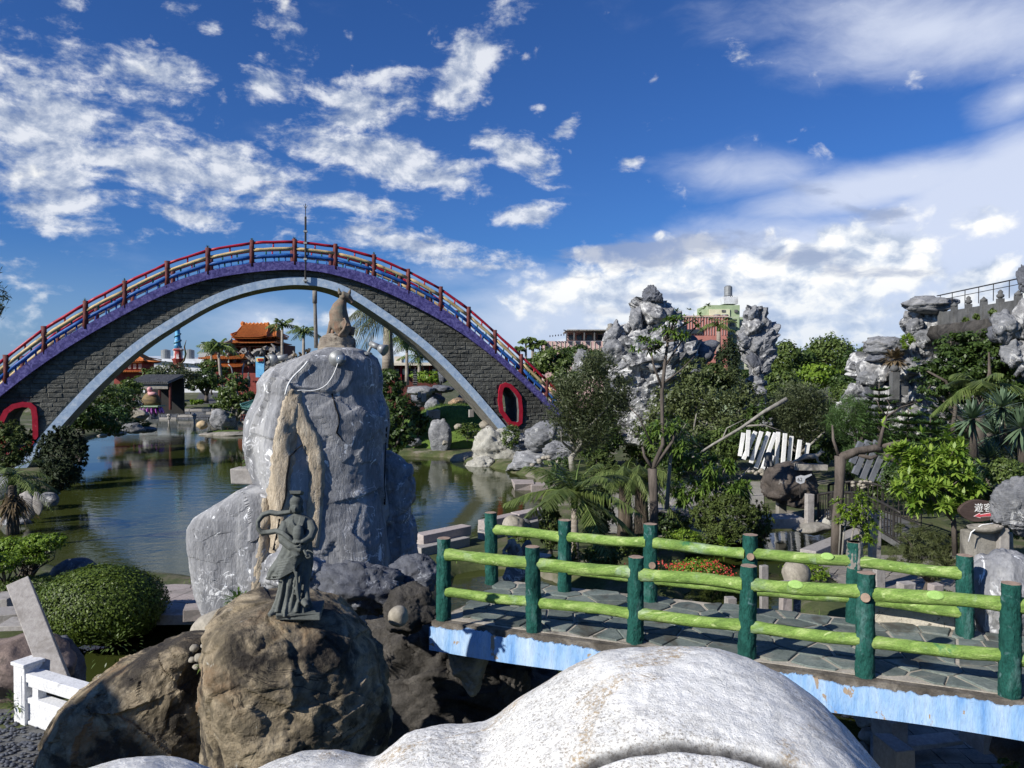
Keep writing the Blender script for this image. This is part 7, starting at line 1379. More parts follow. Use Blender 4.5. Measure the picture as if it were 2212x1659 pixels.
for i, (u, v, ru, rv, d, lm, lb) in enumerate([(1290, 950, 60, 50, 46, 'dark', 'dark undergrowth behind the first weeping tree'), (1400, 960, 60, 50, 47, 'mid', 'green undergrowth at the foot of the rock mountain'), (1340, 900, 50, 40, 48, 'dark', 'dark shrub wall left of the mountain foot'), (1470, 990, 60, 36, 42, 'dark', 'dark shrubs under the bare slanting branch'), (1660, 900, 40, 50, 52, 'dark', 'dark shrubs at the foot of the slender pillar'), (1750, 960, 70, 50, 47, 'dark', 'dark shrub mass behind the white slanted posts'), (1690, 850, 50, 30, 56, 'mid', 'green shrub mass between pillar and weeping tree'), (1830, 950, 60, 60, 42, 'dark', 'dark shrub mass behind the casuarina'),
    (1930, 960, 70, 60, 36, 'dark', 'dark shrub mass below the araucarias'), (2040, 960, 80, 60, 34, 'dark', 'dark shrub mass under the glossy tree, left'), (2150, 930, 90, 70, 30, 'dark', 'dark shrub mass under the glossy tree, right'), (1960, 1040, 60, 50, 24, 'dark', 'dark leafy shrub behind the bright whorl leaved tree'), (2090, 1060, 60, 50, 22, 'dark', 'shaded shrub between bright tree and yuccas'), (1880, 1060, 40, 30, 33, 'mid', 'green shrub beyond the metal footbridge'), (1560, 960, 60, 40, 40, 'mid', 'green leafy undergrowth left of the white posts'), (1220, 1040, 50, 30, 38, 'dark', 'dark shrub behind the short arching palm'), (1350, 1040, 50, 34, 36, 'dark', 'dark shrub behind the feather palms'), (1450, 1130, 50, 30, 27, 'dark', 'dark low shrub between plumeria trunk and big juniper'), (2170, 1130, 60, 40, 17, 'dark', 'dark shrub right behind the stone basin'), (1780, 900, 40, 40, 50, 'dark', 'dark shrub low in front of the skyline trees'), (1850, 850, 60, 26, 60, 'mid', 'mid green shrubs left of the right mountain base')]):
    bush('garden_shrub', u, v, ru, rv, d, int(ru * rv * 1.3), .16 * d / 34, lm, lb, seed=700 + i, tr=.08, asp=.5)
# plumerias in the middle
whorltree('plumeria', [[(1411, 1200, 10), (1413, 1090, 9.5), (1410, 1012, 10)], [(1410, 1012, 6), (1432, 960, 4.5), (1430, 850, 4), (1437, 780, 3.4), (1445, 720, 2.4), (1500, 690, 1.2)], [(1410, 1012, 4.5), (1392, 985, 3.2), (1388, 965, 2.4)], [(1412, 1010, 5), (1452, 955, 3.5), (1460, 930, 2)], [(1431, 840, 3), (1412, 790, 2.4), (1402, 735, 1.6)], [(1437, 790, 2.4), (1470, 740, 1.6), (1520, 690, 1)], [(1430, 830, 2.2), (1470, 800, 1.5), (1500, 770, 1)], [(1408, 960, 2.4), (1380, 900, 1.6), (1360, 880, 1)]], 24.5,
   [(1445, 712, 0), (1500, 688, .2), (1520, 668, 0), (1480, 700, -.3), (1402, 730, 0), (1392, 745, .3), (1412, 715, 0), (1470, 735, 0), (1462, 672, .2), (1440, 690, -.2), (1490, 670, .3), (1383, 760, 0), (1420, 750, 0), (1500, 700, 0), (1512, 680, 0), (1530, 660, 0)], [(1470, 705, 44, 32), (1400, 745, 34, 24)], 70, .24, .062, 'plum', 'tall thin plumeria tree with bare stems and leaf tufts in front of the rock mountain', seed=500, kk=9, up=1.0, bm=bark)
whorltree('plumeria', [[(1440, 1100, 5), (1448, 990, 4), (1440, 930, 2)]], 25, [], [(1438, 925, 44, 46), (1470, 965, 40, 30), (1420, 960, 30, 30)], 120, .28, .07, 'plum', 'leafy plumeria around the fork of the tall plumeria trunk', seed=501, kk=8, up=.6)
whorltree('plumeria', [[(1540, 1170, 5), (1545, 1080, 4), (1550, 1000, 2)], [(1545, 1090, 3), (1590, 1040, 2), (1620, 1010, 1)]], 25.5, [], [(1530, 1000, 60, 44), (1575, 1030, 40, 34), (1490, 1040, 44, 40), (1560, 1055, 66, 28), (1600, 1062, 26, 22), (1470, 1060, 34, 30)], 330, .28, .07, 'plum', 'wide low plumeria with long drooping leaves above the junipers', seed=502, kk=8, up=.5)
whorltree('schefflera_tree', [[(2063, 1200, 6), (2060, 1130, 5), (2050, 1060, 4)], [(2055, 1120, 4), (2000, 1060, 3), (1960, 1030, 2)]], 15.0, [(1905, 915, .3), (1918, 995, 0), (1925, 975, 0), (1992, 935, 0), (2050, 925, 0)], [(2010, 990, 62, 44), (2060, 1030, 60, 50), (1970, 1040, 50, 44), (2095, 1050, 36, 40), (2020, 1070, 70, 44), (2040, 970, 50, 34), (1960, 985, 34, 30)], 460, .20, .066, 'bright', 'bright yellow green tree with star shaped leaf whorls at the right', seed=503, kk=8, bm=bark, spread=1.25, droop=.03, up=.7)
mb = MB(); rt_ = empty('pollarded_tree', tuple(W(1805, 1215, 19)), 'thick bare brown tree trunk bent sharply to the right with cut branches', 'tree')
for st in ([(1806, 1215, 13), (1808, 1130, 11), (1814, 1040, 11), (1815, 985, 12)], [(1814, 990, 10), (1850, 975, 9), (1890, 968, 8), (1905, 972, 7)], [(1812, 985, 4), (1800, 950, 3), (1798, 918, 1.6)], [(1900, 970, 6), (1925, 990, 5), (1960, 1010, 4), (1990, 1030, 3)], [(1898, 968, 5), (1905, 935, 3.5), (1915, 900, 2.4), (1945, 880, 1.4), (1985, 868, 1)], [(1905, 965, 5), (1940, 955, 3.5), (1965, 952, 2)], [(1915, 900, 2), (1900, 880, 1.2), (1893, 862, .8)], [(1850, 980, 5), (1880, 990, 4), (1895, 985, 3)], [(1912, 905, 1.4), (1922, 875, 1), (1915, 862, .6)]):
    mb.tube([W(p[0], p[1], 19) for p in st], [p[2] * S(19) for p in st], 12, rough=.16, seed=int(st[0][0]))
mb.build('trunk', bark, rt_, True); rng = np.random.default_rng(9); V_, F_ = whorls(np.array([W(1966, 885, 19), W(1900, 895, 19), W(1985, 868, 19)]), np.array([[.2, 0, 1]] * 3), 7, .16, .04, rng, .2, .9); npobj('leaf_tuft', V_, F_, LEAF['bright'], rt_)
whorltree('potted_shrub', [[(1818, 1215, 2), (1822, 1160, 2), (1830, 1110, 1.5)], [(1835, 1215, 2), (1840, 1160, 2), (1850, 1110, 1.5)], [(1850, 1215, 2), (1852, 1170, 1.6), (1880, 1110, 1.2)], [(1812, 1200, 2), (1815, 1150, 1.6), (1815, 1100, 1.2)]], 18.3, [], [(1845, 1090, 44, 30), (1870, 1110, 34, 26), (1835, 1120, 34, 26), (1880, 1145, 20, 24), (1870, 1160, 24, 16)], 330, .11, .036, 'lime', 'glossy green multi stemmed shrub in front of the bent bare trunk', 'shrub', seed=504, kk=7, up=.7, spread=.9)
tree('pine_shrub', 2000, 1270, 15.5, [(1995, 1170, 60, 40), (2050, 1190, 50, 44), (1950, 1200, 40, 36), (2010, 1220, 70, 34), (2085, 1170, 30, 40), (1965, 1150, 34, 24)], 15000, .12, 'pine', 'low spreading pine with olive needles behind the back railing', 'shrub', asp=.07, up=.8, seed=505, clump=.2, per=60, tr=.08)
def jun(name, U, V, ru, rv, d, n, ls, label, lm='juniper', seed=0, spikes=7): return juniper(name, U, V, ru, rv, d, n, ls, label, lm, seed, spikes)
jun('juniper', 1565, 1120, 80, 66, 24.5, 15000, .10, 'large bushy olive juniper at the edge of the inner pond', seed=506, spikes=10)
jun('juniper', 1640, 1130, 34, 56, 25.5, 4200, .10, 'narrow olive juniper leaning right over the inner pond', seed=507, spikes=6)
jun('juniper', 1188, 1130, 26, 62, 23, 4500, .10, 'upright juniper with two tips left of the short palm', seed=508, spikes=5)
jun('juniper', 1290, 1110, 42, 76, 24, 7500, .10, 'dark rounded juniper right behind the short palm', seed=509, spikes=8)
jun('juniper', 1230, 1195, 24, 34, 21.5, 2000, .09, 'small dark juniper at the foot of the short palm', seed=510, spikes=5)
jun('juniper', 1300, 1010, 40, 40, 30, 4500, .12, 'yellow green juniper below the weeping tree', seed=511, spikes=8)
palm('cycad_palm', G(1241, 1222), W(1240, 1095, 22.8).z - .4, 14, 2.3, 'short palm with big arching fronds right behind the green railing', seed=31, ll=.62, lw=.05, tr=.13, nl=46, droop=.42, el=(-.25, 1.15), hang=.25)
FIBRE = mat('palm_fibre', [(.3, (.05, .04, .03)), (.55, (.12, .095, .07)), (.75, (.26, .22, .17))], 5, .95, 1.0, 14, stretch=(2.5, 2.5, .3), bdist=.06)
for j, (u, s_) in enumerate(((1350, 32), (1385, 33))): palm('feather_palm', W(u, 1160, 26.5), W(u, 1030, 26.5).z - W(u, 1160, 26.5).z, 17, 2.1, ['feathery palm with a fibrous double trunk, left stem', 'feathery palm with a fibrous double trunk, right stem'][j], seed=s_, ll=.42, lw=.03, tr=.24, nl=34, droop=.8, el=(-.1, 1.1), hang=.7, green=False, bm=FIBRE, lm='palm')
palm('feather_palm', W(2115, 960, 20), 1.3, 11, 1.15, 'old palm with half dry fronds between the araucaria and the yuccas', seed=34, ll=.5, lw=.035, tr=.14, nl=34, droop=.5, el=(-.3, 1.0), bm=bark)
def yucca(U, V, d, r, label, seed, n=110):
    rng = np.random.default_rng(seed); c = W(U, V, d); R_ = r * 1.15 * S(d); root = empty('yucca', tuple(c + Vector((0, 0, -R_ * 1.5))), label, 'yucca'); mb = MB(); mb.tube([c + Vector((.05, 0, -R_ * 1.6)), c], [.09, .06], 8); mb.build('stem', bark, root, True)
    D = unit(rng.normal(size=(n, 3)) + [0, -.1, .45]); V_, F_ = blades(np.tile(np.array(c), (n, 1)) + D * R_ * .08, D, R_ * rng.uniform(.8, 1.1, n), R_ * .11, rng, .12, 3); npobj('rosette', V_, F_, LEAF['yucca'], root)
for i, (u, v, r, lb) in enumerate([(2100, 905, 46, 'spiky yucca rosette, upper left of the yucca group'), (2165, 880, 44, 'spiky yucca rosette, topmost of the group near the right edge'), (2150, 940, 48, 'large yucca rosette in the middle of the group'), (2205, 925, 48, 'yucca rosette cut by the right picture edge'), (2135, 990, 42, 'lowest yucca rosette above the small white flowers'), (2200, 985, 34, 'small yucca rosette low at the right edge')]): yucca(u, v, 16.5 + (i % 3) * .5, r, lb, 520 + i)
for i, (u, v, ru, rv, d, n, ls, lm, lb) in enumerate([(2170, 1020, 46, 34, 15.5, 3200, .07, 'mid', 'small leaved shrub with tiny white flowers below the yuccas'), (2130, 1065, 30, 18, 16, 1200, .08, 'dark', 'dark clipped shrub behind the brown oval sign'), (2195, 1050, 30, 20, 15, 900, .07, 'dark', 'dark leafy shrub above the grey rock at the right edge'), (1740, 1235, 60, 18, 21, 1600, .08, 'lime', 'low grass and shrub patch behind the pale boulder'), (1300, 1200, 50, 26, 21.5, 2800, .08, 'dark', 'dark leafy groundcover between palm and railing'), (1370, 1175, 60, 22, 24, 2400, .09, 'mid', 'groundcover shrubs around the feather palm trunks'), (1475, 1165, 46, 24, 23, 2600, .09, 'lime', 'variegated yellow green shrub left of the big juniper'), (1120, 1160, 30, 16, 24, 900, .09, 'mid', 'low weeds on the granite path left of the juniper'), (1190, 1215, 30, 16, 20, 900, .08, 'lime', 'small bright shrub at the foot of the upright juniper'), (1195, 1290, 22, 14, 17.5, 700, .07, 'mid', 'tuft of leaves seen between the green rails'), (1905, 1290, 30, 14, 15, 900, .07, 'dark', 'low dark shrub strip behind the granite posts'), (2040, 1290, 40, 14, 14, 900, .07, 'mid', 'green groundcover right of the granite posts'), (1420, 1250, 60, 20, 19.5, 2600, .07, 'dark', 'leafy hedge carrying red flowers behind the back railing')]):
    bush('shrub', u, v, ru, rv, d, n, ls, lm, lb, seed=540 + i, trunk=i < 2)
bush('ixora_hedge', 1510, 1232, 66, 26, 20.3, 5200, .07, 'lime', 'rounded green hedge dotted with red flower heads behind the back railing', 'hedge', seed=560, asp=.5); 
rng = np.random.default_rng(561); c0 = np.array([W(*q) for q in ((1390, 1235, 19.6), (1480, 1222, 19.4), (1530, 1222, 19.5), (1560, 1240, 19.4), (1375, 1225, 19.6), (1540, 1215, 19.6), (1455, 1225, 19.5), (1570, 1228, 19.7), (1500, 1240, 19.3), (1400, 1220, 19.5), (1425, 1218, 19.6))]); 
for i, c_ in enumerate(c0): C_ = c_ + rng.normal(size=(30, 3)) * [.15, .1, .06]; V_, F_ = leafquads(C_, np.tile([0, -1., 1.], (30, 1)), .05, .8, rng); tag(npobj('flower_head', V_, F_, LEAF['red'], None), 'cluster of small red flowers on the hedge behind the railing', 'flower', 'red flower heads on the hedge')
weed(1560, 1180, 22, 20, 60, .22, 'pale fern frond reaching over the pond beside the big juniper', 'lime', 7)
# garden lawn blades
rng = np.random.default_rng(88); n = 26000; Pg = np.stack([rng.uniform(-9, 24, n), rng.uniform(16, 46, n), np.zeros(n)], 1); okm = ~(inpoly(Pg[:, 0], Pg[:, 1], LAKE) | inpoly(Pg[:, 0], Pg[:, 1], STREAM) | inpoly(Pg[:, 0], Pg[:, 1], POND)); Pg = Pg[okm]; Pg[:, 2] = GZ - .02; pt = fbm(Pg, .35, 3, 2); Pg = Pg[pt > -.12]; V_, F_ = blades(Pg, rng.normal(size=Pg.shape) * .5 + [0, 0, 1], rng.uniform(.08, .24, len(Pg)), .05, rng, .3, 1); tag(npobj('lawn_grass', V_, F_, LEAF['grass']), 'short grass and weeds over the garden ground', 'grass', kind='stuff')
# ------------------------------------------------------------------ garden stonework and details
def gbox(name, U, V0, V1, wu, d, m, label, cat='stone post', rz=.2, dep=None, taper=1., group=None):
    a = W(U, V0, d); b_ = W(U, V1, d); k = S(d); mb = MB(); mb.box(((a.x + b_.x) / 2, d, (a.z + b_.z) / 2), (wu * k, (dep or wu * k * .8), a.z - b_.z), rz=rz, jit=.012, taper=taper); return thing(name, mb, m, label, cat, group, bevel=.012)
for i, (U, V0, V1, wu, d, m_, lb) in enumerate([(1748, 1067, 1132, 16, 27, granite, 'rough granite post standing on the pale rock by the inner pond'), (1687, 1058, 1112, 18, 30, concrete, 'shaded granite post left of the rough one, beside the dark boulder'), (1889, 1105, 1205, 22, 20, granite, 'pale square granite post right of the glossy shrub'), (1650, 1222, 1330, 17, 14.5, granite, 'rough granite post seen just right of the fourth front railing post'), (1697, 1255, 1330, 22, 14, granitepink, 'dark sided stone post between rails under the pale boulder'), (1722, 1262, 1330, 12, 14.2, darkrock, 'broken dark stub of stone beside the granite post'),
     (1898, 1208, 1330, 22, 12.4, granite, 'ribbed pale granite post behind the fifth front post'), (1957, 1258, 1330, 30, 12.2, granite, 'broad ribbed granite post between the rails'), (2020, 1262, 1330, 25, 12.0, granitepink, 'pinkish granite post between the rails near the right end'), (1578, 1290, 1330, 22, 15.5, granite, 'short pale stone left of the fourth back post'), (1600, 1310, 1330, 24, 14, darkrock, 'dark squat stone at the bridge edge')]):
    gbox('granite_post', U, V0, V1, wu, d, m_, lb)
gbox('granite_bench', 1688, 1115, 1136, 78, 27.5, granite, 'thick rough granite slab bench at the far side of the inner pond', 'bench', rz=.06, dep=1.0); mb = MB()
a, b_ = G(1745, 1215, .45), G(1860, 1165, .45); c = (a + b_) / 2; L_ = (b_ - a).length; rz_ = math.atan2(b_.y - a.y, b_.x - a.x); Mx = Matrix.Rotation(rz_, 3, 'Z'); mb.box(c + Vector((0, 0, .12)), (L_, .5, .50), rz=rz_); bench = thing('granite_bench', mb, granite, 'long low granite bench with the number 35 beside the inner pond', 'bench', bevel=.02)
def text(body, size, M4, m, parent=None, name='lettering', ext=.004, **kw):
    cu = bpy.data.curves.new(name, 'FONT'); cu.body = body; cu.size = size; cu.extrude = ext; cu.align_x = 'CENTER'; cu.align_y = 'CENTER'; cu.materials.append(m); t0 = bpy.data.objects.new(name, cu); COL.objects.link(t0); dg = bpy.context.evaluated_depsgraph_get(); me = bpy.data.meshes.new_from_object(t0.evaluated_get(dg)); me.name = name; bpy.data.objects.remove(t0); o = bpy.data.objects.new(name, me); COL.objects.link(o); o.matrix_basis = M4
    if parent is not None: o.parent = parent; o.matrix_parent_inverse = wm(parent).inverted()
    return o
ink = mat('dark_lettering', [(.3, (.05, .05, .05)), (.7, (.08, .08, .08))], 3, .7, 0); palep = mat('pale_hand_sign', [(.3, (.42, .44, .46)), (.7, (.54, .55, .56))], 3, .7, .1)
fn_ = Mx @ Vector((0, -1, 0)); M4 = Matrix.Translation(c + Vector((0, 0, .12)) + fn_ * .262) @ Matrix.Rotation(rz_, 4, 'Z') @ Matrix.Rotation(math.pi / 2, 4, 'X')
def handsign(M4, s_, num, parent, name='hand_sign', flip=1):
    pts_ = [(-.42, .18), (-.10, .20), (0, .34), (.22, .36), (.40, .22), (.42, -.05), (.28, -.34), (.05, -.36), (-.02, -.12), (-.12, .02), (-.42, .04)]; mb = MB(); mb.prism([(x * s_ * flip, y * s_) for x, y in pts_], -.004, .006, M4); o = mb.build(name, palep, parent); text(num, s_ * .42, M4 @ Matrix.Translation((.20 * s_ * flip, .02 * s_, .012)), ink, parent); return o
handsign(M4 @ Matrix.Translation((.35, .0, 0)), .48, '35', bench)
mb = MB(); [mb.add([M4 @ Vector((-.62 + i * .10, .10 - j * .09, .001)), M4 @ Vector((-.56 + i * .10, .10 - j * .09, .001)), M4 @ Vector((-.56 + i * .10, .15 - j * .09, .001)), M4 @ Vector((-.62 + i * .10, .15 - j * .09, .001))], [(0, 1, 2, 3)]) for i in range(6) for j in range(3)]; tag(mb.build('carved_marks', ink, bench), kind='stuff')
# dark boulder with statues, sign 62
pxrock('dark_boulder', 1712, 1055, 128, 110, 29.5, mat('dark_brown_boulder', [(.3, (.035, .030, .026)), (.6, (.12, .10, .085)), (.8, (.30, .22, .16))], 1.2, .9, .9, 6, bdist=.05, extra=veins((.30, .29, .26), 1.2, .02, maskscale=1.)), 600, .9, label='large dark cave like boulder carrying a small lion and a stone fox', cat='boulder', planes=10, fac=.14, sub=5)
lf = W(1765, 1023, 27.9); hs = empty('number_sign', tuple(lf), 'hand shaped sign with the number 62 in front of the dark boulder', 'sign'); M6 = Matrix.Translation(W(1742, 1034, 28.0)) @ Matrix.Rotation(math.pi / 2, 4, 'X') @ Matrix.Diagonal((-1, 1, 1, 1)); mb = MB(); MM = Matrix.Translation(W(1730, 1036, 28.0)) @ Matrix.Rotation(math.pi / 2, 4, 'X')
pts_ = [(-.30, .16), (0, .26), (.20, .22), (.62, .34), (.64, .26), (.26, .05), (.20, -.18), (-.02, -.26), (-.28, -.14)]; mb.prism([(x * .62, y * .62) for x, y in pts_], -.01, .01, MM); mb.build('board', palep, hs); text('62', .19, MM @ Matrix.Translation((-.04, 0, .014)), ink, hs); mb = MB(); mb.tube([W(1729, 1048, 28.05), W(1728, 1075, 28.05)], .02, 6); mb.build('stake', darkmetal, hs)
an = empty('fox_statue', tuple(W(1752, 1005, 28.6)), 'crouching pale stone fox on a base on top of the dark boulder', 'statue'); kf = S(28.6); b = MB()
def FQ(U, V, dy=0.): return W(U, V, 28.6 + dy)
b.tube([FQ(1727, 992), FQ(1740, 986), FQ(1755, 986), FQ(1766, 984)], [q * kf for q in (4, 6.5, 6, 5)], 12); b.tube([FQ(1766, 984), FQ(1774, 976), FQ(1781, 977)], [q * kf for q in (4.5, 4.2, 1.5)], 10); b.tube([FQ(1773, 975, -.03), FQ(1774, 967, -.03)], [2 * kf, .5 * kf], 6); b.tube([FQ(1730, 990, -.05), FQ(1724, 997), FQ(1734, 1000)], [q * kf for q in (5, 3, 2)], 8); b.tube([FQ(1764, 988, -.05), FQ(1768, 998), FQ(1778, 1001)], [q * kf for q in (3.4, 2.4, 2)], 8); b.tube([FQ(1727, 992), FQ(1716, 996), FQ(1708, 1001)], [q * kf for q in (3, 2.6, 1)], 8)
bo = b.build('animal_body', concrete, an, True); rm = bo.modifiers.new('remesh', 'REMESH'); rm.mode = 'VOXEL'; rm.voxel_size = .02; rm.use_smooth_shade = True; mb = MB(); mb.box(FQ(1752, 1009), (62 * kf, .5, 14 * kf), jit=.03); mb.build('base', concrete, an, bevel=.02)
li = empty('lion_statue', tuple(W(1655, 1010, 28.6)), 'small dark seated stone lion on the left of the dark boulder top', 'statue'); b = MB(); b.lathe([(.001, 0), (10 * kf, 0), (9 * kf, 8 * kf), (8 * kf, 16 * kf), (8.5 * kf, 20 * kf), (8 * kf, 27 * kf), (4 * kf, 31 * kf), (.001, 32 * kf)], tuple(W(1660, 1008, 28.4)), 14); [b.tube([W(1660 + s_ * 6, 980, 28.3), W(1660 + s_ * 7, 974, 28.3)], [2.4 * kf, .6 * kf], 6) for s_ in (-1, 1)]; [b.tube([W(1660 + s_ * 5, 992, 28.2), W(1660 + s_ * 6, 1008, 28.1)], [3 * kf, 2.6 * kf], 7) for s_ in (-1, 1)]
bo = b.build('lion_body', darkconc, li, True); rm = bo.modifiers.new('remesh', 'REMESH'); rm.mode = 'VOXEL'; rm.voxel_size = .02; rm.use_smooth_shade = True
# white slanted posts and dark slanted bars
def facing(T_):
    z = T_.normalized(); x = Vector((0, 1, 0)).cross(z).normalized(); return Matrix((x, z.cross(x), z)).transposed()
for i, (u0, u1, v0, v1) in enumerate([(1617, 1613, 929, 985), (1645, 1622, 932, 1000), (1661, 1633, 933, 1011), (1675, 1647, 935, 1013), (1632, 1606, 932, 992), (1681, 1677, 933, 1006), (1696, 1691, 936, 1000), (1710, 1704, 942, 998), (1670, 1661, 984, 1015), (1728, 1722, 950, 996), (1746, 1740, 957, 990), (1606, 1598, 935, 985)]):
    d = 38 + (i % 3) * .25; a, b_ = W(u0, v0, d), W(u1, v1, d); mb = MB(); T_ = (a - b_); mb.box((a + b_) / 2, (.17, .14, T_.length), M=facing(T_)); thing('slanted_post', mb, whitepaint, ['leftmost long white post nearly upright in the slanted fence', 'second white slanted post from the left group, strongly leaning', 'third long white post leaning right', 'fourth long white post, most slanted', 'white slanted post half behind olive foliage', 'upright white post in the middle of the slanted fence', 'white post right of the upright one', 'white post under the weeping twigs', 'short white slanted post at the front', 'white post partly hidden by twigs, second from right', 'rightmost white post behind the stone fox', 'white post at the far left behind leaves'][i], 'post', 'white slanted posts')
for i, (u0, v0, u1, v1) in enumerate([(1876, 952, 1846, 1024), (1895, 952, 1862, 1034), (1912, 965, 1880, 1038), (1860, 955, 1840, 1000), (1925, 985, 1898, 1040)]):
    d = 29; a, b_ = W(u0, v0, d), W(u1, v1, d); mb = MB(); T_ = (a - b_); mb.box((a + b_) / 2, (.2, .16, T_.length), M=facing(T_)); thing('slanted_bar', mb, MATS.get('slate_blue_bar') or mat('slate_blue_bar', [(.3, (.10, .11, .13)), (.7, (.17, .18, .20))], 3, .8, .2), ['dark slanted stone bar, left of the five beside the casuarina', 'second dark slanted bar, the longest', 'middle dark slanted bar', 'short dark slanted bar half behind the casuarina', 'rightmost dark slanted bar behind the bent trunk'][i], 'bar', 'dark slanted bars')
for i in range(46):
    u = random.uniform(1840, 1950) if i < 30 else random.uniform(1615, 1665); v = random.uniform(1040, 1056) if i < 30 else random.uniform(1014, 1028); pxrock('cobble', u, v, 9, 7, 28.5 if i < 30 else 37, boulderpale, 620 + i, 1., label='pale cobble in the row below the dark slanted bars' if i < 30 else 'pale cobble at the foot of the white slanted posts', cat='stone', group='cobbles below the dark bars' if i < 30 else 'cobbles below the white posts', planes=20, lo=.85, sub=2)
# black metal railing footbridge
mbg = empty('metal_footbridge', tuple(W(1850, 1130, 27)), 'small arched footbridge with black metal railings right of the dark boulder', 'footbridge')
def railp(path, hgt, nbar, nm):
    r_ = empty('railing', tuple(path[0]), parent=mbg); P = path
    def at(t_): x = t_ * (len(P) - 1); i = min(int(x), len(P) - 2); return P[i].lerp(P[i + 1], x - i)
    mb = MB(); mb.tube([at(q / 16) + Vector((0, 0, hgt)) for q in range(17)], .045, 7); mb.build('top_rail', darkmetal, r_, True); mb = MB(); mb.tube([at(q / 16) + Vector((0, 0, .08)) for q in range(17)], .035, 6); mb.build('bottom_rail', darkmetal, r_, True)
    for i in range(nbar): t_ = i / (nbar - 1); mb = MB(); mb.tube([at(t_) + Vector((0, 0, .08)), at(t_) + Vector((0, 0, hgt))], .022 if i % 6 else .05, 5); mb.build('bar', darkmetal, r_)
pf = [W(1768, 1128, 27.5), W(1800, 1124, 27.0), W(1850, 1128, 26), W(1900, 1150, 24.8), W(1945, 1178, 23.6)]; pk = [W(1790, 1100, 29.5), W(1840, 1094, 29), W(1890, 1102, 28), W(1950, 1122, 27), W(1990, 1140, 26)]
railp(pf, 1.0, 27, 'front'); railp(pk, .95, 22, 'back'); mb = MB(); mb.band([[pf[i] + Vector((0, 0, .03)), pk[i] + Vector((0, 0, .03)), pk[i] - Vector((0, 0, .15)), pf[i] - Vector((0, 0, .15))] for i in range(5)]); mb.build('deck', darkconc, mbg)
pxrock('pale_rock', 1750, 1142, 90, 30, 27, concrete, 670, .8, label='pale flat rock in the inner pond under the rough granite post', cat='rock', planes=14, sub=4); pxrock('pale_rock', 1790, 1128, 60, 40, 27.5, MATS['pale_cement_rock'], 671, .8, label='pale rough rock beside the granite post at the inner pond', cat='rock', planes=10, sub=4)
pxrock('pale_boulder', 1720, 1245, 62, 76, 17.2, boulderpale, 672, .9, label='rounded pale boulder dappled with leaf shade between the green rails', cat='boulder', planes=20, lo=.8, sub=4)
pxrock('rock_wall', 1985, 1338, 200, 40, 10.9, MATS['pale_cement_rock'], 673, .15, label='low pale stone kerb directly behind the flagstone deck', cat='kerb', planes=14, lo=.8, sub=5, flatbottom=1) if False else None
k0, k1 = G(1890, 1362, 3.0), G(2100, 1385, 3.0); mb = MB(); cc = (k0 + k1) / 2 + Vector((0, .22, .12)); mb.box(cc, ((k1 - k0).length, .28, .34), rz=math.atan2(k1.y - k0.y, k1.x - k0.x), jit=.02); kb = thing('stone_kerb', mb, mat('cream_stone_kerb', [(.3, (.38, .35, .28)), (.7, (.56, .52, .44))], 3, .9, .6, 14, extra=veins((.10, .09, .07), 2.2, .012)), 'low cream coloured stone kerb along the back of the footbridge deck', 'kerb', bevel=.03)
pxrock('speckled_boulder', 2170, 1290, 190, 200, 9.3, greyveined, 674, .8, label='big grey boulder speckled with white at the right end of the footbridge', cat='boulder', planes=9, fac=.10, sub=5, lo=.6)
pxrock('layered_rock', 2200, 1100, 110, 130, 13.5, greyrock, 675, .7, label='pale layered grey rock at the right picture edge above the speckled boulder', cat='rock', planes=9, fac=.12, sub=5, strata=.25)
pxrock('flat_stone', 1160, 1200, 60, 14, 20, granite, 676, .8, label='flat stone near the foot of the upright juniper', cat='stone', planes=12, sub=3)
# oval sign
so = W(2122, 1103, 14.5); os_ = empty('oval_sign', tuple(so), 'dark brown oval wooden sign with white characters and a red arrow pointing left', 'sign'); k = S(14.5); mb = MB(); n = 36; pl_ = [(math.cos(2 * math.pi * i / n) * 52 * k * (1 if i else 1), math.sin(2 * math.pi * i / n) * 23 * k * (1.0 + .12 * math.cos(6 * math.pi * i / n))) for i in range(n)]; MO = Matrix.Translation(so) @ Matrix.Rotation(math.pi / 2, 4, 'X'); mb.prism(pl_, -.05, .03, MO); mb.build('board', mat('dark_brown_board', [(.3, (.045, .030, .026)), (.7, (.085, .060, .052))], 2, .7, .3, stretch=(.4, 1, 2)), os_, bevel=.01)
text('遊客', .175, MO @ Matrix.Translation((0, .05, .036)), whitepaint, os_, ext=.004); mb = MB(); mb.prism([(-.17, -.10), (-.07, -.045), (-.07, -.075), (.17, -.035), (.17, -.095), (-.05, -.105), (-.06, -.12)], .030, .042, MO); mb.build('red_arrow', mat('sign_red', [(.3, (.52, .05, .07)), (.7, (.64, .12, .14))], 8, .6, 0), os_)
mb = MB(); mb.prism([(-.185, -.102), (-.06, -.032), (-.06, -.065), (.18, -.024), (.18, -.105), (-.04, -.115), (-.055, -.135)], .0295, .035, MO); mb.build('arrow_outline', whitepaint, os_)
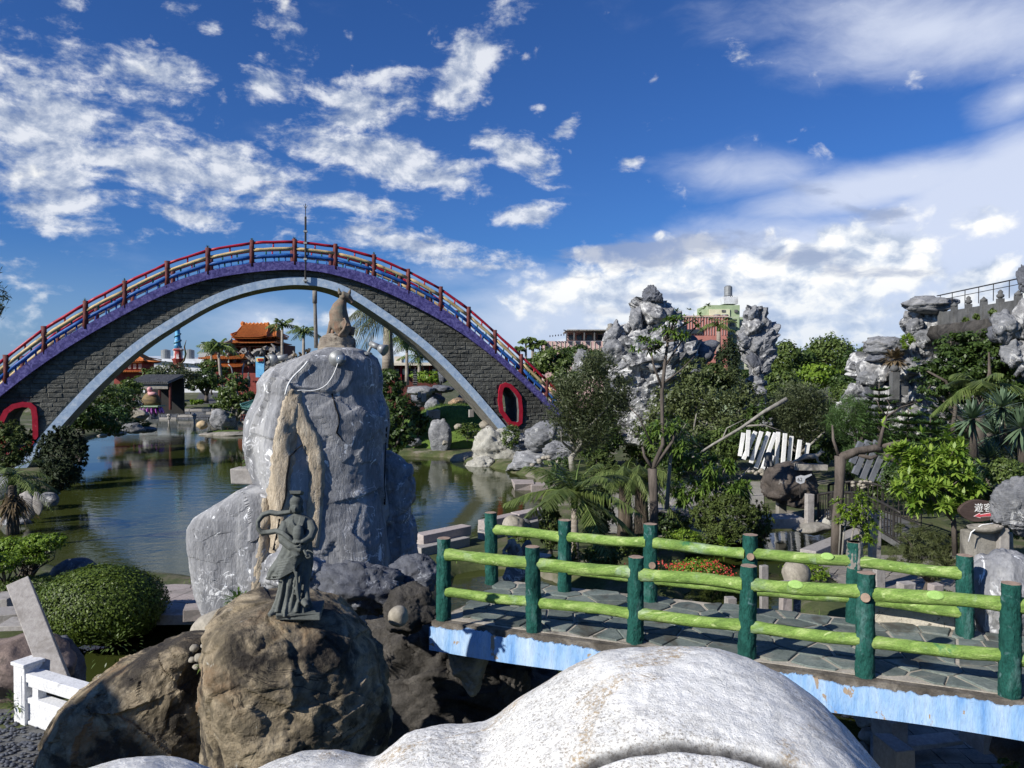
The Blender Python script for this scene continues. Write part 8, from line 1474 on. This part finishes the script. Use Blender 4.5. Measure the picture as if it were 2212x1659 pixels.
# stone basin
bs_ = empty('stone_basin', tuple(G(2135, 1225)), 'carved stone wash basin with a curved white pipe below the oval sign', 'basin'); mb = MB(); dB = 14.6; kb_ = S(dB)
mb.box(W(2130, 1178, dB), (84 * kb_, .5, 64 * kb_), jit=.02); mb.build('body', concrete, bs_, bevel=.03); mb = MB(); mb.lathe([(.001, .02), (20 * kb_, .0), (34 * kb_, .05), (38 * kb_, .12), (34 * kb_, .13), (24 * kb_, .06), (.001, .05)], tuple(W(2128, 1150, dB - .3)), 24, sy=.6); mb.build('bowl', concrete, bs_, True)
mb = MB(); mb.box(W(2163, 1165, dB - .25), (22 * kb_, .24, 90 * kb_), jit=.02); mb.build('side_post', granite, bs_, bevel=.02); mb = MB(); mb.tube([W(2092, 1170, dB - .4), W(2098, 1150, dB - .4), W(2120, 1134, dB - .4), W(2150, 1130, dB - .4)], .012, 6); mb.build('pipe', whitepaint, bs_, True)
bush('ground_shrub', 2100, 1230, 40, 12, 14, 900, .06, 'mid', 'ground plants in front of the stone basin', seed=590, trunk=False)
# granite kerb walls along the lake and path
path = [G(903, 1192), G(1010, 1168), G(1040, 1158), G(1110, 1142), G(1172, 1128)]
for i in range(len(path) - 1):
    a, b_ = path[i], path[i + 1]
    if i == 1: continue
    for r_ in range(2): c = (a + b_) / 2; mb = MB(); L_ = (b_ - a).length - .1; mb.box(c + Vector((0, -r_ * .55, .10 if r_ else .38)), (L_, .45, .34), rz=math.atan2(b_.y - a.y, b_.x - a.x), jit=.02); thing('kerb_stone', mb, granitepink if r_ == 0 else granite, [['long upper granite kerb stone right of the monolith by the water', 'long lower granite step right of the monolith'], [], ['upper granite kerb stone behind the first back railing post', 'lower granite step behind the first back railing post'], ['upper granite kerb stone left of the upright juniper', 'lower granite step left of the upright juniper']][i][r_], 'kerb', 'granite kerb stones at the lake', bevel=.02)
gbox('granite_post', 1042, 1135, 1168, 17, 28, granite, 'short granite post in the lakeside kerb right of the monolith')
pxrock('tan_boulder', 1110, 1135, 50, 44, 22.5, boulderpale, 680, .9, label='tan boulder behind the first back railing post', cat='boulder', planes=20, lo=.8, sub=4); pxrock('grey_block_rock', 1130, 1140, 36, 40, 23, greyrock, 681, .8, label='grey boxy rock behind the tan boulder', cat='rock', planes=7, sub=4)
# monkey-like seated statue behind the first rails
ms = empty('crouching_statue', tuple(W(1110, 1260, 18)), 'grey crouching stone figure on a rock between the first back railing posts', 'statue'); b = MB(); kq = S(18)
def MQ(U, V, dy=0.): return W(U, V, 18 + dy)
b.tube([MQ(1110, 1205), MQ(1108, 1185), MQ(1104, 1165)], [q * kq for q in (15, 13, 8)], 12); b.tube([MQ(1104, 1160), MQ(1100, 1150)], [8 * kq, 7 * kq], 12); b.tube([MQ(1100, 1176, -.1), MQ(1088, 1190, -.2), MQ(1092, 1206, -.3)], [q * kq for q in (5, 4, 3.5)], 8); b.tube([MQ(1118, 1176, -.1), MQ(1126, 1192, -.2), MQ(1120, 1208, -.3)], [q * kq for q in (5, 4, 3.5)], 8); b.tube([MQ(1102, 1205, -.1), MQ(1090, 1196, -.4), MQ(1092, 1216, -.4)], [q * kq for q in (7, 6, 4)], 8); b.tube([MQ(1118, 1205, -.1), MQ(1124, 1196, -.4), MQ(1124, 1216, -.4)], [q * kq for q in (7, 6, 4)], 8)
bo = b.build('figure_body', concrete, ms, True); rm = bo.modifiers.new('remesh', 'REMESH'); rm.mode = 'VOXEL'; rm.voxel_size = .02; rm.use_smooth_shade = True; rock('rock_seat', MQ(1112, 1238), (.62, .6, .6), greyrock, 690, parent=ms, planes=9, sub=4); pxrock('backing_rock', 1140, 1210, 34, 90, 19, darkconc, 691, .8, label='dark upright rock behind the crouching stone figure', cat='rock', planes=9, sub=4)
# paving sheets
def sheet(name, pts, z, m, label): tag(npobj(name, [tuple(G(u, v, z)) for u, v in pts] if len(pts) == 4 else None, [(0, 1, 2, 3)], m), label, kind='structure')
pav = mat('small_paving', [(.3, (.16, .145, .125)), (.7, (.30, .275, .24))], 3, .9, .6, 9, rand=.1)
sheet('garden_path', [(1880, 1330), (2212, 1345), (2120, 1195), (1850, 1200)], GZ + .06, pav, 'crazy paved garden path behind the footbridge'); sheet('stone_terrace', [(1300, 1150), (1650, 1175), (1650, 1040), (1330, 1040)], GZ + .05, mat('pale_terrace', [(.3, (.20, .19, .16)), (.7, (.34, .32, .28))], 1.2, .9, .4, 12), 'pale stone terrace behind the plumeria trees')
for i, (u, v0, v1, wu, d) in enumerate([(1480, 1095, 1112, 150, 29), (1500, 1080, 1096, 120, 31), (1455, 1062, 1074, 90, 33)]): gbox('stone_step', u, v0, v1, wu, d, granite, ['long granite step behind the plumeria trunk, lowest', 'second granite step behind the plumerias', 'highest granite step behind the plumerias'][i], 'step', rz=.05, dep=1.2)
# crazy paving stones on the path, one by one where they can be told apart
pc = empty('path_paving', tuple(G(1980, 1290, GZ + .07)), kind='structure'); rs = random.Random(5)
px0, px1, py0, py1 = G(1900, 1330, GZ).x, G(2212, 1330, GZ).x, G(2000, 1345, GZ).y, G(2000, 1205, GZ).y
for poly in voronoi_stones(px0, px1 + 1, py0, py1, .52, .018, 21):
    mb = MB(); mb.prism(poly, GZ + .05, GZ + .075 + rs.uniform(0, .012)); mb.build('paving_stone', pav, pc)
# under the bridge: paved court, granite seats
ct = G(2030, 1600, GZ); sheet('lower_court', [(1880, 1750), (2450, 1750), (2300, 1480), (1880, 1500)], GZ + .05, pav, 'paved court below the footbridge')
cs = empty('court_paving', tuple(ct), kind='structure')
for r_ in range(12):
    for q in range(10):
        x = G(1905, 1560, GZ).x + q * .42 + (r_ % 2) * .2; y = ct.y - 2.4 + r_ * .44; mb = MB(); mb.box((x, y, GZ + .06), (.40, .42, .05), jit=.006); mb.build('paving_stone', pav, cs)
for i, (u, v, wu, hv, d) in enumerate([(1922, 1570, 38, 56, 11.4), (1930, 1632, 46, 60, 10.4), (2118, 1580, 46, 60, 11.0), (1960, 1525, 60, 20, 12.6), (1905, 1530, 30, 60, 12.4)]): gbox('stone_stool', u, v - hv / 2, v + hv / 2, wu, d, granite, ['cube shaped granite stool on the lower court, left', 'granite stool cut by the bottom edge on the lower court', 'granite stool beside the dark opening on the right of the court', 'low granite slab below the blue beam', 'granite block at the pond edge under the footbridge'][i], 'stool', rz=.15, dep=.5)
gbox('granite_slab', 2010, 1596, 1606, 130, 11.3, granite, 'long thin granite slab lying across the lower court', 'stone slab', dep=.3)
for i, (u, v, wu, hv) in enumerate([(1868, 1552, 46, 34), (1880, 1590, 60, 40), (1860, 1630, 50, 60)]): pxrock('pond_rock', u, v, wu, hv, 12.2, concrete, 700 + i, .8, label=['small pale rock at the pond edge under the footbridge', 'flat pale rock below the small one at the pond edge', 'dark wet rock at the bottom of the pond edge'][i], cat='rock', planes=14, sub=4)
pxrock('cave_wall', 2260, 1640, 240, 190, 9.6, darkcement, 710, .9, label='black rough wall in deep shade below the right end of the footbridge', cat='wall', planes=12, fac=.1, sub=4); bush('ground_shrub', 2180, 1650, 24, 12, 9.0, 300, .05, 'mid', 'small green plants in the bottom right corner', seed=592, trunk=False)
# ------------------------------------------------------------------ near left
bushL = W(218, 1312, 17.2); rng = np.random.default_rng(900); root = empty('clipped_bush', tuple(G(218, 1388)), 'big round clipped green bush standing in the small pond at the left', 'bush')
r3 = np.array([1.40, 1.15, .86]); c3 = np.array([bushL.x, 17.2, .92]); n = 26000; D = unit(rng.normal(size=(n, 3))); D[:, 2] = np.where(D[:, 2] < -.75, -D[:, 2], D[:, 2]); bump = 1 + fbm(D * 3.0, 1, 4, 5) * .10; P = c3 + D * r3 * (bump * np.where(rng.uniform(size=n) < .06, rng.uniform(1.02, 1.07, n), rng.uniform(.93, 1.02, n)))[:, None]
P[:, 2] = np.maximum(P[:, 2], .06); V_, F_ = leafquads(P, D * 1.6, .062, .55, rng, .25); npobj('foliage', V_, F_, LEAF['box'], root)
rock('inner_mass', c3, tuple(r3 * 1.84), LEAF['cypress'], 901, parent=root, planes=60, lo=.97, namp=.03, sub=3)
# hedge-like tree with bare stems at the left edge
tree('flat_topped_shrub', 60, 1258, 21, [(40, 1180, 60, 24), (95, 1170, 48, 20), (10, 1190, 50, 26), (70, 1200, 50, 18), (125, 1160, 22, 12)], 9000, .09, 'lime', 'flat topped glossy shrub with bare stems at the left by the water', 'shrub', seed=910, tr=.05, asp=.5, up=.9, ntips=26, fork=.12)
tree('flat_topped_shrub', 10, 1275, 20, [(0, 1215, 50, 26)], 2000, .09, 'lime', 'lower shrub mass at the left picture edge', 'shrub', seed=911, tr=.04)
bush('ground_shrub', 60, 1262, 90, 12, 20, 1800, .08, 'mid', 'grass and weeds under the flat topped shrub', seed=912, trunk=False)
pxrock('round_boulder', 163, 1235, 100, 62, 22, darkrock, 913, .8, label='dark smooth half round boulder on the shore above the clipped bush', cat='boulder', planes=30, lo=.85, namp=.03, sub=4)
# leaning slab, rocks
a, b_ = W(42, 1262, 13.6), W(128, 1480, 12.6); mb = MB(); T_ = a - b_; mb.box((a + b_) / 2, (.36, .30, T_.length), M=facing(T_) @ Matrix.Rotation(.60, 3, 'Z'), jit=.01); thing('leaning_slab', mb, granite, 'tall granite slab leaning to the left beside the clipped bush', 'stone slab', bevel=.015)
pxrock('reddish_boulder', 40, 1445, 230, 150, 13.8, mat('reddish_boulder', [(.3, (.13, .10, .09)), (.6, (.26, .20, .17)), (.8, (.36, .29, .25))], 2.2, .85, .9, 9, extra=patches((.06, .05, .045), 1.6, .52, .64)), 914, .8, label='large reddish grey boulder at the left edge behind the leaning slab', cat='boulder', planes=12, sub=5, namp=.12)
pxrock('dark_boulder', 130, 1450, 100, 150, 14.4, darkrock, 915, .8, label='dark shaded boulder between the leaning slab and the clipped bush', cat='boulder', planes=14, sub=4)
for i, (u, v0, v1, wu, d, rz) in enumerate([(22, 1318, 1340, 70, 17.5, .2), (40, 1342, 1352, 60, 16.8, .1), (10, 1285, 1312, 44, 18.5, .1)]): gbox('stone_step', u, v0, v1, wu, d, granite, ['granite step left of the clipped bush, upper', 'thin granite step left of the clipped bush, lower', 'pinkish granite block at the left edge above the steps'][i], 'step', rz=rz, dep=.7)
# paved ledge, bench
sheet('shore_path', [(100, 1300), (440, 1345), (440, 1262), (150, 1262)], GZ + .055, pav, 'paved path along the near shore between bush and monolith')
pp = empty('shore_paving', tuple(G(380, 1300, GZ)), kind='structure'); X0, X1 = G(330, 1300, GZ).x, G(440, 1300, GZ).x
for poly in voronoi_stones(X0 - .2, X1 + .6, G(380, 1330, GZ).y, G(380, 1268, GZ).y, .6, .015, 31): mb = MB(); mb.prism(poly, GZ + .05, GZ + .08 + random.uniform(0, .01)); mb.build('paving_stone', granitepink, pp)
be = empty('stone_bench', tuple(G(372, 1275)), 'low granite bench on the shore path between the bush and the slab rock', 'bench'); kk_ = S(21.3); mb = MB(); mb.box(W(372, 1258, 21.3), (92 * kk_, .5, 11 * kk_), jit=.02, rz=.05); mb.build('seat', granite, be, bevel=.02)
for u in (348, 398): mb = MB(); mb.box(W(u, 1270, 21.4), (16 * kk_, .4, 14 * kk_), jit=.01); mb.build('leg', granitepink, be, bevel=.01)
gbox('path_edge_stone', 375, 1322, 1343, 100, 17.6, granite, 'thick granite edge stone of the path above the small pond, left part', 'kerb', rz=.0, dep=.5); gbox('path_edge_stone', 425, 1310, 1335, 50, 17.2, granitepink, 'tilted granite edge stone next to the slab rock', 'kerb', rz=.3, dep=.5)
# white balustrade
wb = empty('white_balustrade', tuple(G(70, 1565)), 'white carved marble balustrade end in the lower left corner', 'balustrade'); marb = mat('white_marble', [(.3, (.62, .63, .64)), (.7, (.76, .77, .78))], 3, .5, .15, 10, extra=patches((.42, .43, .45), 2, .58, .72))
p0 = G(62, 1560, GZ); p1 = G(178, 1600, GZ); ev = (p1 - p0).normalized(); rzb = math.atan2(ev.y, ev.x); H_ = W(62, 1432, p0.y).z - GZ
mb = MB(); mb.box(p0 + Vector((0, 0, H_ / 2)), (.30, .30, H_), rz=rzb); po = mb.build('post', marb, wb, bevel=.01); mb = MB(); mb.box(p0 + Vector((0, 0, H_ + .02)), (.36, .36, .06), rz=rzb); mb.build('post_cap', marb, po, bevel=.012)
for s_ in (-1, 1): mb = MB(); mb.box(p0 + Vector((0, 0, H_ * .5)) + Matrix.Rotation(rzb, 3, 'Z') @ Vector((0, -.153, 0)) , (.16, .012, H_ * .7), rz=rzb); mb.build('panel', marb, po) if s_ < 0 else None
nb = Vector((-ev.y, ev.x, 0))
for z, hgt, th in ((.78, .14, .26), (.66, .07, .20), (.40, .09, .22), (.20, .36, .16), (.03, .06, .22)):
    L_ = 2.4; mb = MB(); mb.box(p0 + ev * (L_ / 2 + .12) + Vector((0, 0, H_ * z + .04)), (L_, th, hgt), rz=rzb); mb.build('rail' if z > .3 else 'base_panel', marb, wb, bevel=.012)
for q in (.30, 1.3, 2.3): mb = MB(); mb.box(p0 + ev * q + Vector((0, 0, H_ * .56)), (.16, .14, H_ * .3), rz=rzb); mb.build('baluster', marb, wb, bevel=.01)
# pebble paving
rng = np.random.default_rng(920); base = ico(1); Vp, Fp = base; N_ = 1900; cx_ = rng.uniform(-9.0, -5.2, N_); cy_ = rng.uniform(9.5, 12.8, N_); rr = rng.uniform(.030, .055, N_)
Vs = (Vp[None] * np.stack([rr, rr * .8, rr * .5], 1)[:, None, :] + np.stack([cx_, cy_, np.full(N_, GZ + .045)], 1)[:, None, :]).reshape(-1, 3); Fs = (Fp[None] + (np.arange(N_) * len(Vp))[:, None, None]).reshape(-1, 3)
tag(npobj('pebble_paving', Vs, Fs, mat('dark_pebble', [(.3, (.045, .05, .065)), (.7, (.10, .11, .13))], 5, .6, .2), None, True), 'dark pebble paving in the lower left corner', 'pebbles', kind='stuff')
tag(npobj('pebble_bed', [(-9.2, 9.2, GZ + .03), (-5, 9.2, GZ + .03), (-5, 13, GZ + .03), (-9.2, 13, GZ + .03)], [(0, 1, 2, 3)], darkconc), 'cement bed of the pebble paving', kind='structure')
weed(40, 1525, 12.6, 34, 160, .12, 'small weeds between boulder and pebble paving at the left edge', 'mid', 11); weed(250, 1392, 15.8, 60, 160, .10, 'leaves along the waterline of the clipped bush', 'mid', 12)
